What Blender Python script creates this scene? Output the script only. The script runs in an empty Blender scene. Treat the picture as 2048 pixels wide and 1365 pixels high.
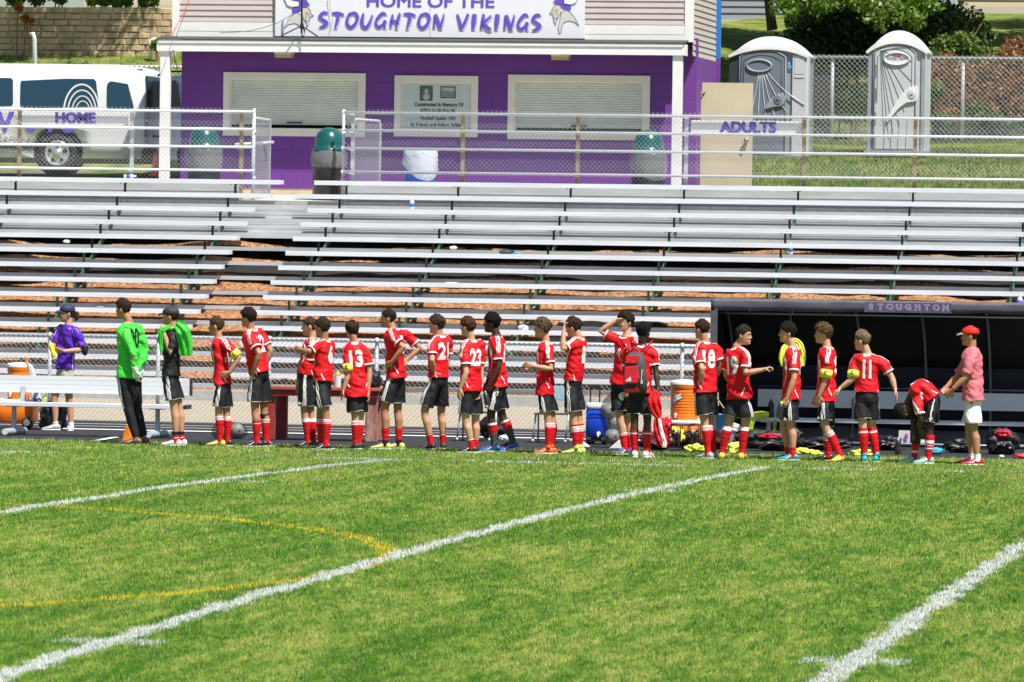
import bpy, bmesh, math, random
import numpy as np
from mathutils import Vector, Matrix, noise
from mathutils.bvhtree import BVHTree
random.seed(7); np.random.seed(7)
R=math.radians
scene=bpy.context.scene
# ---------------------------------------------------------------- camera
F_PX=11167.0; YAW=.1687; PITCH=.0191; ROLL=.0139; CH=2.511
_cy,_sy,_cp,_sp=math.cos(YAW),math.sin(YAW),math.cos(PITCH),math.sin(PITCH)
_F=Vector((-_sy*_cp,_cy*_cp,-_sp)); _R0=Vector((_cy,_sy,0)); _U0=_R0.cross(_F)
_R=math.cos(ROLL)*_R0+math.sin(ROLL)*_U0; _U=-math.sin(ROLL)*_R0+math.cos(ROLL)*_U0
cd=bpy.data.cameras.new('camera'); cam=bpy.data.objects.new('camera',cd); scene.collection.objects.link(cam)
cam.matrix_world=Matrix(((_R.x,_U.x,-_F.x,0),(_R.y,_U.y,-_F.y,0),(_R.z,_U.z,-_F.z,CH),(0,0,0,1)))
cd.sensor_width=36; cd.lens=F_PX/2048*36; cd.clip_start=1; cd.clip_end=2000
cd.dof.use_dof=True; cd.dof.focus_distance=70; cd.dof.aperture_fstop=14
scene.camera=cam
# ---------------------------------------------------------------- light
SUN_DIR=Vector((-1.05,1.0,-2.55)).normalized(); SUN_EL=math.asin(-SUN_DIR.z)   # direction light travels
world=bpy.data.worlds.new('World'); scene.world=world; world.use_nodes=True
wn=world.node_tree; sky=wn.nodes.new('ShaderNodeTexSky'); sky.sky_type='NISHITA'; sky.sun_disc=False
sky.sun_elevation=SUN_EL; sky.sun_rotation=math.atan2(-SUN_DIR.x,-SUN_DIR.y)
wn.links.new(sky.outputs[0],wn.nodes['Background'].inputs[0]); wn.nodes['Background'].inputs[1].default_value=.066
sd=bpy.data.lights.new('sun','SUN'); sd.energy=5.0; sd.angle=R(.53); sd.color=(1,.955,.88)
so=bpy.data.objects.new('sun',sd); scene.collection.objects.link(so)
so.rotation_euler=SUN_DIR.to_track_quat('-Z','Y').to_euler()
scene.view_settings.view_transform='Standard'; scene.view_settings.look='None'
scene.view_settings.exposure=.56; scene.view_settings.gamma=1
# ---------------------------------------------------------------- helpers
def P(x,y,Y):
    r=_F+_R*((x-1024)/F_PX)+_U*((682.5-y)/F_PX); t=Y/r.y
    return Vector((r.x*t,Y,CH+r.z*t))
def G(x,y,z):
    r=_F+_R*((x-1024)/F_PX)+_U*((682.5-y)/F_PX); t=(z-CH)/r.z
    return Vector((r.x*t,r.y*t,z))
def pxm(Y): return F_PX*_cy/Y
C=scene.collection
M={}
def mat(name,col,rough=.6,metal=0,var=.0,scale=6,bump=0,bscale=40,spec=.5,stretch=None,col2=None,det=4,trans=0,coat=0,sheen=0,sss=0):
    if name in M: return M[name]
    m=bpy.data.materials.new(name); m.use_nodes=True; nt=m.node_tree; b=nt.nodes['Principled BSDF']
    b.inputs['Base Color'].default_value=(*col,1); b.inputs['Roughness'].default_value=rough
    b.inputs['Metallic'].default_value=metal; b.inputs['Specular IOR Level'].default_value=spec
    if coat: b.inputs['Coat Weight'].default_value=coat
    if sheen: b.inputs['Sheen Weight'].default_value=sheen
    if trans: b.inputs['Alpha'].default_value=1-trans
    if var or bump or col2:
        tc=nt.nodes.new('ShaderNodeTexCoord'); mp=nt.nodes.new('ShaderNodeMapping'); nt.links.new(tc.outputs['Object'],mp.inputs[0])
        if stretch: mp.inputs['Scale'].default_value=stretch
    if var or col2:
        n=nt.nodes.new('ShaderNodeTexNoise'); n.inputs['Scale'].default_value=scale; n.inputs['Detail'].default_value=det; n.inputs['Roughness'].default_value=.65
        nt.links.new(mp.outputs[0],n.inputs[0])
        r=nt.nodes.new('ShaderNodeValToRGB'); nt.links.new(n.outputs[0],r.inputs[0])
        c2=col2 or tuple(min(1,c*(1+var)) for c in col); c1=col if col2 else tuple(c*(1-var) for c in col)
        r.color_ramp.elements[0].position=.34; r.color_ramp.elements[1].position=.66
        r.color_ramp.elements[0].color=(*c1,1); r.color_ramp.elements[1].color=(*c2,1)
        nt.links.new(r.outputs[0],b.inputs['Base Color'])
    if bump:
        n2=nt.nodes.new('ShaderNodeTexNoise'); n2.inputs['Scale'].default_value=bscale; n2.inputs['Detail'].default_value=3
        nt.links.new(mp.outputs[0],n2.inputs[0]); bp=nt.nodes.new('ShaderNodeBump'); bp.inputs['Strength'].default_value=bump
        bp.inputs['Distance'].default_value=.02; nt.links.new(n2.outputs[0],bp.inputs['Height']); nt.links.new(bp.outputs[0],b.inputs['Normal'])
    M[name]=m; return m
def frame_of(d,up=Vector((0,0,1))):
    d=Vector(d).normalized(); up=Vector(up)
    if abs(d.dot(up))>.98: up=Vector((0,1,0))
    a=up.cross(d).normalized(); b=d.cross(a); return a,b
class MB:
    def __init__(s): s.v=[]; s.f=[]; s.m=[]; s.k=0
    def mi(s,k): s.k=k; return s
    def add(s,vs,fs):
        o=len(s.v); s.v.extend([tuple(v) for v in vs]); s.f.extend([tuple(i+o for i in f) for f in fs]); s.m.extend([s.k]*len(fs)); return s
    def box(s,x0,x1,y0,y1,z0,z1):
        return s.add([(x0,y0,z0),(x1,y0,z0),(x1,y1,z0),(x0,y1,z0),(x0,y0,z1),(x1,y0,z1),(x1,y1,z1),(x0,y1,z1)],
          [(0,3,2,1),(4,5,6,7),(0,1,5,4),(1,2,6,5),(2,3,7,6),(3,0,4,7)])
    def bar(s,p,q,w,h,up=(0,0,1)):
        p=Vector(p);q=Vector(q);a,b=frame_of(q-p,up); a=a*w/2;b=b*h/2
        vs=[p-a-b,p+a-b,p+a+b,p-a+b,q-a-b,q+a-b,q+a+b,q-a+b]
        return s.add(vs,[(0,3,2,1),(4,5,6,7),(0,1,5,4),(1,2,6,5),(2,3,7,6),(3,0,4,7)])
    def cyl(s,p,q,r0,r1=None,n=12,cap=True):
        r1=r0 if r1 is None else r1; p=Vector(p);q=Vector(q);a,b=frame_of(q-p)
        vs=[];
        for c,r in((p,r0),(q,r1)):
            for i in range(n):
                t=2*math.pi*i/n; vs.append(c+a*(r*math.cos(t))+b*(r*math.sin(t)))
        fs=[(i,(i+1)%n,n+(i+1)%n,n+i) for i in range(n)]
        if cap: fs+=[tuple(range(n-1,-1,-1)),tuple(range(n,2*n))]
        return s.add(vs,fs)
    def loft(s,rings,cap=True,closed=True):
        n=len(rings[0]); vs=[v for r in rings for v in r]; fs=[]
        for k in range(len(rings)-1):
            for i in range(n if closed else n-1):
                j=(i+1)%n; fs.append((k*n+i,k*n+j,(k+1)*n+j,(k+1)*n+i))
        if cap: fs+=[tuple(range(n-1,-1,-1)),tuple(range((len(rings)-1)*n,len(rings)*n))]
        return s.add(vs,fs)
    def tube(s,pts,rad,n=8,cap=True,sub=0):
        pts=[Vector(p) for p in pts]; 
        if not hasattr(rad,'__len__'): rad=[rad]*len(pts)
        rings=[]; pa=None
        for i,p in enumerate(pts):
            d=(pts[min(i+1,len(pts)-1)]-pts[max(i-1,0)])
            a,b=frame_of(d)
            if pa is not None:
                a=(pa-d.normalized()*pa.dot(d.normalized())); a=a.normalized() if a.length>1e-4 else frame_of(d)[0]; b=d.normalized().cross(a)
            pa=a; r=rad[i]
            rx,ry=(r if hasattr(r,'__len__') else (r,r))
            rings.append([p+a*(rx*math.cos(2*math.pi*k/n))+b*(ry*math.sin(2*math.pi*k/n)) for k in range(n)])
        return s.loft(rings,cap)
    def lathe(s,prof,c,n=20,axis=(0,0,1),cap=True):
        c=Vector(c); ax=Vector(axis).normalized(); a,b=frame_of(ax)
        rings=[[c+ax*h+a*(r*math.cos(2*math.pi*k/n))+b*(r*math.sin(2*math.pi*k/n)) for k in range(n)] for r,h in prof]
        return s.loft(rings,cap)
    def ell(s,c,rx,ry,rz,n=14,m=8,rot=None):
        c=Vector(c); rings=[]
        for j in range(m+1):
            t=math.pi*(j+.02*(1 if j==0 else -1 if j==m else 0))/m
            ring=[]
            for k in range(n):
                v=Vector((rx*math.sin(t)*math.cos(2*math.pi*k/n),ry*math.sin(t)*math.sin(2*math.pi*k/n),-rz*math.cos(t)))
                if rot: v=rot@v
                ring.append(c+v)
            rings.append(ring)
        return s.loft(rings,True)
    def prism(s,poly,y0,y1):      # poly in (x,z), extruded along Y
        n=len(poly); vs=[(x,y0,z) for x,z in poly]+[(x,y1,z) for x,z in poly]
        fs=[tuple(range(n)),tuple(range(2*n-1,n-1,-1))]+[(i,n+i,n+(i+1)%n,(i+1)%n) for i in range(n)]
        return s.add(vs,fs)
    def mesh(s,name,mats,off=(0,0,0),smooth=False):
        me=bpy.data.meshes.new(name); o=Vector(off)
        me.from_pydata([(v[0]-o.x,v[1]-o.y,v[2]-o.z) for v in s.v],[],s.f)
        if not isinstance(mats,(list,tuple)): mats=[mats]
        for m in mats: me.materials.append(m)
        me.polygons.foreach_set('material_index',s.m)
        if smooth: me.polygons.foreach_set('use_smooth',[True]*len(s.f))
        me.update(); return me
def fixn(me):
    bm=bmesh.new(); bm.from_mesh(me); bmesh.ops.recalc_face_normals(bm,faces=bm.faces); bm.to_mesh(me); bm.free()
def obj(name,mb,mats,parent=None,smooth=False,bevel=0,loc=None,subd=0,auto=None):
    off=loc if loc is not None else (parent['_o'] if parent is not None and '_o' in parent else (0,0,0))
    me=mb.mesh(name,mats,off,smooth) if isinstance(mb,MB) else mb
    if isinstance(mb,MB): fixn(me)
    o=bpy.data.objects.new(name,me); C.objects.link(o)
    if parent is not None: o.parent=parent
    if parent is not None: o['_o']=list(off)
    elif loc is not None: o.location=loc; o['_o']=list(loc)
    if bevel:
        b=o.modifiers.new('b','BEVEL'); b.width=bevel; b.segments=2; b.limit_method='ANGLE'; b.angle_limit=R(40)
    if subd:
        b=o.modifiers.new('s','SUBSURF'); b.levels=subd; b.render_levels=subd
    if smooth and bevel:
        pass
    return o
def empty(name,loc):
    o=bpy.data.objects.new(name,None); C.objects.link(o); o.location=loc; o['_o']=list(loc); o.empty_display_size=.1; return o
def tag(o,label=None,cat=None,group=None,kind=None):
    if label: o['label']=label
    if cat: o['category']=cat
    if group: o['group']=group
    if kind: o['kind']=kind
    return o
def thing(name,label,cat,loc,group=None): return tag(empty(name,loc),label,cat,group)
def struct(name,mb,mats,**k): return tag(obj(name,mb,mats,**k),kind='structure')
def copy_tree(o,loc,label=None):
    c=o.copy(); C.objects.link(c); c.location=loc
    if label: c['label']=label
    for ch in list(o.children):
        d=ch.copy(); C.objects.link(d); d.parent=c
        for g in list(ch.children):
            e=g.copy(); C.objects.link(e); e.parent=d
    return c
def text_mesh(txt,size,bold=0.0,shear=0,ext=.004,align='CENTER',sx=1,space=1):
    cu=bpy.data.curves.new('t','FONT'); cu.body=txt; cu.size=size; cu.offset=bold; cu.extrude=ext; cu.shear=shear
    cu.align_x=align; cu.align_y='CENTER'; cu.resolution_u=3; cu.space_character=space
    o=bpy.data.objects.new('t',cu); C.objects.link(o)
    dg=bpy.context.evaluated_depsgraph_get(); me=bpy.data.meshes.new_from_object(o.evaluated_get(dg))
    bpy.data.objects.remove(o); bpy.data.curves.remove(cu)
    vs=[(v.co.x*sx,v.co.y,v.co.z) for v in me.vertices]; fs=[tuple(p.vertices) for p in me.polygons]
    bpy.data.meshes.remove(me); return vs,fs
def put_text(mb,txt,size,cx,Y,cz,bold=0,shear=0,sx=1,ext=.004,space=1,width=None,heavy=0):
    if heavy:
        for k,(dx,dz) in enumerate(((-1,-.5),(1,-.5),(-1,.5),(1,.5),(0,0))): put_text(mb,txt,size,cx+dx*heavy,Y-.0012*k,cz+dz*heavy,bold,shear,sx,ext,space,width)
        return mb
    vs,fs=text_mesh(txt,size,bold,shear,ext,'CENTER',sx,space)
    if width:
        x0=min(v[0] for v in vs);x1=max(v[0] for v in vs); k=width/(x1-x0); m=(x0+x1)/2
        vs=[((v[0]-m)*k,v[1],v[2]) for v in vs]
    mb.add([(cx+v[0],Y-v[2],cz+v[1]) for v in vs],fs); return mb
def chain(mb,x0,x1,z0,z1,Y,pitch=.075,r=.0028,zf=None):
    """chain link wire: two layers of crossing straight wires (zf(x) gives a ground offset)"""
    h=z1-z0
    for sgn,yy in((1,Y),(-1,Y+2.2*r)):
        c=x0-h
        c=math.floor(c/pitch)*pitch
        while c<x1+h:
            # wire x = c + (z-z0)  (sgn 1) ; x = c+h - (z-z0) (sgn -1)
            ts=[]
            if sgn>0: lo=max(0,x0-c); hi=min(h,x1-c); p=(c+lo,z0+lo); q=(c+hi,z0+hi)
            else: lo=max(0,c+h-x1); hi=min(h,c+h-x0); p=(c+h-lo,z0+lo); q=(c+h-hi,z0+hi)
            if hi-lo>.01:
                f=zf or (lambda x:0)
                P0=Vector((p[0],yy,p[1]+f(p[0]))); P1=Vector((q[0],yy,q[1]+f(q[0])))
                mb.cyl(P0,P1,r,r,4,False)
            c+=pitch
    return mb
def chain_aligned(mb,x0,x1,z0,z1,Y,pitch=.075,r=.0028):
    n=max(1,round((z1-z0)/pitch*2)); h=n*pitch/2
    chain(mb,x0,x1,z1-h,z1,Y,pitch,r); 
    return mb
# ================================================================ materials
ALU=mat('aluminium',(.70,.72,.76),.42,.15,var=.09,scale=3,stretch=(.3,6,6),spec=.5)
ALUD=mat('deck aluminium',(.46,.475,.49),.5,.12,var=.10,scale=2.5,stretch=(.5,3,3),bump=.05,bscale=9)
GALV=mat('galvanised steel',(.60,.62,.64),.45,.25,var=.08,scale=14)
WIRE=mat('galvanised wire',(.40,.42,.44),.5,.1)
GREENP=mat('green painted steel',(.05,.13,.085),.5,0,var=.25,scale=10)
OLIVE=mat('olive painted steel',(.26,.30,.14),.55,0,var=.2,scale=9)
RUST=mat('rusty post',(.33,.30,.22),.7,.2,scale=9,col2=(.42,.26,.09),bump=.2)
WHITE=mat('white paint',(.80,.79,.77),.5,0,var=.03,scale=3)
CREAM=mat('cream trim',(.82,.78,.66),.55,0,var=.04,scale=3)
BLACK=mat('black',(.012,.012,.014),.55)
DARKGAP=mat('dark gap',(.004,.004,.004),.9)
PURP=mat('purple letters',(.13,.075,.52),.5)
GLASS=mat('dark glass',(.014,.05,.085),.06,0,spec=.7)
# ---------------------------------------------------------------- field marking logic
Y0S=65.67; X1=-12.69; YD=4.572; CR=.2162
def zfield(Y): 
    t=(Y-(Y0S-24.4))/24.4
    return -CR*min(t*t,1.0)-(.014 if Y>Y0S else 0)*min(1,(Y-Y0S)/1.0)
ZT=-.23
NBL=1500000; YC=(-17.85,40.96,9.78)
def soil_mat():
    m=bpy.data.materials.new('turf'); m.use_nodes=True; nt=m.node_tree; b=nt.nodes['Principled BSDF']; b.inputs['Roughness'].default_value=.9
    b.inputs['Specular IOR Level'].default_value=.1
    tc=nt.nodes.new('ShaderNodeTexCoord'); n=nt.nodes.new('ShaderNodeTexNoise'); n.inputs['Scale'].default_value=9; n.inputs['Detail'].default_value=6
    nt.links.new(tc.outputs['Object'],n.inputs[0]); r=nt.nodes.new('ShaderNodeValToRGB'); nt.links.new(n.outputs[0],r.inputs[0])
    e=r.color_ramp.elements; e[0].position=.3; e[0].color=(.05,.11,.012,1); e[1].position=.7; e[1].color=(.16,.22,.045,1)
    nt.links.new(r.outputs[0],b.inputs[0]); return m
mb=MB(); ys=list(np.linspace(-10,69.9,70)); 
for i,Y in enumerate(ys): pass
mb.loft([[(x,Y,zfield(Y)) for x in (-90,-40,-20,-5,10,60)] for Y in ys],cap=False,closed=False)
struct('field',mb,soil_mat(),smooth=True)
# grass blades: one big mesh, numpy
def hash2(ix,iy,s):
    v=np.sin(ix*127.1+iy*311.7+s*74.7)*43758.5453; return v-np.floor(v)
def vnoise(x,y,s=0):
    ix=np.floor(x);iy=np.floor(y);fx=x-ix;fy=y-iy;fx=fx*fx*(3-2*fx);fy=fy*fy*(3-2*fy)
    a=hash2(ix,iy,s);b=hash2(ix+1,iy,s);c=hash2(ix,iy+1,s);d=hash2(ix+1,iy+1,s)
    return (a*(1-fx)+b*fx)*(1-fy)+(c*(1-fx)+d*fx)*fy
def blades(name,px,py,pz,h,w,colr,mats,label,lean=.35,normal_up=.75):
    n=len(px); a=np.random.rand(n)*2*np.pi; l=h*lean*(np.random.rand(n)*1.3+.1); la=np.random.rand(n)*2*np.pi
    dx=np.cos(a)*w/2;dy=np.sin(a)*w/2
    tx=px+np.cos(la)*l; ty=py+np.sin(la)*l
    V=np.zeros((n,3,3),np.float32)
    V[:,0]=np.stack([px-dx,py-dy,pz],1);V[:,1]=np.stack([px+dx,py+dy,pz],1);V[:,2]=np.stack([tx,ty,pz+h],1)
    me=bpy.data.meshes.new(name); me.vertices.add(3*n); me.vertices.foreach_set('co',V.reshape(-1))
    me.loops.add(3*n); me.loops.foreach_set('vertex_index',np.arange(3*n,dtype=np.int32))
    me.polygons.add(n); me.polygons.foreach_set('loop_start',np.arange(0,3*n,3,dtype=np.int32)); me.polygons.foreach_set('loop_total',np.full(n,3,np.int32))
    me.update(calc_edges=True)
    at=me.color_attributes.new('Col','FLOAT_COLOR','CORNER')
    c4=np.ones((n,3,4),np.float32); c4[:,:,:3]=colr[:,None,:]
    at.data.foreach_set('color',c4.reshape(-1))
    me.materials.append(mats)
    o=bpy.data.objects.new(name,me); C.objects.link(o); tag(o,label,'grass',kind='stuff'); return o
def blade_mat():
    m=bpy.data.materials.new('grass blade'); m.use_nodes=True; nt=m.node_tree; b=nt.nodes['Principled BSDF']
    v=nt.nodes.new('ShaderNodeVertexColor'); v.layer_name='Col'; nt.links.new(v.outputs[0],b.inputs[0])
    b.inputs['Roughness'].default_value=.7; b.inputs['Specular IOR Level'].default_value=.15
    # turf reads as a carpet: blend blade normal toward up
    g=nt.nodes.new('ShaderNodeNewGeometry'); mx=nt.nodes.new('ShaderNodeMix'); mx.data_type='VECTOR'; mx.inputs[0].default_value=.72
    nt.links.new(g.outputs['Normal'],mx.inputs[4]); mx.inputs[5].default_value=(0,-.25,1); nt.links.new(mx.outputs[1],b.inputs['Normal'])
    tr=nt.nodes.new('ShaderNodeBsdfTranslucent'); nt.links.new(v.outputs[0],tr.inputs[0])
    ms=nt.nodes.new('ShaderNodeMixShader'); ms.inputs[0].default_value=.3
    out=nt.nodes['Material Output']; nt.links.new(b.outputs[0],ms.inputs[1]); nt.links.new(tr.outputs[0],ms.inputs[2]); nt.links.new(ms.outputs[0],out.inputs[0])
    return m
BM=blade_mat()
def sample_view(n,ya,yb,pw=1.6):
    # random points on the field inside the view wedge, density higher near
    Ys=[];Xs=[]
    u=np.random.rand(n); Y=(ya**(-pw)+(yb**(-pw)-ya**(-pw))*u)**(-1/pw)
    # x range from yaw
    xl=np.tan(-YAW-math.atan(1060/F_PX))*Y-.3; xr=np.tan(-YAW+math.atan(1060/F_PX))*Y+.3
    X=xl+(xr-xl)*np.random.rand(n); return X,Y
def grass_colour(X,Y,n):
    big=vnoise(X*2.2,Y*.30,1)*.5+vnoise(X*5.5,Y*.9,2)*.5
    sm=vnoise(X*15,Y*3,3)*.5+vnoise(X*34,Y*8,4)*.5
    t=np.clip((big-.5)*1.0+(sm-.5)*1.5+.44+(np.random.rand(n)-.5)*.45,0,1)[:,None]
    g0=np.array([.066,.215,.012]); g1=np.array([.205,.365,.040]); g2=np.array([.41,.47,.10])
    c=np.where(t<.6,g0+(g1-g0)*(t/.6),g1+(g2-g1)*((t-.6)/.4))
    dark=(np.random.rand(n)<.2)[:,None]; c=np.where(dark,c*.45,c)
    straw=(np.random.rand(n)<.06+.10*np.clip((Y-55)/12,0,1))[:,None]; c=np.where(straw,np.array([.50,.43,.22])*(.7+.5*np.random.rand(n,1)),c)
    return c
def zf_np(Y):
    t=(Y-(Y0S-24.4))/24.4; return -CR*np.minimum(t*t,1)-.014*np.clip(Y-Y0S,0,1)
N=NBL
X,Y=sample_view(N,29,69.95)
col=grass_colour(X,Y,N); edge=(vnoise(X*18,Y*9,9)-.5)*.09+(vnoise(X*4,Y*2.5,19)-.5)*.06+(np.random.rand(N)-.5)*.05
Wt=np.array([.72,.76,.74]); Ye=np.array([.80,.60,.03])
white=np.zeros(N,bool); yel=np.zeros(N,bool)
for k in range(-1,5):
    white|=(np.abs(X-(X1+k*YD)+edge)<(.082))&(Y<Y0S+.05)
    for hd in (32.5,):
        white|=(np.abs(X-(X1+k*YD)+.0)<.33)&(np.abs(Y-(Y0S-hd)+edge*2.0)<.19)&(np.random.rand(N)<.55)
for k in range(0,5):
    white|=(np.abs(X-(X1+k*YD)-(.25 if k==0 else 0.0))<.34)&(np.abs(Y-56.1+edge*1.5)<.22)&(np.random.rand(N)<.42)
patch=vnoise(X*1.7,Y*1.2,12)+.5*vnoise(X*6,Y*2,13)
white|=(np.abs(Y-Y0S+edge*2)<.22)&(patch>.78)&(np.random.rand(N)<.62)
white|=(np.abs(Y-67.1+edge*2)<.12)&(patch<.5)&(np.random.rand(N)<.45)
# yellow soccer circle
CX,CYc,CRr=YC
d=np.hypot(X-CX,Y-CYc)
yel|=(np.abs(d-CRr+edge)<.085)&(np.random.rand(N)<.50)
yel|=(np.abs(Y-67.6+edge*3)<.2)&(X<-15.8)&(vnoise(X*2.5,Y,15)>.45)&(np.random.rand(N)<.6)
yel&=~white
white&=(np.random.rand(N)<.86)
col[white]=Wt*(.82+.3*np.random.rand(white.sum(),1)); col[yel]=Ye*(.75+.4*np.random.rand(yel.sum(),1))
h=.030*(.55+.7*np.random.rand(N))*(.8+.4*vnoise(X*3,Y*2,6)); h[Y>69.3]*=1.5
w=.0042+.00009*Y
blades('grass',X,Y,zf_np(Y)-.003,h,w*np.ones(N),col,BM,'mown green playing field turf with painted white and yellow lines')
# ---------------------------------------------------------------- track, lines, walkway
ASPH=mat('track asphalt',(.020,.021,.025),.85,0,var=.35,scale=30,bump=.3,bscale=160,det=8)
mb=MB(); mb.add([(-90,69.85,ZT-.012),(60,69.85,ZT-.012),(60,77.5,ZT),(-90,77.5,ZT)],[(0,1,2,3)]); struct('running_track',mb,ASPH)
LNW=mat('lane paint',(.78,.78,.76),.7,0,var=.12,scale=12)
for nm,Ya,Yb in(('a',74.0,74.28),('b',75.25,75.33),('c',76.15,76.23),('d',69.98,70.03)):
    mb=MB(); mb.add([(-90,Ya,ZT+.004),(60,Ya,ZT+.004),(60,Yb,ZT+.004),(-90,Yb,ZT+.004)],[(0,1,2,3)]); struct('track_line',mb,LNW)
mb=MB(); g1=G(172,884,ZT); g2=G(232,875,ZT)
mb.add([g1+Vector((0,0,.004)),g1+Vector((.10,0,.004)),g2+Vector((.05,0,.004)),g2+Vector((-.05,0,.004))],[(0,1,2,3)]); struct('track_arrow_mark',mb,LNW)
CONC=mat('concrete',(.36,.31,.225),.85,0,var=.10,scale=4,bump=.15,bscale=60,det=6)
mb=MB(); mb.add([(-90,77.5,ZT),(60,77.5,ZT),(60,86,ZT+.05),(-90,86,ZT+.05)],[(0,1,2,3)]); struct('walkway',mb,CONC)
GREYC=mat('grey concrete kerb',(.38,.38,.37),.8,0,var=.15,scale=7)
mb=MB(); mb.box(-60,30,86,86.35,-.4,-.02); struct('kerb',mb,GREYC)
# mulch slope under the bleachers
MU=bpy.data.materials.new('wood chips'); MU.use_nodes=True; nt=MU.node_tree; b=nt.nodes['Principled BSDF']; b.inputs['Roughness'].default_value=.9
tc=nt.nodes.new('ShaderNodeTexCoord'); vo=nt.nodes.new('ShaderNodeTexVoronoi'); vo.inputs['Scale'].default_value=22; nt.links.new(tc.outputs['Object'],vo.inputs[0])
r=nt.nodes.new('ShaderNodeValToRGB'); nt.links.new(vo.outputs['Color'],r.inputs[0]); e=r.color_ramp.elements
e[0].position=.1; e[0].color=(.16,.062,.022,1); e[1].position=.9; e[1].color=(.46,.235,.105,1); nt.links.new(r.outputs[0],b.inputs[0])
bp=nt.nodes.new('ShaderNodeBump'); bp.inputs['Strength'].default_value=.7; bp.inputs['Distance'].default_value=.03; nt.links.new(vo.outputs['Distance'],bp.inputs['Height']); nt.links.new(bp.outputs[0],b.inputs['Normal'])
def zmulch(x,Y):
    return -.47+.392*(Y-86.35)+.07*(noise.noise((x*.6,Y*1.1,0)))+.03*noise.noise((x*2.5,Y*4,3))
mb=MB(); xs=np.arange(-34,3,.22); yy=np.arange(86.3,94.56,.13)
mb.loft([[(x,Y,zmulch(x,Y)-.0) for x in xs] for Y in yy],cap=False,closed=False)
struct('mulch_slope',mb,MU,smooth=True)
# torn weed barrier sheets on the upper mulch
FAB=mat('weed barrier',(.012,.010,.009),.8,0,var=.3,scale=5,bump=.3,bscale=10)
for i,(xa,xb,ya,yb) in enumerate(((-34,-22.9,91.5,94.5),(-23.1,-17.0,91.7,94.5),(-17.4,-9.2,91.9,94.5),(-9.6,3,91.6,94.5))):
    mb=MB(); xs=np.arange(xa,xb,.25)
    mb.loft([[(x,max(ya+.25*noise.noise((x*.9,i,7)),Y) if Y>ya else ya+.35*noise.noise((x*.8,i,7)),zmulch(x,Y)+.05+.03*noise.noise((x*2,Y*2,5))) for x in xs] for Y in np.arange(ya,yb,.2)],cap=False,closed=False)
    o=obj('weed_barrier_sheet',mb,FAB,smooth=True); s=o.modifiers.new('s','SOLIDIFY'); s.thickness=.012
    tag(o,['dark weed barrier cloth under the far left bleachers','dark weed barrier cloth on the slope behind the aisle','dark weed barrier cloth under the middle bleacher bays','dark weed barrier cloth under the right end bleacher bays'][i],'ground cloth')
for i,(Yr,ww) in enumerate(((91.75,.05),(92.35,.035),(93.0,.03))):
    mb=MB(); xs=np.arange(-33,2,.15)
    mb.loft([[(x,Yr+.30*noise.noise((x*.45,i*9,2))+d*max(.0,ww*(.9+2.2*noise.noise((x*.7,i*5,8)))),zmulch(x,Yr)+.10+.05*noise.noise((x*.6,i,4))+(.03 if d==0 else -.05)) for d in (-1,0,1)] for x in xs],cap=False,closed=False)
    struct('mulch_ridge',mb,MU,smooth=True)
GREYCLOTH=mat('grey cloth',(.30,.27,.22),.8,0,var=.2,scale=6,bump=.3)
for i,(x,y,Yy,w,h) in enumerate(((1185,572,90.2,.55,.20),(1290,566,90.3,.4,.16),(1150,600,89.2,.45,.12))):
    p=P(x,y,Yy); mb=MB(); xs=np.linspace(-w,w,14)
    mb.loft([[(p.x+a,Y,zmulch(p.x+a,Y)+.06+.02*math.sin(a*9+k)) for a in xs] for k,Y in enumerate(np.linspace(Yy-h,Yy+h+.2,6))],cap=False,closed=False)
    o=obj('cloth_scrap',mb,GREYCLOTH,smooth=True); o.modifiers.new('s','SOLIDIFY').thickness=.01
    tag(o,['grey scrap of cloth on the mulch behind the third bleacher bay','grey scrap of cloth on the mulch right of the other two scraps','small grey scrap of cloth lowest on the mulch'][i],'cloth scrap')
# ---------------------------------------------------------------- terrain behind
def sm(t): t=max(0,min(1,t)); return t*t*(3-2*t)
def zterr(x,Y):
    if Y<98.5: return 3.03+.14*(Y-94.6)/3.9
    # right
    r=np.interp(Y,[98.5,102,103.5,108,112,130,150,200],[3.17,3.85,4.08,4.27,4.9,7.8,8.6,9.4])
    l=np.interp(Y,[98.5,102,106,112,118,118.4,150,200],[3.17,3.46,3.6,4.9,6.25,7.3,7.6,8.5])
    t=sm((x+19)/4.5); t=t if True else t
    z=l*(1-t)+r*t
    if Y>104: z+=.12*noise.noise((x*.3,Y*.3,1))
    return float(z)
HG=bpy.data.materials.new('hill grass'); HG.use_nodes=True; nt=HG.node_tree; b=nt.nodes['Principled BSDF']; b.inputs['Roughness'].default_value=.9; b.inputs['Specular IOR Level'].default_value=.1
tc=nt.nodes.new('ShaderNodeTexCoord'); n=nt.nodes.new('ShaderNodeTexNoise'); n.inputs['Scale'].default_value=1.6; n.inputs['Detail'].default_value=9; n.inputs['Roughness'].default_value=.7
nt.links.new(tc.outputs['Object'],n.inputs[0]); r=nt.nodes.new('ShaderNodeValToRGB'); nt.links.new(n.outputs[0],r.inputs[0]); e=r.color_ramp.elements
e[0].position=.36; e[0].color=(.055,.115,.016,1); e[1].position=.66; e[1].color=(.25,.26,.065,1); nt.links.new(r.outputs[0],b.inputs[0])
mb=MB(); xs=list(np.arange(-70,40,1.1)); yy=[94.55,96.5,98.4,98.6,100,101,102,103,104,105.5,107,109,111,113,115,117,118,118.4,119,121,124,127,130,135,142,150,170,200]
mb.loft([[(x,Y,zterr(x,Y)) for x in xs] for Y in yy],cap=False,closed=False); struct('hillside',mb,HG,smooth=True)
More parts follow.
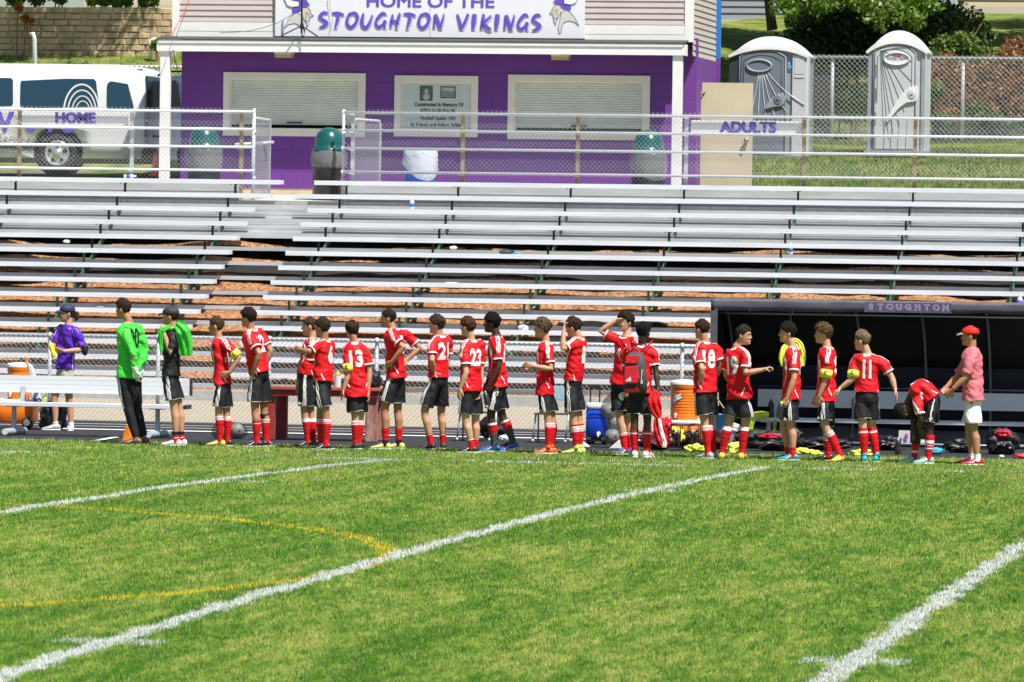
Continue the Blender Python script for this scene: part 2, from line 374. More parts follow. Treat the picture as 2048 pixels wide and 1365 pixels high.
mb=MB(); mb.add([(-70,94.6,3.034),(-13.2,94.6,3.034),(-13.2,98.5,3.174),(-70,98.5,3.174)],[(0,1,2,3)]); struct('promenade',mb,mat('promenade concrete',(.44,.43,.41),.85,0,var=.12,scale=5,bump=.1))
mb=MB(); mb.add([(-70,98.6,3.19),(-24.2,98.6,3.19),(-24.2,106,3.62),(-70,106,3.62)],[(0,1,2,3)]); struct('parking_area',mb,mat('gravel asphalt',(.16,.15,.14),.9,0,var=.25,scale=20,bump=.3,bscale=60))
mb=MB(); mb.box(-60,30,94.45,94.6,1.8,3.03); struct('retaining_edge',mb,GREYC)
n1=90000
X=np.concatenate([np.random.rand(n1)*9.5-14.2,np.random.rand(25000)*12-32]); Y=np.concatenate([94.8+np.random.rand(n1)**1.2*17,106+np.random.rand(25000)*12])
k=~((Y<98.6)&(X<-13.2)); X=X[k];Y=Y[k]; n=len(X)
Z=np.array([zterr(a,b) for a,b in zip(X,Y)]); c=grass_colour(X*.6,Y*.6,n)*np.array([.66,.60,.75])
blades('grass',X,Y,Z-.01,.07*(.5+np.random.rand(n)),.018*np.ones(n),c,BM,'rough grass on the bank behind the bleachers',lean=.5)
# far backdrop ground so nothing ends
mb=MB(); mb.add([(-900,-200,-.6),(900,-200,-.6),(900,1500,-.6),(-900,1500,-.6)],[(0,1,2,3)]); struct('ground',mb,HG)
# ================================================================ bleachers
SZ0=.2483; SR=.24167; SY0=86.9; SD=.58; XL=-20.40; XR=-19.43; XA=-33.0; XB=2.0
c=Vector((-15,SY0,ZT)); bl=thing('bleachers','long aluminium bench bleachers on green steel frames with a centre aisle','bleachers',c)
def seat_z(i): return SZ0+SR*i
for i in range(14):
    Y=SY0+SD*i; z=seat_z(i)
    for side,(a,b_) in enumerate(((XA,XL+(.25 if i==13 else .18 if i==12 else 0)),(XR-(.13 if i==13 else .3 if i==12 else 0),XB))):
        mb=MB(); mb.box(a,b_,Y-.12,Y+.12,z-.038,z-.002)
        mb.box(a,b_,Y-.125,Y-.118,z-.075,z+.002); mb.box(a,b_,Y+.116,Y+.123,z-.06,z-.003)
        if side==0: mb.box(b_,b_+.004,Y-.122,Y+.122,z-.07,z)
        else: mb.box(a-.004,a,Y-.122,Y+.122,z-.07,z)
        obj('seat_plank',mb,ALU,bl)
    if i<13 or 1:
        fz=z-.43; fy=(Y-.26 if i>=10 else Y-.47); segs=((XA,XB),) if i<13 else ((XA,XB),)
        for a,b_ in segs:
            mb=MB(); w=.29 if i<10 else .575 if i<13 else .25
            mb.box(a,b_,fy-.02,fy+w-.02,fz-.035,fz); mb.box(a,b_,fy-.027,fy-.02,fz-.062,fz+.003)
            obj('foot_plank',mb,ALUD,bl)
        if i>=11:
            for a,b_ in ((XA,XB),):
                mb=MB(); y0=fy-.045
                mb.box(a,b_,y0,y0+.012,(fz-SR+.004 if i>11 else seat_z(9)-.035),fz-.064)
                for q in ((.3,.62) if i>11 else ()): mb.box(a,b_,y0-.004,y0-.0005,fz-SR*q-.02,fz-SR*q-.012)
                obj('riser_panel',mb,ALUD,bl)
for a,b_ in ((XA,P(478,370,94.66).x),(P(690,370,94.66).x,XB)):
    mb=MB(); mb.box(a,b_,94.655,94.667,3.0,P(700,365,94.66).z); mb.box(a,b_,94.648,94.654,3.19,3.198); obj('back_panel',mb,ALUD,bl)
FR=[-24.89+1.958*k for k in range(-4,14)]
for X in FR:
    if X<-31 or X>1: continue
    mb=MB(); mb.mi(0)
    p=Vector((X,SY0-.3,-.28)); q=Vector((X,SY0+SD*13,-.28+SR*13.4+.02))
    for i in range(14):
        Y=SY0+SD*i; z=seat_z(i)
        mb.mi(2 if i>=9 else 0).box(X-.017,X+.017,Y-.03,Y+.02,z-(.62 if i<9 else .25),z-.077)
        mb.box(X-.03,X+.03,Y-.1,Y+.1,z-.074,z-.04)
        for dx in(-.05,.05): mb.box(X+dx-.012,X+dx+.012,Y-.128,Y-.1,z-.09,z-.076)
        mb.mi(1).box(X+.03,X+.10,Y-.20,Y-.14,z-.62,z-.50) if i<9 else None
        if i<9: mb.mi(1).bar((X+.06,Y-.14,z-.60),(X+.06,Y+.2,z-.47),.05,.09)
        if i<9: mb.mi(0).box(X+.055,X+.085,Y+.02,Y+.05,zmulch(X,Y),z-.5)
    mb.mi(0).bar(p,q,.02,.10)
    if int(round((X+24.89)/1.958))%3==0: mb.bar((X+.05,SY0+.4,-.1),(X+1.9,SY0+4.2,1.35),.03,.03)
    obj('support_frame',mb,[GREENP,OLIVE,BLACK],bl)
# ---------------------------------------------------------------- guard fences along the top
def guard(name,label,xa,xb,posts,Y=94.75):
    t=thing(name,label,'fence',((xa+xb)/2,Y,3.03))
    zt=P(1000,229,Y).z; zs=[zt,P(1000,264.3,Y).z,P(1000,300.5,Y).z,P(1000,348,Y).z]
    for k,z in enumerate(zs):
        mb=MB(); mb.cyl((xa,Y-.04,z),(xb,Y-.04,z),.024,n=10); mb.ell((xa,Y-.04,z),.03,.03,.03,8,5); mb.ell((xb,Y-.04,z),.03,.03,.03,8,5); obj('rail',mb,GALV,t,smooth=True)
    for k,x in enumerate(posts):
        mb=MB(); mb.box(x-.032,x+.032,Y+.01,Y+.06,2.6,zt+.02)
        for z in zs: mb.box(x-.045,x+.045,Y-.075,Y+.0,z-.035,z-.018)
        obj('post',mb,RUST if k%3 else GALV,t)
    mb=MB(); h=round((zt+.05-zs[3]+.12)/.04)*.04
    chain(mb,xa,xb,zt+.06-round((zt+.06-3.22)/.04)*.04,zt+.06,Y-.005,.08,.0024); obj('chain_mesh',mb,WIRE,t)
    return t
XP=[P(x,290,94.75).x for x in (38,263,482)]
guard('guard_fence','chain link guard fence on the bleachers left of the aisle, carrying the HOME board',-34,P(507,290,94.75).x,[XP[0]-4.4,XP[0]-2.2]+XP)
XP2=[P(x,290,94.75).x for x in (705,925,1155,1372,1608,1830)]
guard('guard_fence','chain link guard fence on the bleachers right of the aisle, carrying the ADULTS board',P(686,290,94.75).x,1.5,XP2+[XP2[-1]+2])
# gate leaves either side of the aisle top
def gate(label,x,y0,y1,px):
    t=thing('metal_gate',label,'gate',(x,y0,3.1)); z0=3.12; z1=4.42
    mb=MB(); mb.tube([(x,y0,z0-.05),(x,y0,z1),(x,y0+.06,z1+.05),(x,y1-.06,z1+.05),(x,y1,z1),(x,y1,z0)],.024,8); mb.cyl((x,y0,z0),(x,y1,z0),.02)
    obj('gate_frame',mb,GALV,t,smooth=True)
    mb=MB(); sub=MB(); chain(sub,y0,y1,z0,z1,0,.08,.003); mb.add([(x+v[1]+(v[0]-y0)*0,v[0],v[2]) for v in sub.v],sub.f); obj('chain_mesh',mb,WIRE,t)
    return t
xg=P(512,290,95.2).x; gate('open chain link gate leaf standing left of the aisle top',xg,94.95,96.6,0)
g=bpy.context.scene.objects['metal_gate']; g.rotation_euler=(0,0,R(2))
g2=gate('open chain link gate leaf folded back right of the aisle top',P(712,290,95.3).x,95.1,96.4,0); g2.rotation_euler=(0,0,R(-9.5))
t=thing('handrail_pipe','short galvanised pipe rail poking past the left gate leaf','rail',P(545,286,96.2)); mb=MB()
mb.tube([P(470,290,95.6),P(520,287,95.9),P(546,285,96.2)],.03,10); obj('pipe',mb,GALV,t,smooth=True); mb=MB(); mb.tube([P(540,287,96.2),P(540,294,96.2),P(536,296,96.2)],.012,8); obj('hook',mb,GALV,t,smooth=True)
for x,lab in((507,'galvanised gate post at the left side of the aisle'),(686,'galvanised gate post at the right side of the aisle')):
    p=P(x,290,94.95); mb=MB(); mb.cyl((p.x,94.98,2.95),(p.x,94.98,P(1000,225,94.75).z),.026,n=10); mb.ell((p.x,94.98,P(1000,225,94.75).z),.036,.036,.03,10,6)
    for z in(3.4,4.2): mb.cyl((p.x,94.98,z),(p.x,94.98,z+.05),.04)
    o=obj('gate_post',mb,GALV,smooth=True,loc=(p.x,94.98,2.95)); tag(o,lab,'post')
# boards
def board(name,txt,x0,y0,x1,y1,Y,cx,cy,width,label):
    a=P(x0,y0,Y);b=P(x1,y1,Y); c=P(cx,cy,Y)
    t=thing(name,label,'sign',(a.x,Y,b.z)); mb=MB(); mb.box(a.x,b.x,Y-.0,Y+.012,b.z,a.z); obj('board',mb,WHITE,t)
    mb=MB(); put_text(mb,txt,.25,c.x,Y-.003,c.z,bold=.003,width=width-.05,ext=.002,heavy=.012); obj('lettering',mb,PURP,t)
board('home_sign','HOME',44,219.5,256,253,94.775,151,237,.75,'white board on the guard fence reading HOME in purple')
board('adults_sign','ADULTS',1382,240.5,1606,273.5,94.775,1496,256,1.0,'white board on the guard fence reading ADULTS in purple')
# ================================================================ front fence
Yf=77.3; zt=P(1100,688,Yf).z
t=thing('chain_link_fence','low galvanised chain link fence behind the team, between track and bleachers','fence',(-14,Yf,ZT))
mb=MB(); mb.cyl((-30,Yf,zt),(2,Yf,zt),.024,n=10); obj('top_rail',mb,GALV,t,smooth=True)
xs=[P(x,760,Yf).x for x in (-150,98,315,537,752,1142,1363,1590,1810)]+[-3.4,-1,.8]
for x in xs:
    mb=MB(); mb.cyl((x,Yf+.03,ZT),(x,Yf+.03,zt+.0),.028,n=10); mb.ell((x,Yf+.03,zt+.01),.036,.036,.035,10,6); mb.cyl((x,Yf+.0,zt-.03),(x,Yf+.0,zt+.03),.034); obj('post',mb,GALV,t,smooth=True)
mb=MB(); chain(mb,-28,1.5,zt+.035-round((zt+.035-ZT-.02)/.0355)*.0355,zt+.035,Yf-.035,.071,.0023); obj('chain_mesh',mb,WIRE,t)
# ================================================================ litter on the stands
def bottle(label,p,r=.032,h=.2,lying=False,cols=((.75,.8,.85),(.03,.12,.6),(.8,.8,.85))):
    mb=MB(); q=Vector(p); pr=[(r*.85,0),(r,.02),(r,h*.62),(r*.8,h*.74),(r*.4,h*.86),(r*.4,h*.92)]
    ax=(1,0,.02) if lying else (0,0,1); mb.mi(0).lathe(pr,q,14,ax); mb.mi(1).lathe([(r*1.03,h*.25),(r*1.03,h*.55)],q,14,ax); mb.mi(2).lathe([(r*.48,h*.9),(r*.48,h)],q,10,ax)
    o=obj('water_bottle',mb,[mat('clear plastic',cols[0],.15,0,trans=.35),mat('blue label',cols[1],.4),mat('cap white',(.8,.8,.8),.4)],smooth=True,loc=tuple(q)); tag(o,label,'bottle'); return o
sp=lambda x,i:(P(x,400,SY0+SD*i).x)
bottle('clear water bottle with blue label standing on an upper bleacher row, mid stand',(sp(824,11),SY0+SD*11,seat_z(11)),.042,.2)
bottle('water bottle lying on the top left bench below the HOME board',(sp(247,13),SY0+SD*13,seat_z(13)+.035),.034,.22,True)
bottle('water bottle with blue label at the far right edge of the stand',(sp(2043,5),SY0+SD*5,seat_z(5)),.045,.2)
bottle('clear bottle standing by the deck edge on the right',(sp(1586,10)+.0,SY0+SD*10-.2,seat_z(10)-.43),.035,.2)
def scrap(label,x,i,w,h,col,up=0.0,name='litter',n=6):
    p=Vector((sp(x,i),SY0+SD*i,seat_z(i)+up)); mb=MB(); bm=bmesh.new(); bmesh.ops.create_icosphere(bm,subdivisions=2,radius=1)
    for v in bm.verts:
        k=1+.5*noise.noise(v.co*2.1+Vector((x,0,0))); v.co=Vector((v.co.x*w*k,v.co.y*.08*k,v.co.z*h*k+h*.7))
    vs=[p+v.co for v in bm.verts]; fs=[[q.index for q in f.verts] for f in bm.faces]; bm.free(); mb.add(vs,fs)
    o=obj(name,mb,mat('scrap'+str(col),col,.6),loc=tuple(p)); tag(o,label,'litter'); return o
scrap('crumpled white napkin on the upper left deck',134,10,.06,.03,(.8,.78,.74),-.40,'napkin')
scrap('white paper cup rolled against a bench in the middle stand',908,10,.07,.035,(.78,.77,.74),-.42,'paper_cup')
scrap('dark bag with a turquoise strip left on a middle bench',1014,8,.13,.05,(.03,.04,.05),0,'bag')
scrap('turquoise cloth beside the dark bag on the bench',1035,8,.07,.02,(.05,.4,.5),0,'cloth')
scrap('flat white sheet of paper on a bench above the players',905,6,.12,.008,(.75,.76,.78),0,'paper_sheet')
scrap('clear plastic bag on a bench above the blond player',1049,3,.09,.05,(.45,.5,.62),0,'plastic_bag')
scrap('purple and clear wrapper under the bench left of number 21',828,1,.09,.05,(.40,.42,.55),0,'wrapper')
scrap('crushed grey bottle on a bench above the dugout sign',1885,5,.14,.05,(.3,.32,.3),0,'crushed_bottle')
scrap('small blue wrapper on a bench above the dugout',1755,5,.07,.03,(.2,.27,.36),.0,'wrapper')
scrap('white tissue on the bench just above the dugout roof',1745,4,.08,.02,(.8,.8,.78),.0,'tissue')
scrap('green can under a bench left of the middle',710,6,.05,.03,(.04,.2,.08),-.2,'can')
scrap('dark blue wrapper under the bench in the middle bay',841,6,.06,.04,(.05,.06,.2),-.2,'wrapper')
scrap('black strap dangling over the edge of the upper right deck',1866,11,.12,.015,(.02,.02,.02),-.43,'strap')
scrap('pale blue scrap of plastic on the mulch lower left',205,5,.1,.02,(.4,.43,.5),-.25,'plastic_scrap')
# ================================================================ concession building
YB=98.5
BLK=bpy.data.materials.new('purple block'); BLK.use_nodes=True; nt=BLK.node_tree; b=nt.nodes['Principled BSDF']; b.inputs['Roughness'].default_value=.6
tc=nt.nodes.new('ShaderNodeTexCoord'); sx=nt.nodes.new('ShaderNodeSeparateXYZ'); nt.links.new(tc.outputs['Object'],sx.inputs[0])
ad=nt.nodes.new('ShaderNodeMath'); ad.operation='ADD'; nt.links.new(sx.outputs[0],ad.inputs[0]); nt.links.new(sx.outputs[1],ad.inputs[1])
cb=nt.nodes.new('ShaderNodeCombineXYZ'); nt.links.new(ad.outputs[0],cb.inputs[0]); nt.links.new(sx.outputs[2],cb.inputs[1])
br=nt.nodes.new('ShaderNodeTexBrick'); br.inputs['Scale'].default_value=1; br.inputs['Brick Width'].default_value=.406; br.inputs['Row Height'].default_value=.203; br.inputs['Mortar Size'].default_value=.006
br.inputs['Color1'].default_value=(.150,.036,.262,1); br.inputs['Color2'].default_value=(.158,.039,.276,1); br.inputs['Mortar'].default_value=(.130,.030,.232,1)
nt.links.new(cb.outputs[0],br.inputs[0]); nt.links.new(br.outputs[0],b.inputs[0])
bp=nt.nodes.new('ShaderNodeBump'); bp.inputs['Strength'].default_value=.4; bp.inputs['Distance'].default_value=.01; bp.invert=True; nt.links.new(br.outputs['Fac'],bp.inputs['Height']); nt.links.new(bp.outputs[0],b.inputs['Normal'])
SIDE=mat('beige siding',(.50,.43,.41),.55,0,var=.04,scale=2)
BLUE=mat('blue trim',(.02,.17,.50),.5)
TAN=mat('bare foundation',(.60,.49,.33),.8,0,var=.1,scale=6,bump=.2)
def XZ(x,y,Y=YB): p=P(x,y,Y); return p.x,p.z
xl=P(362,250,YB).x; xr=P(1392,250,YB).x; zb=3.17; ztan=P(560,377,YB).z; zwall=P(800,100,YB).z+.25
bd=thing('concession_stand','purple block concession stand with beige siding upper floor and shuttered windows','building',((xl+xr)/2,YB,zb))
wins=[('shutter',447,146,731,273),('memorial',789,152,956,274),('shutter',1016,151,1300,280)]
rects=[]
for k,x0,y0,x1,y1 in wins:
    a=P(x0,(y0+y1)/2,YB).x;b_=P(x1,(y0+y1)/2,YB).x; z1=P((x0+x1)/2,y0,YB).z;z0=P((x0+x1)/2,y1,YB).z; rects.append((k,a,b_,z0,z1))
# wall with openings: strips
mb=MB(); fr=.11
ops=[(a+fr,b_-fr,z0+fr,z1-fr) for k,a,b_,z0,z1 in rects]; D=2.9
xc=xl
for a,b_,z0,z1 in ops:
    mb.box(xc,a,YB,YB+.2,ztan,zwall); mb.box(a,b_,YB,YB+.2,ztan,z0); mb.box(a,b_,YB,YB+.2,z1,zwall); xc=b_
mb.box(xc,xr,YB,YB+.2,ztan,zwall)
mb.box(xl,xl+.2,YB+.2,YB+D,ztan,zwall); 
dx=.62; zsd=P(1405,118,YB+1).z; mb.box(xr-.2,xr,YB+.2,YB+.62,ztan,zsd); mb.box(xr-.2,xr,YB+.62,YB+1.55,5.15,zsd); mb.box(xr-.2,xr,YB+1.55,YB+D,ztan,zsd)
mb.box(xl+.2,xr-.2,YB+D-.2,YB+D,ztan,zwall)
obj('wall',mb,BLK,bd)
mb=MB(); mb.box(xl+.003,xr-.003,YB+.012,YB+D-.01,zb-.5,ztan-.001); obj('foundation',mb,TAN,bd)
SHUT=mat('roller shutter',(.70,.73,.64),.5,.0,var=.05,scale=3)
for k,a,b_,z0,z1 in rects:
    mb=MB(); f=.115
    for q in ((a,b_,z1-f,z1),(a,b_,z0,z0+f*1.25),): mb.box(q[0],q[1],YB-.035,YB-.002,q[2],q[3])
    for q in ((a,a+f,z0+f*1.25,z1-f),(b_-f,b_,z0+f*1.25,z1-f)): mb.box(q[0],q[1],YB-.033,YB-.002,q[2],q[3])
    # reveal
    mb.box(a+f,a+f+.03,YB-.0,YB+.15,z0+f,z1-f); mb.box(b_-f-.03,b_-f,YB,YB+.15,z0+f,z1-f); mb.box(a+f+.03,b_-f-.03,YB,YB+.15,z1-f-.03,z1-f)
    w=obj('window',mb,CREAM,bd)
    if k=='shutter':
        mb=MB(); za=z0+f*1.25+.06; zc=z1-f-.03; n=18; hh=(zc-za)/n
        prof=[]
        for i in range(n):
            z=za+i*hh; prof+= [(YB+.082,z),(YB+.068,z+hh*.2),(YB+.066,z+hh*.75),(YB+.080,z+hh*.95)]
        rings=[[(a+f+.03,y,z) for y,z in prof],[(b_-f-.03,y,z) for y,z in prof]]
        mb.loft(rings,cap=False,closed=False); s=obj('shutter',mb,SHUT,w)
        mb=MB(); m=(a+b_)/2; mb.box(m-.14,m+.14,YB+.03,YB+.06,za+.03,za+.05); obj('shutter_handle',mb,BLACK,w)
        mb=MB(); mb.box(a+f+.03,b_-f-.03,YB+.1,YB+.12,z0+f*1.25-.02,za); obj('shutter_gap',mb,DARKGAP,w)
    else:
        mb=MB(); mb.box(a+f,b_-f,YB+.02,YB+.05,z0+f,z1-f)
        o=obj('inner_frame',mb,CREAM,w)
        ia,ib,iz0,iz1=P(806,0,YB).x,P(942,0,YB).x,P(874,258,YB).z,P(874,169,YB).z
        mb=MB(); mb.box(ia,ib,YB+.004,YB+.018,iz0,iz1); pn=obj('memorial_panel',mb,mat('pale panel',(.60,.66,.60),.3,0,var=.04,scale=2,spec=.5),w)
        TXT=mat('dark green text',(.06,.10,.09),.5); mb=MB()
        def ln(s,x0,x1,y,sz): 
            c0=P((x0+x1)/2,y,YB); put_text(mb,s,sz,c0.x,YB+.002,c0.z,bold=.004,width=P(x1,y,YB).x-P(x0,y,YB).x,ext=.0015)
        ln('Constructed In Memory Of',829,927,210,.095); ln('KEITH ALLEN FULLER',841,911,222.5,.09); ln('Football Captain 1965',841,911,237,.085); ln('By Friends and Fellow Athletes',821,930,250,.09)
        obj('lettering',mb,TXT,w)
        for x0,y0,x1,y1,cc in ((840,172,865,202,(.10,.16,.15)),(881,173,911,197,(.22,.30,.28))):
            p=P(x0,y0,YB);q=P(x1,y1,YB); mb=MB(); mb.mi(0).box(p.x,q.x,YB-.004,YB+.003,q.z,p.z); mb.mi(1).box(p.x+.02,q.x-.02,YB-.006,YB-.003,q.z+.02,p.z-.02); 
            if x0<870: mb.mi(2).ell((p.x+.12,YB-.006,q.z+.17),.035,.004,.045); mb.ell((p.x+.12,YB-.006,q.z+.07),.06,.004,.06)
            else: mb.mi(2).box(p.x+.02,q.x-.02,YB-.008,YB-.005,q.z+.13,p.z-.02)
            obj('photo',mb,[mat('photo frame',(.05,.08,.09),.5),mat('photo ground'+str(x0),cc,.5,0,var=.4,scale=30),mat('photo light',(.45,.5,.44),.5,0,var=.2,scale=12)],w)
# upper floor
YU=98.1; ua=P(345,40,YU).x; ub=P(1387,40,YU).x; uz0=P(800,80,YU).z; uz1=uz0+1.95
mb=MB(); n=int((uz1-uz0-.3)/.105)
for i in range(n):
    z=uz0+.30+i*.105
    for (A,B) in (((ua+.12,YU),(ub-.14,YU)),):
        mb.add([(A[0],YU+.0,z+.105),(B[0],YU,z+.105),(B[0],YU-.018,z),(A[0],YU-.018,z),(A[0],YU,z),(B[0],YU,z)],[(0,1,2,3),(3,2,5,4)])
mb.box(ua+.02,ub-.02,YU+.002,YU+.3,uz0,uz1)
zs0=P(1400,115,YU+.8).z
mb.box(ub-.025,ub-.02,YU+.3,YU+3.1,zs0,uz1)
n=int((uz1-zs0)/.105)
for i in range(n):
    z=zs0+i*.105
    mb.add([(ub-.02,YU+.02,z+.105),(ub-.02,YU+3.1,z+.105),(ub-.002,YU+3.1,z),(ub-.002,YU+.02,z),(ub-.02,YU+.02,z),(ub-.02,YU+3.1,z)],[(0,1,2,3),(3,2,5,4)])
obj('siding',mb,SIDE,bd)
mb=MB(); mb.box(ua,ua+.13,YU-.03,YU+.05,uz0,uz1); mb.box(ub-.15,ub+.008,YU-.03,YU+.015,uz0,uz1)
mb.box(ua+.13,ub-.15,YU-.024,YU-.0,uz0+.13,uz0+.29); mb.box(ua+.13,ub-.15,YU-.03,YU-.001,uz0-.02,uz0+.12)
obj('corner_trim',mb,WHITE,bd)
mb=MB(); zb2=P(1428,118,YU+3).z; mb.box(ub-.01,ub+.07,YU+3.1,YU+3.22,zb2,uz1); obj('blue_trim',mb,BLUE,bd)
mb=MB(); mb.box(xr-.02,xr+.05,YU+3.1-.0,YU+3.22,4.35,zb2-.002);  obj('purple_trim',mb,BLK,bd)
mb=MB(); mb.box(ua-.02,-15.5,YU+3.25,YU+6.6,3.3,7.9); obj('rear_wing',mb,SIDE,bd)
mb=MB(); mb.prism([(ua-.25,7.95),(-15.3,7.95),(-15.3,8.15),(ua-.25,8.15)],YU+.5,YU+6.9); obj('roof',mb,mat('roof felt',(.05,.05,.05),.8),bd)
# porch roof
YP=97.68; pa=P(317,90,YP).x; pb=P(1366,100,YP).x; f0=P(800,106.5,YP).z; f1=P(800,84,YP).z; uzr=P(800,81,YU).z
mb=MB(); mb.box(pa,pb,YP,YP+.03,f0,f0+.17); mb.box(pa,pb,YP-.02,YP-.001,f0+.15,f1)
# right return
mb.box(pb-.0,pb+.03,YP-.0,YU-.03,f0,f1-.0)
mb.box(pa-.03,pa,YP,YU-.03,f0,f1)
obj('fascia',mb,WHITE,bd)
mb=MB(); mb.add([(pa-.04,YP-.03,f1+.004),(pb+.04,YP-.03,f1+.004),(pb+.04,YU-.032,uzr+.02),(pa-.04,YU-.032,uzr+.02),(pa-.04,YP-.03,f1+.02),(pb+.04,YP-.03,f1+.02),(pb+.04,YU-.032,uzr+.04),(pa-.04,YU-.032,uzr+.04)],[(0,1,2,3),(4,5,6,7),(0,1,5,4),(1,2,6,5),(3,2,6,7),(3,0,4,7)]); obj('porch_roof',mb,mat('roof felt',(.05,.05,.05),.8),bd)
mb=MB(); mb.box(pa+.03,pb-.03,YP+.03,YB-.004,f0+.06,f0+.075); obj('ceiling',mb,mat('dark ceiling',(.20,.13,.28),.7),bd)
for x in (330,1354.5):
    p=P(x,200,YP+.1); mb=MB(); mb.box(p.x-.085,p.x+.085,YP+.04,YP+.21,zb-.1,f0+.06); obj('post',mb,WHITE,bd,bevel=.008)
for x,y in((569,112),(1122,118)):
    p=P(x,y,YP+.3); mb=MB(); mb.mi(0).box(p.x-.16,p.x+.16,YP+.15,YP+.4,f0-.03,f0+.059); mb.mi(1).box(p.x-.15,p.x+.15,YP+.16,YP+.39,f0-.09,f0-.031); obj('ceiling_light',mb,[CREAM,mat('yellowed lens',(.55,.42,.16),.4)],bd)
# side door, opened
p0=P(1399,250,YB+.75); p1=P(1505,250,YB+.85); zd1=P(1450,166,YB+.8).z
t=thing('side_door','tan metal door standing open at the right end of the purple building','door',(p0.x,YB+.75,3.2)); mb=MB(); mb.add([],[])
mb.bar((p0.x,YB+.78,(3.22+zd1)/2),(p1.x,YB+.88,(3.22+zd1)/2),.05,zd1-3.22); obj('door_panel',mb,mat('tan door',(.56,.48,.34),.45,0,var=.05,scale=1.5),t)
mb=MB(); mb.box(p0.x-.04,p0.x-.015,YB+.7,YB+.74,3.22,zd1+.05); obj('hinge_edge',mb,BLACK,t)
h=P(1493,281,YB+.8); mb=MB(); mb.lathe([(.03,0),(.045,.03),(.05,.06),(.03,.09)],(h.x,YB+.82,h.z),14,(0,-1,0)); obj('handle',mb,mat('steel knob',(.6,.6,.6),.2,.9),t,smooth=True)
mb=MB(); a=P(1404,190,YB+.7); b_=P(1428,172,YB+1); mb.cyl(a,b_,.012); obj('door_closer',mb,BLACK,t)
mb=MB(); mb.box(xr-.16,xr-.06,YB+.60,YB+.66,3.2,5.1); mb.box(xr-.16,xr-.06,YB+1.52,YB+1.58,3.2,5.1); mb.box(xr-.15,xr-.07,YB+.62,YB+1.55,5.05,5.14); obj('door_frame',mb,CREAM,bd)
# ---------------------------------------------------------------- banner sign
YS=98.02; sg=thing('building_sign','large white sign reading HOME OF THE STOUGHTON VIKINGS on the upper wall','sign',(P(860,40,YS).x,YS,P(860,75,YS).z))
sa=P(550,40,YS).x; sb=P(1170,40,YS).x; s0=P(860,75,YS).z; s1=s0+1.28
mb=MB()
seams=[sa,P(860,40,YS).x,sb]
for a,b_ in zip(seams[:-1],seams[1:]): mb.box(a+.004,b_-.004,YS,YS+.03,s0,s1)
obj('board',mb,mat('white sign',(.74,.75,.80),.4,0,var=.02,scale=2),sg)
mb=MB(); mb.box(sa,sb,YS+.005,YS+.028,s0-.035,s0-.002); obj('sign_edge',mb,BLACK,sg)
mb=MB(); c0=P(861,4.5,YS); put_text(mb,'HOME OF THE',.30,c0.x,YS-.003,c0.z,bold=.0,width=P(989,0,YS).x-P(733,0,YS).x-.02,ext=.002,heavy=.008); obj('top_lettering',mb,PURP,sg)
# brush letters, stroke built
LET={'S':[[(.85,.92,.10),(.45,.93,.17),(.12,.66,.15),(.42,.50,.17),(.80,.30,.17),(.5,.1,.15),(.1,.02,.05)]],
'T':[[(.0,.93,.10),(.5,.9,.20),(1.0,.84,.10)],[(.55,.9,.14),(.5,.5,.17),(.3,.0,.06)]],
'O':[[(.30,.95,.1),(.1,.6,.15),(.08,.25,.15),(.4,.05,.17),(.8,.3,.15),(.95,.7,.16),(.7,.95,.16),(.2,.85,.12)]],
'U':[[(.22,.95,.09),(.12,.5,.17),(.18,.15,.17),(.45,.04,.17),(.75,.3,.15),(1.0,.85,.06)]],
'G':[[(.95,.85,.07),(.65,.95,.17),(.2,.6,.15),(.08,.3,.13),(.35,.08,.16),(.88,.38,.13),(.8,.42,.15),(.85,.0,.07)]],
'H':[[(.28,.9,.08),(.2,.45,.17),(.12,.05,.07)],[(.9,.97,.11),(.72,.5,.17),(.62,.0,.06)],[(.1,.5,.08),(.8,.45,.12)]],
'N':[[(.12,.0,.08),(.25,.9,.15)],[(.25,.93,.17),(.5,.45,.17),(.68,.05,.12)],[(.68,.05,.12),(.85,.5,.11),(.98,.97,.05)]],
'V':[[(.0,.95,.09),(.2,.5,.15),(.35,.05,.14)],[(.35,.05,.14),(.7,.5,.15),(.95,.97,.11)]],
'I':[[(.5,.97,.2),(.42,.5,.22),(.3,.02,.1)]],
'K':[[(.3,.98,.11),(.22,.5,.17),(.1,.05,.09)],[(.98,.9,.06),(.55,.6,.12),(.3,.45,.15)],[(.3,.45,.15),(.6,.2,.16),(.95,.05,.12)]]}
def brush(mb,ch,x0,z0,w,h,Y,lw=1.0):
    for k,st in enumerate(LET[ch]):
        pts=[(x0+a*w,z0+b*h,c*h*.62*lw) for a,b,c in st]
        # smooth
        q=[]
        for i in range(len(pts)-1):
            for s in range(4):
                t=s/4; p0=pts[max(i-1,0)];p1=pts[i];p2=pts[i+1];p3=pts[min(i+2,len(pts)-1)]
                q.append(tuple(.5*((2*p1[j])+(-p0[j]+p2[j])*t+(2*p0[j]-5*p1[j]+4*p2[j]-p3[j])*t*t+(-p0[j]+3*p1[j]-3*p2[j]+p3[j])*t**3) for j in range(3)))
        q.append(pts[-1]); L=[];Rr=[]
        yy=Y-.006*k
        for i,(x,z,r) in enumerate(q):
            a=q[max(i-1,0)];b=q[min(i+1,len(q)-1)]; d=Vector((b[0]-a[0],b[1]-a[1])); d.normalize() if d.length>0 else None
            L.append((x-d.y*r,z+d.x*r)); Rr.append((x+d.y*r,z-d.x*r))
        nn=len(L); rings=[[(l[0],yy-.004*i/nn,l[1]),(r[0],yy-.004*i/nn,r[1]),(r[0],yy+.004-.004*i/nn,r[1]),(l[0],yy+.004-.004*i/nn,l[1])] for i,(l,r) in enumerate(zip(L,Rr))]
        mb.loft(rings,cap=True)
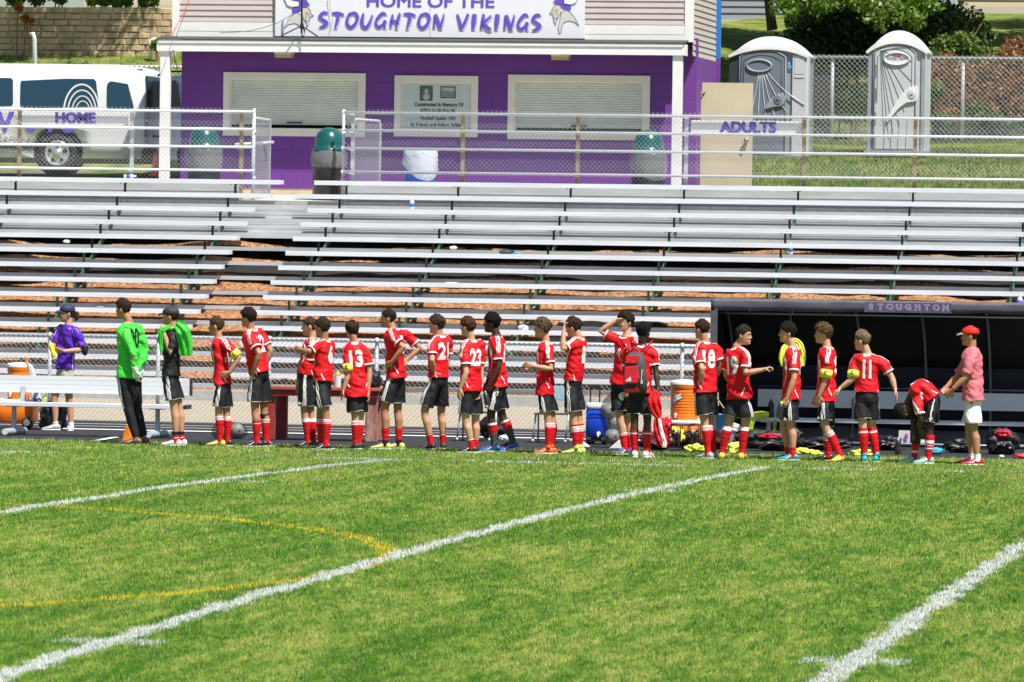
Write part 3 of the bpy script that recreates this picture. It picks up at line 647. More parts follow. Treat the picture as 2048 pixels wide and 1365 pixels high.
def brushword(mb,word,x0,x1,ybase,ytop,Y,lw=1):
    # px coordinates
    wd={'I':.55,'K':1.0,'S':.95}; tot=sum(wd.get(c,1) for c in word)+.22*(len(word)-1); u=(x1-x0)/tot; x=x0
    for ch in word:
        a=P(x,ybase,Y); b_=P(x+wd.get(ch,1)*u,ybase,Y); z1=P(x,ytop+(x-x0)*.012,Y).z; z0=P(x,ybase+(x-x0)*.012,Y).z
        brush(mb,ch,a.x,z0,b_.x-a.x,z1-z0,Y,lw); x+=wd.get(ch,1)*u+.22*u
SHD=mat('letter shade',(.50,.50,.68),.5)
for dx_,dy_,Yq,m_,nm in((2.6,2.6,YS-.004,SHD,'letter_shadow'),(0,0,YS-.014,PURP,'brush_lettering')):
    mb=MB(); brushword(mb,'STOUGHTON',636+dx_,888+dx_,55.5+dy_,24+dy_,Yq); obj(nm,mb,m_,sg); mb=MB(); brushword(mb,'VIKINGS',914+dx_,1084+dx_,60+dy_,27+dy_,Yq); obj(nm,mb,m_,sg)
# emblem: helmeted profile with horns and braids (coordinates in photo px relative to a centre)
def emblem(cx,flip,name='emblem'):
    def pt(x,y,d=0): return P(cx+(x if not flip else -x),y+(0 if flip else 5),YS-.003-d)
    cols=[mat('emblem grey',(.58,.58,.56),.5),PURP,mat('emblem white',(.8,.8,.8),.5),mat('emblem skin',(.62,.56,.42),.5),mat('emblem line',(.03,.03,.06),.5)]
    mb=MB()
    def poly(k,pts,d):
        q=[pt(x,y,d) for x,y in pts]; q2=[v+Vector((0,.003,0)) for v in q]; n=len(q); mb.mi(k)
        mb.add(q+q2,[tuple(range(n)),tuple(range(2*n-1,n-1,-1))]+[(i,(i+1)%n,n+(i+1)%n,n+i) for i in range(n)])
    def line(pts,w,d):
        mb.mi(4)
        for a,b_ in zip(pts[:-1],pts[1:]): mb.bar(pt(*a,d),pt(*b_,d),w,.003,(0,1,0))
    # coordinates: emblem faces right (towards +x); origin column at ear
    hair=[(-4,20),(-12,24),(-22,36),(-30,52),(-20,44),(-8,42),(0,46),(4,52),(6,66),(10,68),(12,56),(8,40),(6,26)]
    poly(0,hair,.001); face=[(4,10),(18,10),(24,18),(23,22),(29,27),(22,30),(22,34),(14,40),(10,34),(6,24)]
    poly(3,face,.002); must=[(14,20),(18,22),(22,30),(20,44),(16,50),(14,38)]; poly(0,must,.004)
    helm=[(-14,20),(-8,22),(6,16),(8,10),(22,6),(14,-6),(2,-14),(-12,-12)]; poly(1,helm,.006)
    horn=[(0,8),(-14,10),(-24,6),(-30,-8),(-32,-22),(-22,-8),(-12,-4),(0,-2)]; poly(2,horn,.009)
    line(hair[:9]+hair[9:]+hair[:1],.006,.0035); line(face,.006,.0055); line(horn+horn[:1],.008,.0115); line(must+must[:1],.005,.0065)
    return obj(name,mb,cols,sg)
emblem(598,False,'left_emblem'); emblem(1128,True,'right_emblem')
# speaker tripod standing on porch roof in front of left emblem
px_=P(603,70,97.6); t=thing('tripod_stand','black tripod pole standing on the porch roof before the sign','tripod',(px_.x,97.6,px_.z)); mb=MB()
mb.cyl((px_.x,97.6,px_.z+.02),(px_.x,97.6,px_.z+1.3),.017); obj('pole',mb,BLACK,t)
for dx_,dy_ in((-.33,-.2),(.33,-.2),(0,.3)):
    mb=MB(); mb.cyl((px_.x,97.6,px_.z+.16),(px_.x+dx_,97.6+dy_,px_.z-.03+.1*(dy_>0)),.012); obj('leg',mb,BLACK,t)
mb=MB(); mb.cyl((px_.x,97.6,px_.z+.12),(px_.x,97.6,px_.z+.2),.03); obj('collar',mb,BLACK,t)
mb=MB(); pts=[P(549,-10,98),P(551,10,98),P(560,38,97.98),P(553,62,97.96),P(549,72,97.9)]; 
def cable(name,label,pts,r,m,cat='cable'):
    q=[]
    pts=[Vector(p) for p in pts]
    for i in range(len(pts)-1):
        for s in range(6):
            t_=s/6; p0=pts[max(i-1,0)];p1=pts[i];p2=pts[i+1];p3=pts[min(i+2,len(pts)-1)]
            q.append(.5*((2*p1)+(-p0+p2)*t_+(2*p0-5*p1+4*p2-p3)*t_*t_+(-p0+3*p1-3*p2+p3)*t_**3))
    q.append(pts[-1]); mb=MB(); mb.tube(q,r,6); o=obj(name,mb,m,smooth=True,loc=tuple(pts[0])); return tag(o,label,cat)
cable('cable','grey cable hanging down across the sign before the first T',[P(658,-10,97.98),P(661,20,97.98),P(665,45,97.97),P(657,72,97.9)],.005,mat('grey cable',(.3,.3,.32),.5))
cable('cable','black cable looping from the tripod along the left siding',[P(602,20,97.6),P(575,35,97.7),P(550,48,97.8),P(500,62,97.9),P(440,66,97.92)],.005,BLACK)
cable('rope','thin red rope running down across the left corner of the siding',[P(380,-5,98.0),P(368,25,97.9),P(352,55,97.4),P(345,72,96.75)],.007,mat('red rope',(.6,.05,.04),.6),'rope')
cable('cable','black cable hanging beside the left porch post',[P(346,100,97.2),P(350,120,97.2),P(357,150,97.3)],.008,BLACK)
# ================================================================ retaining wall
STONE=mat('split face block',(.36,.26,.155),.85,0,scale=1.6,col2=(.58,.45,.28),bump=.5,bscale=22,det=6)
def blockwall(name,label,x0,x1,Y,z0,n,h,w):
    mb=MB(); k=0
    for r in range(n):
        x=x0-(w/2 if r%2 else 0)-random.random()*.1
        while x<x1:
            ww=w*random.uniform(.75,1.2); xa=max(x,x0); xb=min(x+ww,x1); d=random.uniform(-.02,.02); z=z0+r*h; yy=Y+r*.02
            if xb-xa>.03:
                e=.02; mb.add([(xa+.004,yy,z+.004),(xb-.004,yy,z+.004),(xb-.004,yy,z+h-.006),(xa+.004,yy,z+h-.006),
                 (xa+e,yy-.035+d,z+e),((xa+xb)/2,yy-.055+d,z+e*.8),(xb-e,yy-.035+d,z+e),(xb-e,yy-.035+d,z+h-e),((xa+xb)/2,yy-.055+d,z+h-e*.8),(xa+e,yy-.035+d,z+h-e)],
                 [(0,1,6,5,4),(1,2,7,6),(2,3,9,8,7),(3,0,4,9),(4,5,8,9),(5,6,7,8)])
            x+=ww
        mb.box(x0,x1,Y+.0+r*.02,Y+.3+r*.02,z0+r*h,z0+r*h+h-.001)
    o=obj(name,mb,STONE,loc=((x0+x1)/2,Y,z0)); return tag(o,label,'wall')
zc=P(200,113,118).z
blockwall('retaining_wall','tan split face block retaining wall behind the white van',-46,P(352,60,118).x,118,zc-.15,9,.135,.36)
# ================================================================ back fence
YF=108.5
def zb(x): return zterr(x,YF)
for (xa,xb,lab) in ((-13.6,3,'tall chain link fence behind the portable toilets'),(-40,-22.3,'tall chain link fence behind the vans')):
    t=thing('back_fence',lab,'fence',((xa+xb)/2,YF,4.2)); ztop=(P(1925,117,YF).z if xa>-20 else P(320,134,YF).z)
    mb=MB(); mb.cyl((xa,YF,ztop),(xb,YF,ztop),.028,n=10); obj('top_rail',mb,GALV,t,smooth=True)
    for x in ([P(1925,200,YF).x+k*2.55 for k in range(-2,4)] if xa>-20 else [-38,-35,-32,-29,-26,-23]):
        if xa<x<xb: mb=MB(); mb.cyl((x,YF+.04,zb(x)-.1),(x,YF+.04,ztop),.034,n=10); obj('post',mb,GALV,t,smooth=True)
    mb=MB(); chain(mb,xa,xb,ztop+.05-round((ztop-4.0)/.05)*.05,ztop+.05,YF-.04,.10,.0042); obj('chain_mesh',mb,WIRE,t)
# ================================================================ portable toilets
TG=mat('toilet light grey',(.54,.56,.60),.42,0,var=.03,scale=2)
TD=mat('toilet dark grey',(.16,.19,.235),.45,0,var=.05,scale=2)
TM=mat('toilet mid grey',(.30,.33,.38),.45,0,var=.04,scale=2)
TR=mat('toilet roof',(.74,.74,.77),.38,0,var=.02,scale=2)
SEAM=mat('seam',(.10,.11,.13),.7)
def arch(x0,x1,zs,zt,n=16,p=2.0):
    return [(x0+(x1-x0)*i/n, zs+(zt-zs)*(1-abs(2*i/n-1)**p)) for i in range(n+1)]
def toilet(px0,px1,pyb,pyt,Y,label,wide):
    xa=P(px0,pyb,Y).x; xb=P(px1,pyb,Y).x; zb_=P((px0+px1)/2,pyb,Y).z; zt=P((px0+px1)/2,pyt,Y).z
    W=xb-xa; H=zt-zb_; t=thing('portable_toilet',label,'portable toilet',((xa+xb)/2,Y+.6,zb_))
    k=W
    bodym=TM if wide else TG; doorm=TD if wide else TG
    hs=.83*H if not wide else .845*H; hr=.90*H
    body=[(xa+.03,zb_+.06)]+[(xb-.03,zb_+.06)]+[(x,z) for x,z in reversed(arch(xa+.03,xb-.03,zb_+hs,zb_+hr))]
    mb=MB(); mb.prism(body,Y,Y+1.15); obj('cabin',mb,bodym,t)
    # corner posts
    mb=MB()
    if wide: mb.box(xa+.80*W,xb-.02,Y-.04,Y-.002,zb_+.05,zb_+hs-.0); mb.box(xb-.045,xb+.005,Y-.02,Y+.3,zb_+.05,zb_+hs)
    else:
        for q in(xa+.02,xb-.10): mb.box(q,q+.075,Y-.03,Y-.002,zb_+.05,zb_+hs)
    obj('corner_post',mb,TG if wide else TM,t,bevel=.01)
    if wide:
        mb=MB(); mb.box(xa-.0,xa+.02+.10*W,Y-.02,Y-.003,zb_+.05,zb_+hs); obj('side_panel',mb,mat('toilet near black panel',(.03,.045,.05),.5),t)  # near-black strip down the left edge of the cabin front
        mb=MB(); mb.box(xa+.825*W,xa+.955*W,Y-.05,Y-.041,zb_+.66*H,zb_+.66*H+.03); mb.box(xa+.83*W,xa+.95*W,Y-.046,Y-.041,zb_+.69*H,zb_+.82*H); obj('vent_panel',mb,TG,t)
    # door
    da,db=(xa+.15*W,xa+.70*W) if wide else (xa+.135*W,xa+.80*W)
    dd=[(da,zb_+.08),(db,zb_+.08)]+[(x,z) for x,z in reversed(arch(da,db,zb_+hs-.05,zb_+hr-.06,14,2.4))]
    mb=MB(); mb.prism(dd,Y-.045,Y-.002); dr=obj('door',mb,doorm,t,bevel=.012)
    fr=[(da-.02,zb_+.08)]+arch(da-.02,db+.02,zb_+hs-.04,zb_+hr-.035,14,2.4)+[(db+.02,zb_+.08)]
    mb=MB(); mb.tube([(x,Y-.04,z) for x,z in fr],.016,6); obj('door_frame',mb,TM if wide else SEAM if False else TM,t,smooth=True)
    # inner raised arch line
    mb=MB(); q=.05; fr=[(da+q,zb_+.4*H)]+arch(da+q,db-q,zb_+hs-.12,zb_+hr-.13,14,2.4)+[(db-q,zb_+.4*H)]
    mb.tube([(x,Y-.046,z) for x,z in fr],.008 if wide else .006,6); obj('door_groove',mb,SEAM,dr,smooth=True)
    # radiating ribs
    if wide: src=(xa+.40*W,zb_+.70*H)
    else: src=(da+.05,zb_+.835*H)
    mb=MB(); ribs=[]
    if wide:
        for a,r in((-.10,.9),(-.02,.95),(.07,1.0),(.16,.95),(.27,.8),(.42,.62)): ribs.append((a,r))
        for a,r in ribs:
            pts=[(src[0]+(a*.35+a*s*1.1+a*s*s*.7)*W*.62,Y-.048,src[1]-s*r*H*.42) for s in (0,.2,.4,.6,.8,1)]
            mb.tube(pts,[.006+.006*s for s in (0,.2,.4,.6,.8,1)],5)
    else:
        for a,b_ in ((1.0,.02),(1.0,-.09),(.98,-.25),(.97,-.42),(.8,-.5),(.66,-.62),(.5,-.70),(.36,-.72),(.22,-.70)):
            ex=src[0]+a*(db-da-.1); ez=src[1]+b_*H; mb.tube([(src[0]+.05,Y-.048,src[1]-.02),((src[0]+ex)/2+.02,Y-.048,(src[1]+ez)/2+.02),(ex,Y-.048,ez)],.005,5)
        for a in (.25,.42,.6,.8): mb.tube([(da+a*(db-da),Y-.048,zb_+.08),(da+(a+.04)*(db-da),Y-.048,zb_+.28*H)],.005,5)
    obj('door_rib',mb,TG if wide else SEAM,dr,smooth=True)
    # oval badge
    oc=(xa+(.38 if wide else .50)*W,zb_+(.755 if wide else .765)*H); rx=(.155 if wide else .21)*W; rz=rx*.48
    mb=MB(); ring=[(oc[0]+rx*math.cos(2*math.pi*i/28),Y-.058,oc[1]+rz*math.sin(2*math.pi*i/28)) for i in range(29)]; mb.tube(ring,.022,6,cap=False); obj('badge_ring',mb,TM if wide else TG,t,smooth=True)
    mb=MB(); mb.prism([(oc[0]+rx*.93*math.cos(2*math.pi*i/28),oc[1]+rz*.93*math.sin(2*math.pi*i/28)) for i in range(28)],Y-.056,Y-.045); bg=obj('badge',mb,TD if wide else TR,t)
    if not wide:
        mb=MB(); put_text(mb,'ACE',.085,oc[0]-.005,Y-.059,oc[1]+rz*.55,bold=.004,width=.15,ext=.001); obj('badge_lettering',mb,mat('red letters',(.75,.05,.08),.5),bg)
        mb=MB(); put_text(mb,'Rental Place',.075,oc[0],Y-.059,oc[1]+rz*.12,bold=.001,width=rx*1.5,ext=.001); mb.box(oc[0]-rx*.5,oc[0]+rx*.5,Y-.058,Y-.056,oc[1]-rz*.22,oc[1]-rz*.2)
        obj('badge_lettering',mb,mat('grey blue letters',(.20,.22,.38),.5),bg)
        # hinge
        mb=MB(); hx=da+.0; z=zb_+.10; s=1
        pts=[]
        while z<zb_+hs-.15: pts+=[(hx+.03*(s>0),Y-.05,z),(hx+.03*(s>0),Y-.05,z+.22)]; z+=.22; s=-s
        mb.tube(pts,.006,5); obj('hinge_line',mb,SEAM,dr)
    else:
        mb=MB(); mb.box(xa+.735*W,xa+.785*W,Y-.012,Y-.003,zb_+.71*H,zb_+.80*H); sgn=obj('accessible_sign',mb,BLUE,t)
        mb=MB(); c0=(xa+.76*W,zb_+.755*H); mb.cyl((c0[0]-.005,Y-.014,c0[1]+.055),(c0[0]-.005,Y-.02,c0[1]+.055),.012); mb.bar((c0[0]-.005,Y-.016,c0[1]+.04),(c0[0]-.005,Y-.016,c0[1]),.012,.004,(0,1,0)); mb.bar((c0[0]-.005,Y-.016,c0[1]+.005),(c0[0]+.025,Y-.016,c0[1]),.010,.004,(0,1,0)); mb.bar((c0[0]+.025,Y-.016,c0[1]),(c0[0]+.033,Y-.016,c0[1]-.03),.01,.004,(0,1,0))
        ringp=[(c0[0]+.0+.028*math.cos(a),Y-.016,c0[1]-.015+.028*math.sin(a)) for a in np.linspace(R(150),R(380),12)]; mb.tube(ringp,.004,5); obj('wheelchair_symbol',mb,WHITE,sgn)
    # scoop handle
    hc=(xa+(.635 if wide else .77)*W,zb_+.475*H) if wide else (xa+.775*W,zb_+.475*H)
    s=1.0; mb=MB(); out=[(.07,.145),(.10,.05),(.085,-.07),(.03,-.11),(-.10,-.13),(-.22,-.22),(-.38,-.42),(-.42,-.46),(-.40,-.36),(-.25,-.10),(-.16,.02),(-.04,.12)]
    if wide: out=[(x,z*.85) for x,z in out[:5]]+[(-.18,-.14),(-.21,-.14),(-.19,-.06),(-.1,.04),(-.02,.10)]
    mb.prism([(hc[0]+x*1.15,hc[1]+z*1.15) for x,z in out],Y-.085,Y-.046); obj('scoop',mb,TR if not wide else TM,dr,bevel=.008)
    mb=MB(); mb.ell((hc[0]-.015,Y-.086,hc[1]+.01),.085,.012,.10); obj('scoop_recess',mb,TG if not wide else TD,dr,smooth=True)
    mb=MB(); mb.ell((hc[0]-.02,Y-.096,hc[1]+.0),.03,.008,.015); obj('latch_hole',mb,mat('latch green',(.02,.12,.12),.4) if not wide else BLACK,dr,smooth=True)
    # roof: arched shell with overhang, lofted front-back
    mb=MB(); rings=[]
    for yy,g,zo in((Y-.07,.0,-.03),(Y-.05,.02,.0),(Y+.1,.035,.055),(Y+.35,.0,.10),(Y+.8,.0,.10),(Y+1.05,.03,.055),(Y+1.2,.02,-.02)):
        top=arch(xa-.015+g,xb+.015-g,zb_+hs-.02,zb_+H-.10+zo,18,2.1 if not wide else 2.3); bot=arch(xb-.0-g,xa+.0+g,zb_+hs-.06,zb_+hr-.03,18,2.1)
        rings.append([(x,yy,z) for x,z in top]+[(x,yy,z) for x,z in bot])
    mb.loft(rings); rf=obj('roof',mb,TR,t,smooth=True,auto=1)
    md=rf.modifiers.new('e','EDGE_SPLIT'); md.split_angle=R(40)
    mb=MB()
    for q in ((.3,.7) if not wide else (.2,.8,)):
        x=xa+q*W; mb.bar((x,Y-.06,zb_+H-.10-.18*abs(2*q-1)**2*H*.5),(x,Y+.9,zb_+H-.01-.15*abs(2*q-1)**2*H*.5),.03,.03)
    mb=MB(); mb.box(xa-.02,xb+.02,Y-.06,Y+1.2,zb_-.03,zb_+.06); obj('skid_base',mb,TM,t)
    return t
toilet(1456,1614,318,72,103,'wide dark grey accessible portable toilet with a blue wheelchair sticker',True)
toilet(1731,1851,308,60,103.3,'narrow light grey portable toilet with a white oval badge',False)
t=None
# green/grey transformer box behind the wide toilet
p=P(1645,190,110); mb=MB(); mb.box(P(1628,200,109.5).x,P(1656,200,109.5).x,109.5,110.2,4.3,P(1640,152,109.5).z); mb.box(P(1630,200,109.5).x,P(1654,200,109.5).x,109.47,109.499,4.5,5.2); o=obj('utility_box',mb,mat('dark brown box',(.045,.045,.045),.7),loc=(p.x,109.5,4.3),bevel=.01); tag(o,'dark utility box beyond the fence between the two toilets','box')
# ================================================================ vans
VW=mat('van white paint',(.74,.74,.76),.28,0,coat=.4,spec=.5); TYRE=mat('tyre',(.025,.025,.028),.8,bump=.2); RIM=mat('alloy',(.62,.64,.66),.3,.6); PLAST=mat('dark plastic',(.03,.03,.035),.6); RED=mat('red lamp',(.35,.01,.015),.2)
Yv=102.3
def vp(x,y): p=P(x,y,Yv); return p.x,p.z
zg=vp(118,346)[1]
v=thing('passenger_van','white passenger van with purple lettering parked left of the purple building','van',(vp(0,346)[0],Yv+1,zg))
xr_=vp(292,0)[0]; L=5.9; xf=xr_-L
z0=zg+.28; zbelt=vp(0,217)[1]; zt_=vp(120,129)[1]
# body as lofted cross-sections along x (section in y,z)
def vsec(x,zt,wy_top,wb=1.0,zb0=0):
    yf=Yv; yb=Yv+2.0; m=(yf+yb)/2; pts=[]
    prof=[(1.0,z0+.02+zb0),(1.0,z0+.25),(1.015,z0+.55),(1.0,zbelt-.05),(.965,(zbelt+zt)/2),(.90,zt-.16),(.82,zt-.055),(.60,zt-.012),(0,zt+.012)]
    f=[(m-h*wb*(wy_top if z>zbelt+.1 else 1),z) for h,z in prof]; b=[(m+h*wb*(wy_top if z>zbelt+.1 else 1),z) for h,z in reversed(prof[:-1])]
    return [(x,y,z) for y,z in f+b]
secs=[(xf,zbelt-.25,1,.93),(xf+.06,zbelt-.12,1,.97),(xf+.9,zbelt+.04,1,1),(xf+1.0,zbelt+.14,1,1),(xf+1.55,zt_-.09,1,1),(xf+1.9,zt_-.01,1,1),(xf+3,zt_,1,1),(xr_-1.0,zt_,1,1),(xr_-.32,zt_-.015,1,1),(xr_-.10,zt_-.06,1,.99),(xr_-.03,zt_-.16,1,.975),(xr_+.0,zt_-.45,1,.97)]
mb=MB(); rings=[]
for x,zt2,wt,wb in secs:
    pz=zt2
    prof=[(1.0,z0+.0),(1.0,z0+.25),(1.012,z0+.5),(1.0,min(zbelt-.05,pz-.3)),(.97,min((zbelt+pz)/2,pz-.2)),(.915,pz-.15),(.83,pz-.06),(.60,pz-.015),(0.0,pz+.01)]
    m=Yv+1.0; f=[(m-h*wb,z) for h,z in prof]; b=[(m+h*wb,z) for h,z in reversed(prof[:-1])]
    rings.append([(x,y,z) for y,z in f+b])
mb.loft(rings); body=obj('body',mb,VW,v,smooth=True); md=body.modifiers.new('e','EDGE_SPLIT'); md.split_angle=R(50)
# wheel-arch cutouts via boolean
for wx in (vp(118,0)[0],xf+1.0):
    bb=MB(); bb.cyl((wx,Yv-.2,zg+.40),(wx,Yv+.35,zg+.40),.50,n=28); co=obj('cutter',bb,BLACK); 
    bm_=body.modifiers.new('bo','BOOLEAN'); bm_.object=co; bm_.operation='DIFFERENCE'; bm_.solver='EXACT'
    dg=bpy.context.evaluated_depsgraph_get(); me=bpy.data.meshes.new_from_object(body.evaluated_get(dg)); body.modifiers.clear(); body.data=me; bpy.data.objects.remove(co)
def wheel(par,wx,wy,rz,r=.37,side=-1):
    mb=MB(); mb.lathe([(r*.60,.12),(r*.62,-.0),(r*.9,-.01),(r*.98,.03),(r,.08),(r,.19),(r*.95,.23)],(wx,wy,rz),28,(0,1,0)); w=obj('wheel',mb,TYRE,par,smooth=True)
    mb=MB(); mb.lathe([(.001,-.025),(r*.16,-.02),(r*.2,.0),(r*.5,.03),(r*.58,-.005),(r*.64,-.008),(r*.64,.05)],(wx,wy,rz),28,(0,1,0),cap=False)
    o=obj('rim',mb,RIM,w,smooth=True)
    mb=MB()
    for k in range(5):
        a=2*math.pi*k/5+.3; mb.ell((wx+r*.40*math.cos(a),wy-.0,rz+r*.40*math.sin(a)),.035,.02,.035)
    obj('rim_hole',mb,BLACK,w,smooth=True)
wheel(v,vp(118,0)[0],Yv+.0,zg+.37); wheel(v,xf+1.0,Yv+.0,zg+.37)
for wx in (vp(118,0)[0],xf+1.0): mb=MB(); mb.cyl((wx,Yv+.16,zg+.40),(wx,Yv+.34,zg+.40),.49,n=24); obj('wheel_housing',mb,PLAST,v)
mb=MB(); mb.box(xf+.3,xr_-.1,Yv+.15,Yv+1.8,zg+.2,z0+.05); obj('chassis',mb,BLACK,v)
ysd=Yv-.0
def yside(z): 
    return Yv+1.0-np.interp(z,[z0,z0+.5,zbelt-.05,(zbelt+zt_)/2,zt_-.15],[1.0,1.012,1.0,.97,.915])
def sidewin(nm,pts,m,off=.006,par=v,th=.004):
    mb=MB(); q=[vp(*p) for p in pts]; zs=[z for x,z in q]; z0_,z1_=min(zs),max(zs); rings=[]
    for i in range(13):
        z=z0_+(z1_-z0_)*(.002+.996*i/12); xs=[]
        for (xa,za),(xb,zb_) in zip(q,q[1:]+q[:1]):
            if (za-z)*(zb_-z)<=0 and za!=zb_: xs.append(xa+(xb-xa)*(z-za)/(zb_-za))
        y=yside(z)-off; rings.append([(min(xs),y,z),(max(xs),y,z),(max(xs),y+th,z),(min(xs),y+th,z)])
    mb.loft(rings); return obj(nm,mb,m,par)
def rrect(x0,y0,x1,y1,r=5,sl=0):
    return [(x0+r,y0),(x1-r,y0+1),(x1-1,y0+r),(x1+sl,y1-r),(x1-r+sl,y1),(x0+r,y1),(x0,y1-r),(x0,y0+r)]
sidewin('window',rrect(40,157,192,217,6,6),GLASS); sidewin('window',rrect(213,163,256,222,6,12),GLASS); sidewin('window',rrect(-120,155,26,216,6),GLASS)
sidewin('window',rrect(-250,156,-140,217,8,0),GLASS)
# circular swirl decal
cxp,cyp=163,225
mb=MB()
for k,(r,w) in enumerate(((36,3.4),(28.5,2.8),(21,2.4),(14.5,2.0))):
    pts=[]
    for a in np.linspace(R(8),R(190),26):
        x,z=vp(cxp-2*k*0+r*math.cos(a)*.98-(36-r)*-.12,cyp-r*1.55*math.sin(a)*(1.0)); 
        pts.append(Vector((x,yside(z)-.012,z)))
    for a_,b_ in zip(pts[:-1],pts[1:]): mb.bar(a_,b_,w/105,.004,(0,1,0))
obj('swirl_decal',mb,VW,v)
def vtext(txt,cx,cy,size,wpx,m,bold=0.0,nm='lettering'):
    x,z=vp(cx,cy); mb=MB(); put_text(mb,txt,size,x,yside(z)-.016,z,bold=bold,width=wpx/107,ext=.002); obj(nm,mb,m,v)
vtext('MOTO',70,246,.56,190,PURP,.02) if False else None
# big letters: partly hidden behind the HOME board
vtext('W',-2,246,.50,66,PURP,.022); vtext('O',62,246,.50,30,PURP,.022); vtext('T',101,247,.50,30,PURP,.02); vtext('O',137,248,.50,38,PURP,.022)
GRL=mat('grey lettering',(.22,.22,.27),.5); vtext('Services',35,277,.20,80,GRL,0); vtext('For Our Community',20,302,.13,106,GRL,0)
mb=MB(); x0,z1=vp(-160,292); x1,_=vp(65,292); mb.box(x0,x1,Yv-.02,Yv-.004,z1-.035,z1+.02); obj('rub_strip',mb,PLAST,v)
mb=MB(); a=vp(272,244);b_=vp(291,277); mb.box(a[0],xr_+.01,Yv+.03,Yv+.22,b_[1],a[1]); obj('tail_lamp',mb,RED,v,bevel=.01)
mb=MB(); mb.box(xr_-.12,xr_+.14,Yv+.02,Yv+1.98,z0-.02,z0+.2); obj('rear_bumper',mb,PLAST,v,bevel=.02)
mb=MB(); mb.box(xf-.12,xf+.1,Yv+.05,Yv+1.95,z0-.02,z0+.25); obj('front_bumper',mb,PLAST,v,bevel=.02)
mb=MB(); a=vp(292,150); mb.add([],[]); mb.box(xr_-.02,xr_+.015,Yv+.12,Yv+1.88,zbelt,zt_-.2); obj('rear_window',mb,GLASS,v)
mb=MB(); a=vp(268,141); mb.box(a[0],a[0]+.1,Yv+.22,Yv+.3,a[1]-.02,a[1]+.03); obj('marker_lamp',mb,RED,v)
mb=MB(); 
for yq in (.45,.7,.95,1.2,1.45): mb.box(xf+2.2,xr_-.6,Yv+yq-.02,Yv+yq+.02,zt_-.0,zt_+.018)
obj('roof_rib',mb,VW,v)
# second van behind the post
Yw=102.65; v2=thing('parked_van','pale van with roof rack half hidden behind the left porch post','van',(P(340,340,Yw).x,Yw+1,zg+.05))
xa=P(294,200,Yw).x; xb=xa+4.6; zt2=P(320,150,Yw).z; zb2=P(320,320,Yw).z
mb=MB(); rings=[]
for x,zt3,k in((xa,zt2-.75,.9),(xa+.04,zt2-.5,.96),(xa+.22,zt2-.04,.98),(xa+.6,zt2,1),(xa+3.0,zt2,1),(xa+3.6,zt2-.6,1),(xb,zt2-.8,.96)):
    m=Yw+1; pr=[(1,zb2),(1,zb2+.5),(.98,zt3-.55 if zt3>zt2-.3 else zt3-.2),(.88,zt3-.06),(.7,zt3),(0,zt3+.01)]
    rings.append([(x,m-h*k,z) for h,z in pr]+[(x,m+h*k,z) for h,z in reversed(pr[:-1])])
mb.loft(rings); o=obj('body',mb,mat('silver van paint',(.66,.72,.80),.3,.2,coat=.3),v2,smooth=True); o.modifiers.new('e','EDGE_SPLIT').split_angle=R(45)
mb=MB(); 
q=[P(*p,Yw-.0) for p in((303,163),(352,161),(362,215),(297,215))]; mb.prism([(p_.x,p_.z) for p_ in q],Yw+.0,Yw+.03)
w=obj('window',mb,GLASS,v2)
mb=MB(); a=P(305,275,Yw); mb.box(a.x,a.x+.16,Yw-.04,Yw+.01,a.z,a.z+.035); obj('door_handle',mb,BLACK,v2)
mb=MB(); a=P(312,149,Yw); mb.tube([(a.x,Yw+.15,a.z-.03),(a.x+.1,Yw+.15,a.z+.06),(a.x+1.8,Yw+.15,a.z+.06)],.02,6); obj('roof_rack',mb,BLACK,v2)
wheel(v2,xa+.9,Yw-.0,zb2+.1,.34)
# cones
def cone(label,x,y0,y1,Y,r,rb=None):
    a=P(x,y0,Y);b=P(x,y1,Y); mb=MB(); mb.mi(0).lathe([(r,0.03),(r*.35,b.z-a.z),(r*.2,b.z-a.z+.01)],(a.x,Y,a.z),16); mb.mi(0).box(a.x-r*1.2,a.x+r*1.2,Y-r*1.2,Y+r*1.2,a.z-.01,a.z+.03)
    o=obj('traffic_cone',mb,[mat('cone orange',(.75,.08,.01),.5),WHITE],loc=(a.x,Y,a.z),smooth=True); o.modifiers.new('e','EDGE_SPLIT'); tag(o,label,'cone')
cone('tall red orange traffic cone behind the rails beside the left porch post',311,352,307,99.5,.09)
# light pole
a=P(74,130,112); b_=P(66,68,112); mb=MB(); mb.tube([(a.x,112,a.z-1.4),(b_.x+.03,112,b_.z-.1),(b_.x+.0,112,b_.z),(b_.x-.06,112,b_.z-.02)],.05,10); o=obj('pipe_post',mb,GALV,smooth=True,loc=(a.x,112,a.z-1.4)); tag(o,'pale bent pipe post rising behind the white van','post')
# white gutter pipe at wall right end
a=P(301,100,117.5); mb=MB(); mb.tube([(a.x,117.5,a.z-.2),(a.x,117.5,a.z+.22),(a.x+.12,117.5,a.z+.24)],.035,8); o=obj('drain_pipe',mb,WHITE,smooth=True,loc=tuple(a)); tag(o,'short white drain pipe at the foot of the block wall','pipe')
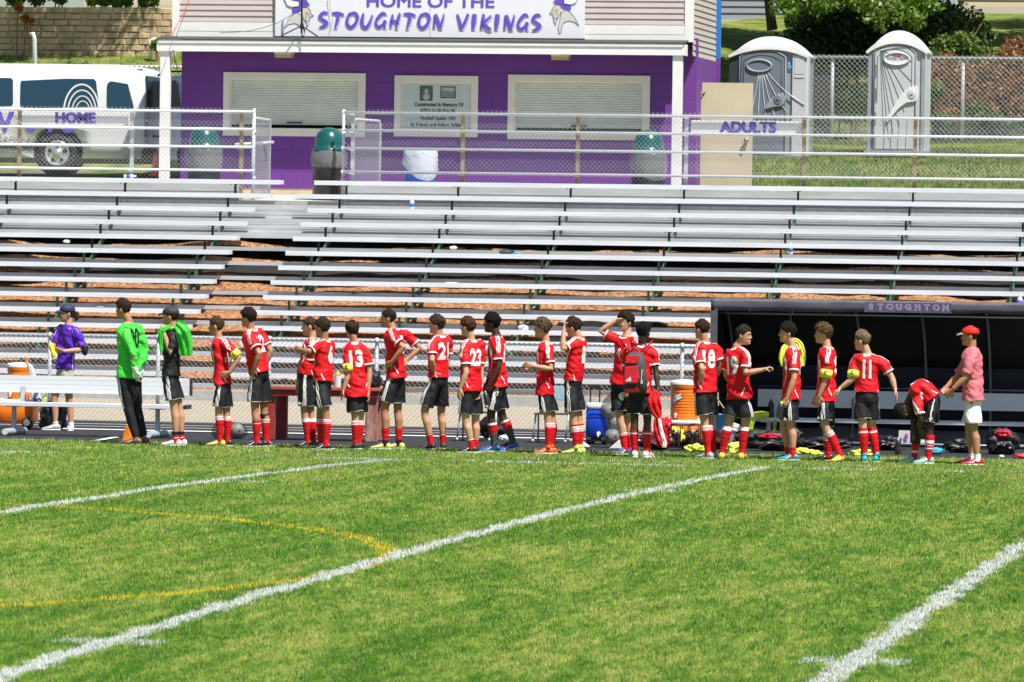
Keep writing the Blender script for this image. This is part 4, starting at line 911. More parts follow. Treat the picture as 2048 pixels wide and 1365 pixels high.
# ================================================================ trash cans
BAG=mat('clear liner',(.62,.64,.67),.18,0,trans=.78,bump=.8,bscale=14,spec=.8)
TEAL=mat('teal dome',(.004,.085,.078),.25,0,coat=.5)
def can(label,cx,ybase,Y,r,bodyc,dome=True,zbase=None,hbag=.30,tail=0,tall=.88,bag=None):
    p=P(cx,ybase,Y); z=zbase if zbase is not None else p.z
    t=thing('trash_can',label,'trash can',(p.x,Y,z)); c_=(p.x,Y,z)
    mb=MB(); h=tall; mb.lathe([(r*.97,0),(r,.02),(r,h*.30),(r*1.03,h*.32),(r,h*.34),(r,h*.62),(r*1.03,h*.64),(r,h*.66),(r,h*.98),(r*1.03,h)],c_,28); obj('drum',mb,bodyc,t,smooth=True)
    mb=MB(); n=32; rings=[]
    for q,(rr,zz) in enumerate(((1.06,h+.01),(1.12,h-.05),(1.18,h-.15),(1.14,h-.25),(1.08,h-hbag))):
        ring=[]
        for i in range(n):
            a=2*math.pi*i/n; k=1+.10*noise.noise((math.cos(a)*2.2+cx,math.sin(a)*2.2,q*.8)); zz2=zz-(tail*max(0,math.sin(a*1+2.5)) if q>=3 else 0)
            ring.append((c_[0]+rr*r*k*math.cos(a),Y+rr*r*k*math.sin(a),z+zz2))
        rings.append(ring)
    mb.loft(rings,cap=False); obj('liner',mb,bag or BAG,t,smooth=True)
    if dome:
        mb=MB(); mb.lathe([(r*1.1,h+.0),(r*1.1,h+.035),(r*.92,h+.045),(r*.93,h+.12),(r*.86,h+.22),(r*.70,h+.31),(r*.45,h+.375),(r*.15,h+.40),(.001,h+.402)],c_,32,cap=False); obj('dome_lid',mb,TEAL,t,smooth=True)
    return t
BR=mat('dark drum',(.022,.018,.018),.35,0,scale=7,col2=(.045,.03,.025),coat=.2); GB=mat('grey green bin',(.012,.017,.019),.5); BB=mat('blue bin',(.01,.13,.62),.45)
can('dark brown drum trash can with teal dome at the top of the aisle',657,402,95.45,.285,BR,zbase=3.05)
can('dark trash can with teal dome left of the aisle behind the guard fence',408,340,96.5,.29,GB,zbase=3.08,tail=.12)
can('dark trash can with teal dome by the right porch post',1296,350,96.9,.29,GB,zbase=3.1,tail=.2)
can('blue open topped bin with a clear liner under the memorial window',840,350,97.0,.27,BB,dome=False,zbase=3.1,tail=.25,bag=mat('milky liner',(.72,.76,.84),.25,0,trans=.25,bump=.8,bscale=14))
p=P(1278,260,96.8); mb=MB(); mb.ell(tuple(p),.05,.05,.04,10,6); o=obj('red_cup',mb,mat('red cup',(.6,.03,.03),.4),loc=tuple(p)); bpy.data.objects.remove(o)
# ================================================================ vegetation
LM={}
def leafmat(name,c1,c2):
    if name in LM: return LM[name]
    m=bpy.data.materials.new(name); m.use_nodes=True; nt=m.node_tree; b=nt.nodes['Principled BSDF']; b.inputs['Roughness'].default_value=.45
    oi=nt.nodes.new('ShaderNodeTexCoord'); n=nt.nodes.new('ShaderNodeTexNoise'); n.inputs['Scale'].default_value=7; n.inputs['Detail'].default_value=4; nt.links.new(oi.outputs['Object'],n.inputs[0])
    r=nt.nodes.new('ShaderNodeValToRGB'); nt.links.new(n.outputs[0],r.inputs[0]); r.color_ramp.elements[0].position=.35; r.color_ramp.elements[1].position=.65
    r.color_ramp.elements[0].color=(*c1,1); r.color_ramp.elements[1].color=(*c2,1); nt.links.new(r.outputs[0],b.inputs[0])
    tr=nt.nodes.new('ShaderNodeBsdfTranslucent'); nt.links.new(r.outputs[0],tr.inputs[0]); ms=nt.nodes.new('ShaderNodeMixShader'); ms.inputs[0].default_value=.35
    nt.links.new(b.outputs[0],ms.inputs[1]); nt.links.new(tr.outputs[0],ms.inputs[2]); nt.links.new(ms.outputs[0],nt.nodes['Material Output'].inputs[0]); LM[name]=m; return m
BARK=mat('bark',(.06,.045,.035),.9,0,var=.3,scale=8,bump=.6,bscale=30)
def leaves(cent,n,size,rng,droop=.3):
    """quads around clump centres: cent = list of (x,y,z,r)"""
    C_=np.array(cent); w=C_[:,3]**2; idx=rng.choice(len(C_),n,p=w/w.sum()); d=rng.normal(size=(n,3)); d/=np.linalg.norm(d,axis=1)[:,None]; r=(rng.random(n)**.45)[:,None]
    p=C_[idx,:3]+d*r*C_[idx,3:4]*np.array([1,1,.8])
    a=rng.normal(size=(n,3)); a[:,2]-=droop*2; a/=np.linalg.norm(a,axis=1)[:,None]; b=rng.normal(size=(n,3)); b-=a*(a*b).sum(1)[:,None]; b/=np.linalg.norm(b,axis=1)[:,None]
    s=size*(.6+.8*rng.random(n))[:,None]
    V=np.stack([p,p+a*s*.5+b*s*.28,p+a*s,p+a*s*.5-b*s*.28],1).reshape(-1,3)
    return V
def leafobj(name,V,m,parent=None,loc=(0,0,0)):
    n=len(V)//4; me=bpy.data.meshes.new(name); me.vertices.add(4*n); me.vertices.foreach_set('co',(V-np.array(loc)).astype(np.float32).reshape(-1)); me.loops.add(4*n); me.loops.foreach_set('vertex_index',np.arange(4*n,dtype=np.int32)); me.polygons.add(n); me.polygons.foreach_set('loop_start',np.arange(0,4*n,4,dtype=np.int32)); me.polygons.foreach_set('loop_total',np.full(n,4,np.int32)); me.update(calc_edges=True); me.materials.append(m)
    o=bpy.data.objects.new(name,me); C.objects.link(o); 
    if parent: o.parent=parent
    return o
def tree(label,base,h,crown,n,size,m,seed,trunk_r=.16,lean=(0,0),cat='tree'):
    rng=np.random.default_rng(seed); t=thing('tree' if cat=='tree' else 'shrub',label,cat,base); b=Vector(base); mb=MB()
    top=b+Vector((lean[0],lean[1],h)); mb.tube([b+Vector((0,0,-.2)),b+Vector((lean[0]*.3,lean[1]*.3,h*.35)),b+Vector((lean[0]*.6,lean[1]*.6,h*.65)),top],[trunk_r,trunk_r*.8,trunk_r*.6,trunk_r*.3],8)
    for c_ in crown:
        c0=Vector(c_[:3]); st=b+Vector((lean[0]*.5,lean[1]*.5,h*rng.uniform(.35,.7))); mb.tube([st,(st+c0)/2+Vector((0,0,.2)),c0],[trunk_r*.35,trunk_r*.22,.015],6)
    obj('trunk',mb,BARK,t,smooth=True)
    V=leaves(crown,n,size,rng); leafobj('crown',V,m,t,base); return t
rng=np.random.default_rng(5)
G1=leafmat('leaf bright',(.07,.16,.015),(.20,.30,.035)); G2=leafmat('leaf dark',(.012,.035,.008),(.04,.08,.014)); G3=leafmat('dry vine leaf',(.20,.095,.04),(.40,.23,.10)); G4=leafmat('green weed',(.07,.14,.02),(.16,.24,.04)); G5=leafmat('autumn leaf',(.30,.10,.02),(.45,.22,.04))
# big tree right: hanging boughs just inside the frame, crown above
cl=[]
for x,y,r,Yd in((1570,8,.32,111.5),(1582,25,.2,111.3),(1640,0,.36,111.6),(1664,4,.2,111.2),(1700,2,.25,111.9),(1735,5,.3,111.4),(1752,30,.28,111.2),(1762,52,.14,111.2),(1790,15,.38,111.5),(1815,35,.26,111.3),(1836,45,.2,111.2),(1850,5,.3,111.7),(1868,10,.18,111.4),(1600,-10,.5,112),(1720,-22,.6,112),(1820,-20,.6,112)):
    p=P(x,y,Yd); cl.append((p.x,p.y,p.z,r))
for k in range(34):
    a=rng.random()*6.28; rr=rng.random()**.5*3.4; cl.append((-11.0+rr*math.cos(a),114+rr*math.sin(a)*.9,9.6+rng.random()*3.4,.8+rng.random()*.5))
p=P(1546,42,122)
tree('large leafy tree whose bright boughs hang over the narrow toilet',(-11.2,115.3,zterr(-11.2,115.3)),6,cl,52000,.125,G1,3,.24)
pt=P(1520,-60,121); pb=P(1545,42,121)
crt=[(pt.x+rng.normal()*1.2,121+rng.normal(),pt.z+1.6+rng.random()*2,1.0) for _ in range(14)]
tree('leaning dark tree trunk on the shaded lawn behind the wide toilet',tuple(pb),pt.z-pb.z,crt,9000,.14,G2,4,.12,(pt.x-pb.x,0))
# more shade trees out of frame top, over the hill
for i,(x,Y,z,lab) in enumerate(((-13.2,115.3,10.2,'dark leafy tree overhanging the lawn just behind the wide toilet'),(-13.6,121.5,10.6,'dark leafy tree shading the upper lawn behind the purple building'),(-9.5,118,10.8,'dark leafy tree shading the bank above the narrow toilet'),(-6,119,11,'dark leafy tree shading the bank at the right edge'),(-8.2,124,11.4,'dark leafy tree furthest back shading the top of the bank'))):
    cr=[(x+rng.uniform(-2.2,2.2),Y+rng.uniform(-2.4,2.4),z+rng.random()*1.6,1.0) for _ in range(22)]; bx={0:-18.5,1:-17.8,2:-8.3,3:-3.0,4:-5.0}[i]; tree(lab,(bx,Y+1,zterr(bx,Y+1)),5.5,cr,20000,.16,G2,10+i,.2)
# dark thicket
th=[]
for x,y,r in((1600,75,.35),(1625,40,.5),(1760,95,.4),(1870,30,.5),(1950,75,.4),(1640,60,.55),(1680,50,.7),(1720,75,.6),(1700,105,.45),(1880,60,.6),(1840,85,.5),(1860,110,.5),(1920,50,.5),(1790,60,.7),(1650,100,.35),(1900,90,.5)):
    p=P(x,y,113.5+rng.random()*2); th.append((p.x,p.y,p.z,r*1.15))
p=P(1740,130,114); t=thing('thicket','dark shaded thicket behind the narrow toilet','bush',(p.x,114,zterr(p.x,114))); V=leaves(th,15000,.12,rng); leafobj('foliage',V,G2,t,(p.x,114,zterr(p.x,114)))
mb=MB()
for k in range(14):
    c_=th[k%len(th)]; mb.tube([(c_[0]+rng.normal()*.2,c_[1],zterr(c_[0],c_[1])-.05),(c_[0],c_[1],c_[2]),(c_[0]+rng.normal()*.3,c_[1],c_[2]+c_[3])],[.03,.02,.008],5)
obj('stem',mb,BARK,t)
# dry vine bank behind the right fence
def bush(label,specs,n,size,m,stemn=10,name='bush'):
    cs=[]
    for x,y,r,Y in specs: p=P(x,y,Y); cs.append((p.x,p.y,p.z,r))
    c0=cs[0]; base=(c0[0],c0[1],zterr(c0[0],c0[1])); t=thing(name,label,'bush',base); leafobj('foliage',leaves(cs,n,size,rng,.1),m,t,base); mb=MB()
    for k in range(stemn):
        c_=cs[rng.integers(len(cs))]; d=rng.normal(size=3)*c_[3]*.8; mb.tube([(c_[0]+d[0]*.5,c_[1],zterr(c_[0],c_[1])),(c_[0]+d[0]*.3,c_[1],c_[2]),(c_[0]+d[0],c_[1]+d[1]*.4,c_[2]+c_[3]*1.1+abs(d[2])*.3)],[.02,.014,.005],5)
    obj('stem',mb,mat('dry stem',(.22,.13,.07),.8),t)
bush('dry brown vine mound behind the right end of the back fence',[(1990,150,.42,110.3),(2030,130,.5,110.5),(2010,190,.4,110),(1960,190,.38,110),(2045,220,.4,109.8),(1940,150,.3,110.2),(2060,170,.5,110.2),(2035,95,.25,110.6),(1965,225,.35,109.7)],15000,.085,G3,26)
bush('dry brown vines and twigs just right of the narrow toilet',[(1880,150,.35,110.2),(1910,170,.38,110.1),(1885,195,.32,109.9),(1925,205,.34,109.8),(1870,225,.26,109.6),(1900,235,.26,109.5),(1895,120,.18,110.4)],9500,.075,G3,18)
bush('leafy green weeds at the foot of the dry vines',[(1955,225,.26,109.3),(1985,245,.25,109.2),(1880,240,.2,109.2),(2020,260,.22,109.2),(1870,180,.18,109.3),(1935,250,.22,109.1)],5200,.08,G4,8)
bush('green sprawling bush on the bank above the brown vines',[(1890,95,.3,112),(1925,90,.32,112.1),(1870,115,.22,111.8),(1965,110,.2,112)],4500,.09,G4,6)
bush('round dark bush beyond the fence between the toilets',[(1702,205,.3,109.6),(1715,190,.22,109.7),(1695,225,.22,109.4)],5200,.07,leafmat('leaf mid',(.03,.075,.012),(.08,.15,.025)),6)
bush('small grassy green clump on top of the block wall',[(210,0,.16,118.6),(235,4,.14,118.6),(185,2,.12,118.6),(255,3,.12,118.6)],3500,.07,G1,6)
bush('leafy green clump on the block wall near the house',[(290,4,.14,118.6),(305,3,.12,118.6)],1600,.07,G1,4)
bush('green bush hanging over the left end of the block wall',[(30,-4,.22,118.3),(75,-8,.22,118.3),(120,-8,.2,118.3)],4200,.08,G4,8)
bush('orange autumn leaf sprig drooping over the block wall',[(50,38,.07,117.6),(62,43,.06,117.6),(38,15,.08,117.8)],420,.085,G5,3)
bush('green weed by the white drain pipe',[(309,93,.09,117.4),(313,86,.07,117.4)],700,.06,G1,3)
# shade trees above the left wall, out of frame
cr=[(-27.9+rng.normal()*1.5,115.6+rng.normal()*.7,12.0+rng.random()*1.6,.5+rng.random()*.4) for _ in range(15)]
tree('tree above the block wall dappling it with shade',(-36.2,119.5,zterr(-36,119.5)),6,cr,6200,.16,G2,31,.2)
# ================================================================ houses on the rise
def house(label,x0,x1,Y,z0,h,colr,depth=7):
    t=thing('house',label,'house',((x0+x1)/2,Y,z0)); mb=MB()
    n=int(h/.16)
    for i in range(n):
        z=z0+i*.16; mb.add([(x0,Y,z+.16),(x1,Y,z+.16),(x1,Y-.03,z),(x0,Y-.03,z),(x1,Y,z),(x0,Y,z)],[(0,1,2,3),(3,2,4,5)])
    mb.box(x0,x1,Y+.001,Y+depth,z0-1,z0+h); obj('wall',mb,colr,t)
    mb=MB(); mb.prism([(x0-.4,z0+h),(x1+.4,z0+h),(x1+.4,z0+h+.1),((x0+x1)/2,z0+h+2.2),(x0-.4,z0+h+.1)],Y-.4,Y+depth+.4); obj('roof',mb,mat('shingle roof',(.09,.08,.075),.9,0,var=.2,scale=20),t)
    for k in range(2):
        x=x0+(x1-x0)*(.3+.4*k); mb=MB(); mb.box(x-.5,x+.5,Y-.05,Y-.031,z0+1,z0+2.2); w=obj('window',mb,GLASS,t); mb=MB(); mb.box(x-.58,x+.58,Y-.045,Y-.032,z0+.92,z0+2.28); obj('frame',mb,WHITE,w)
    mb=MB(); mb.box(x0,x1,Y-.035,Y-.001,z0-1,z0-.001); obj('foundation',mb,mat('pale foundation',(.55,.50,.42),.8),t)
house('beige sided house above the block wall at the left',P(168,0,127).x,P(400,0,127).x,127,P(300,9,127).z,3,mat('house beige',(.50,.44,.34),.6))
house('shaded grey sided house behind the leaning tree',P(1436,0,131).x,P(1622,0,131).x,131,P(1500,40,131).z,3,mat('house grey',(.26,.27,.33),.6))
house('beige house on the bank at the top right corner',P(1915,0,131).x,P(2200,0,131).x,131,P(1980,14,131).z,3,mat('house tan',(.50,.42,.30),.6))
# ================================================================ people
def remesh(mb,voxel,smooth=2,name='m'):
    me=mb.mesh(name,[BLACK]); fixn(me); o=bpy.data.objects.new('tmp',me); C.objects.link(o)
    r=o.modifiers.new('r','REMESH'); r.mode='VOXEL'; r.voxel_size=voxel; r.use_smooth_shade=True
    if smooth: s=o.modifiers.new('s','SMOOTH'); s.iterations=smooth; s.factor=.5
    dg=bpy.context.evaluated_depsgraph_get(); out=bpy.data.meshes.new_from_object(o.evaluated_get(dg))
    bpy.data.objects.remove(o); bpy.data.meshes.remove(me); return out
def arrays(me):
    n=len(me.vertices); v=np.empty(n*3,np.float32); me.vertices.foreach_get('co',v); 
    nn=np.empty(n*3,np.float32); me.vertices.foreach_get('normal',nn); return v.reshape(-1,3),nn.reshape(-1,3)
def fold(me,amp,fx,fz,seed,fn=None):
    """cloth folds: smooth value noise along stretched coordinates"""
    v,n=arrays(me); w=v-np.array([seed*1.7,0,seed])
    d=np.zeros(len(v))
    for k,(a,sx,sz) in enumerate(((1,fx,fz),(.5,fx*2.1,fz*1.9))):
        q=vnoise(w[:,0]*sx+w[:,2]*sz*.55+seed, w[:,2]*sz-w[:,1]*sx*.7+w[:,0]*sx*.3,seed+k)+0.0
        d+=a*(np.abs(q-.5)*2-.5)
    if fn is not None: d=d*fn(v)
    v=v+n*(d*amp)[:,None]; me.vertices.foreach_set('co',v.astype(np.float32).reshape(-1)); me.update()
def bvh_of(me): return BVHTree.FromPolygons([tuple(v.co) for v in me.vertices],[tuple(p.vertices) for p in me.polygons])
def add_to(me,mb,mats):
    """append MB geometry (material index offset) to mesh"""
    me.materials.clear()
    for m in mats: me.materials.append(m)
    bm=bmesh.new(); bm.from_mesh(me); vs=[bm.verts.new(v) for v in mb.v]
    for f,k in zip(mb.f,mb.m):
        try: q=bm.faces.new([vs[i] for i in f]); q.material_index=k; q.smooth=True
        except ValueError: pass
    bm.to_mesh(me); bm.free()
def ribbon(mb,bv,pts,w,off=.0035,side=None,k=1,nseg=10):
    """strip following pts hugging the surface; side: width direction"""
    pts=[Vector(p) for p in pts]; q=[]
    for i in range(len(pts)-1):
        for s in range(nseg):
            t=s/nseg; p0=pts[max(i-1,0)];p1=pts[i];p2=pts[i+1];p3=pts[min(i+2,len(pts)-1)]
            q.append(.5*((2*p1)+(-p0+p2)*t+(2*p0-5*p1+4*p2-p3)*t*t+(-p0+3*p1-3*p2+p3)*t**3))
    q.append(pts[-1]); rings=[]
    for i,p in enumerate(q):
        u=i/(len(q)-1); ww=w if not hasattr(w,'__len__') else float(np.interp(u,np.linspace(0,1,len(w)),w))
        d=(q[min(i+1,len(q)-1)]-q[max(i-1,0)]).normalized(); loc,nrm,_,_=bv.find_nearest(p)
        if loc is None: continue
        s=side if side is not None else d.cross(nrm).normalized()
        row=[]
        for e in (-.5,0,.5):
            l2,n2,_,_=bv.find_nearest(loc+s*(ww*e)+nrm*.01); row.append(l2+n2*off)
        rings.append(row)
    mb.mi(k)
    if len(rings)>1: mb.loft(rings,cap=False,closed=False)
def decal(mb,bv,txt,height,origin,uax,vax,ray,k=1,bold=.012,width=None,off=.004):
    cu=bpy.data.curves.new('t','FONT'); cu.body=txt; cu.size=height/.70; cu.offset=bold; cu.align_x='CENTER'; cu.align_y='CENTER'; cu.resolution_u=3
    o=bpy.data.objects.new('t',cu); C.objects.link(o); dg=bpy.context.evaluated_depsgraph_get(); me=bpy.data.meshes.new_from_object(o.evaluated_get(dg)); bpy.data.objects.remove(o)
    bm=bmesh.new(); bm.from_mesh(me); bpy.data.meshes.remove(me)
    xs=[v.co.x for v in bm.verts]; x0,x1=min(xs),max(xs)
    if width:
        kx=width/(x1-x0)
        for v in bm.verts: v.co.x=(v.co.x-(x0+x1)/2)*kx
        x0,x1=-width/2,width/2
    for ax in (0,1):
        c=-.3
        while c<.3:
            pn=Vector((1,0,0)) if ax==0 else Vector((0,1,0)); bmesh.ops.bisect_plane(bm,geom=bm.verts[:]+bm.edges[:]+bm.faces[:],plane_co=pn*c,plane_no=pn); c+=.03
    vs=[]; 
    for v in bm.verts:
        p=origin+uax*v.co.x+vax*v.co.y; h=bv.ray_cast(p-ray*.4,ray,.8)
        vs.append((h[0]+h[1]*off) if h[0] is not None else p)
    bm.verts.index_update(); fs=[tuple(q.index for q in f.verts) for f in bm.faces]; bm.free()
    keep=[f for f in fs if max((Vector(vs[a])-Vector(vs[b])).length for a in f for b in f)<.075]
    mb.mi(k).add(vs,keep)
SK={'pale':(.56,.31,.205),'fair':(.52,.27,.165),'tan':(.42,.20,.11),'olive':(.38,.19,.105),'dark':(.060,.028,.018),'dark2':(.045,.022,.015)}
SKM={k:mat('skin '+k,c,.5 if 'dark' not in k else .38,0,var=.07,scale=9,spec=.4,bump=.06,bscale=60) for k,c in SK.items()}
EYEW=mat('eye white',(.7,.68,.65),.3); EYED=mat('eye dark',(.02,.012,.01),.2); LIPS={k:mat('lips '+k,tuple(a*b for a,b in zip(c,(.85,.55,.55))),.45) for k,c in SK.items()}
def cloth(name,c,rough=.62,**k): return mat(name,c,rough,0,var=.06,scale=5,bump=.35,bscale=22,sheen=.0,spec=.3,**k)
REDJ=cloth('red jersey',(.66,.005,.012)); WHC=cloth('white cloth',(.80,.78,.80)); BLKC=cloth('black cloth',(.011,.011,.016)); REDS=cloth('red sock',(.62,.005,.012))
GRN=cloth('green keeper shirt',(.06,.60,.06)); PUR=cloth('purple polo',(.10,.018,.46)); KHA=cloth('khaki',(.50,.44,.33)); PINK=cloth('pink heather',(.62,.16,.20)); DARKR=cloth('dark red',(.20,.004,.01))
LIME=cloth('neon yellow cloth',(.74,.86,.10)); LIMEB=mat('armband yellow',(.80,.80,.08),.6); GREYS=cloth('grey sock',(.055,.065,.08)); NAVY=cloth('navy cap',(.025,.035,.09)); CHAR=cloth('charcoal cap',(.035,.036,.045)); REDCAP=cloth('red cap',(.72,.02,.015))
m=PINK; nt=m.node_tree
def V2(a): return Vector((-math.sin(R(a)),-math.cos(R(a)),0))
def catmull(pts,n=4):
    q=[]
    for i in range(len(pts)-1):
        for s in range(n):
            t=s/n; p0=pts[max(i-1,0)];p1=pts[i];p2=pts[i+1];p3=pts[min(i+2,len(pts)-1)]
            q.append(.5*((2*p1)+(-p0+p2)*t+(2*p0-5*p1+4*p2-p3)*t*t+(-p0+3*p1-3*p2+p3)*t**3))
    q.append(pts[-1]); return q
HEADR=[(-.116,.050,-.010,.022),(-.108,.080,.005,.036),(-.09,.089,.02,.048),(-.07,.090,.035,.056),(-.045,.089,.055,.063),(-.02,.088,.078,.069),(.0,.085,.090,.073),(.022,.092,.097,.076),(.05,.090,.100,.078),(.075,.080,.093,.074),(.095,.058,.072,.060),(.108,.034,.045,.038),(.115,.008,.015,.012)]
def head_ring(u,f,b,w,n=20,grow=0):
    pts=[]
    for k in range(n):
        a=2*math.pi*k/n; c=math.cos(a);s=math.sin(a); e=.9
        x=(f+grow if c>0 else b+grow)*math.copysign(abs(c)**e,c); y=(w+grow)*math.copysign(abs(s)**e,s); pts.append((x,y,u))
    return pts
def hand(mb,wr,d,nrm,sc,curl,thumb_side,grip=False):
    """palm + five fingers. d: pointing direction, nrm: palm normal (palm faces nrm)"""
    d=d.normalized(); nrm=(nrm-d*nrm.dot(d)).normalized(); side=d.cross(nrm)*thumb_side
    L=sc
    for q in range(4):
        t=q/3
    rings=[]
    for t,w,h in((0,.026,.018),(.03,.034,.017),(.06,.040,.015),(.088,.040,.012)):
        c=wr+d*(t*L); rings.append([c+side*(w*L*math.cos(2*math.pi*k/10))+nrm*(h*L*math.sin(2*math.pi*k/10)) for k in range(10)])
    mb.loft(rings)
    for i,(o,ln) in enumerate(((.030,.070),(.010,.080),(-.010,.075),(-.029,.058))):
        p=wr+d*(.080*L)+side*(o*L); dr=(d+side*(o*1.2)).normalized(); a=curl*(1+.12*i); pts=[p]; ang=a*.5
        for s_ in (.42,.33,.25):
            dd=dr*math.cos(ang)+nrm*math.sin(ang); p=p+dd*(ln*s_*L); pts.append(p); ang+=a
        mb.tube(pts,[.0100*L,.0095*L,.0088*L,.0075*L],7)
    p=wr+d*(.022*L)+side*(.026*L); t1=(side*.75+d*.65+nrm*.25*(1 if curl<.9 else 2)).normalized(); p2=p+t1*.034*L; t2=(side*.25+d*.9+nrm*(.35 if curl<.9 else .9)).normalized(); p3=p2+t2*.028*L; p4=p3+t2*.022*L
    mb.tube([p,p2,p3,p4],[.0125*L,.0115*L,.0100*L,.0085*L],7)
def mkshoe(t,ank,toe,zg,col,sole,sc=1.0,high=False,heel=0.0):
    d=Vector((toe.x-ank.x,toe.y-ank.y,0)); d=d.normalized() if d.length>.03 else Vector((0,-1,0)); s=Vector((-d.y,d.x,0)); mb=MB(); rings=[]; c0=Vector((ank.x,ank.y,zg))
    for x,w,h,z in((-.075,.020,.030,.022),(-.068,.034,.062,.008),(-.03,.038,.085,.004),(.02,.038,.085,.004),(.06,.040,.064,.004),(.11,.045,.048,.004),(.15,.043,.038,.004),(.18,.034,.028,.006),(.198,.014,.016,.010)):
        c=c0+d*(x*sc); lift=heel*max(0,(.13-x)/.2); n=14; r=[]
        for k in range(n):
            a=2*math.pi*k/n; yy=w*sc*math.cos(a); zz=z+lift+(h/2)*(1+math.sin(a)) if math.sin(a)>-.6 else z+lift
            r.append(c+s*yy+Vector((0,0,zz)))
        rings.append(r)
    mb.mi(0).loft(rings)
    rr=[]
    for x,w in((-.078,.022),(-.05,.038),(0,.037),(.06,.040),(.12,.046),(.17,.040),(.200,.016)):
        c=c0+d*(x*sc); lift=heel*max(0,(.13-x)/.2); rr.append([c+s*(w*sc*e)+Vector((0,0,z+lift)) for e,z in((-1,-.004),(1,-.004),(1.02,.012),(-1.02,.012))])
    mb.mi(1).loft(rr)
    mb.mi(2)
    for e in(-1,1):
        mb.tube([c0+d*(.03*sc)+s*(e*.040*sc)+Vector((0,0,.062+heel*.5)),c0+d*(.07*sc)+s*(e*.044*sc)+Vector((0,0,.03+heel*.3)),c0+d*(.12*sc)+s*(e*.048*sc)+Vector((0,0,.026))],[.003,.006,.003],5)
    for x in (.045,.065,.085): mb.bar(c0+d*(x*sc)+s*.018+Vector((0,0,.088-.45*(x-.03)+heel*.4)),c0+d*(x*sc)-s*.018+Vector((0,0,.088-.45*(x-.03)+heel*.4)),.006,.004)
    if high: mb.mi(0).tube([c0+Vector((0,0,.06+heel)),c0+Vector((0,0,.125+heel))],[.047*sc,.040*sc],12)
    return obj('shoe',mb,[col,sole,WHC],t,smooth=True)
def hairmesh(top,side,back,front,noise_a,seed,u0=.058,quiff=0,cover=0,flat=0):
    n=26; rings=[]
    us=[-.085,-.07,-.05,-.03,-.01,.01,.03,.05,.07,.085,.10,.115,.128]
    rng=np.random.default_rng(seed)
    for j,u in enumerate(us):
        f=np.interp(min(u,.114),[h[0] for h in HEADR],[h[1] for h in HEADR]); b=np.interp(min(u,.114),[h[0] for h in HEADR],[h[2] for h in HEADR]); w=np.interp(min(u,.114),[h[0] for h in HEADR],[h[3] for h in HEADR])
        ring=[]
        for k in range(n):
            a=2*math.pi*k/n; ad=abs(math.degrees(math.atan2(math.sin(a),math.cos(a)))); c=math.cos(a);s=math.sin(a)
            line=np.interp(ad,[0,35,55,72,88,100,120,180],[u0,u0-.004,u0-.02,.018,-.004,.004,-.045,-.066+back*0]) 
            th=np.interp(u,[0,.04,.09,.12],[side,side*1.2,(side+top)/2,top])
            g=th if u>line else (-.02 if u<line-.012 else -.004)
            if u>line: g+=noise_a*(rng.random()-.4)
            if ad<50 and u>.06: g+=front+quiff*max(0,(u-.06)/.05)*.7
            x=(f+g if c>0 else b+g)*math.copysign(abs(c)**.9,c); y=(w+g)*math.copysign(abs(s)**.9,s)
            uu=u+ (top*.75 if u>.11 else top*.35 if u>.095 else 0)+(quiff*.8 if (ad<60 and u>.08) else 0)
            ring.append((x,y,uu))
        rings.append(ring)
    return rings
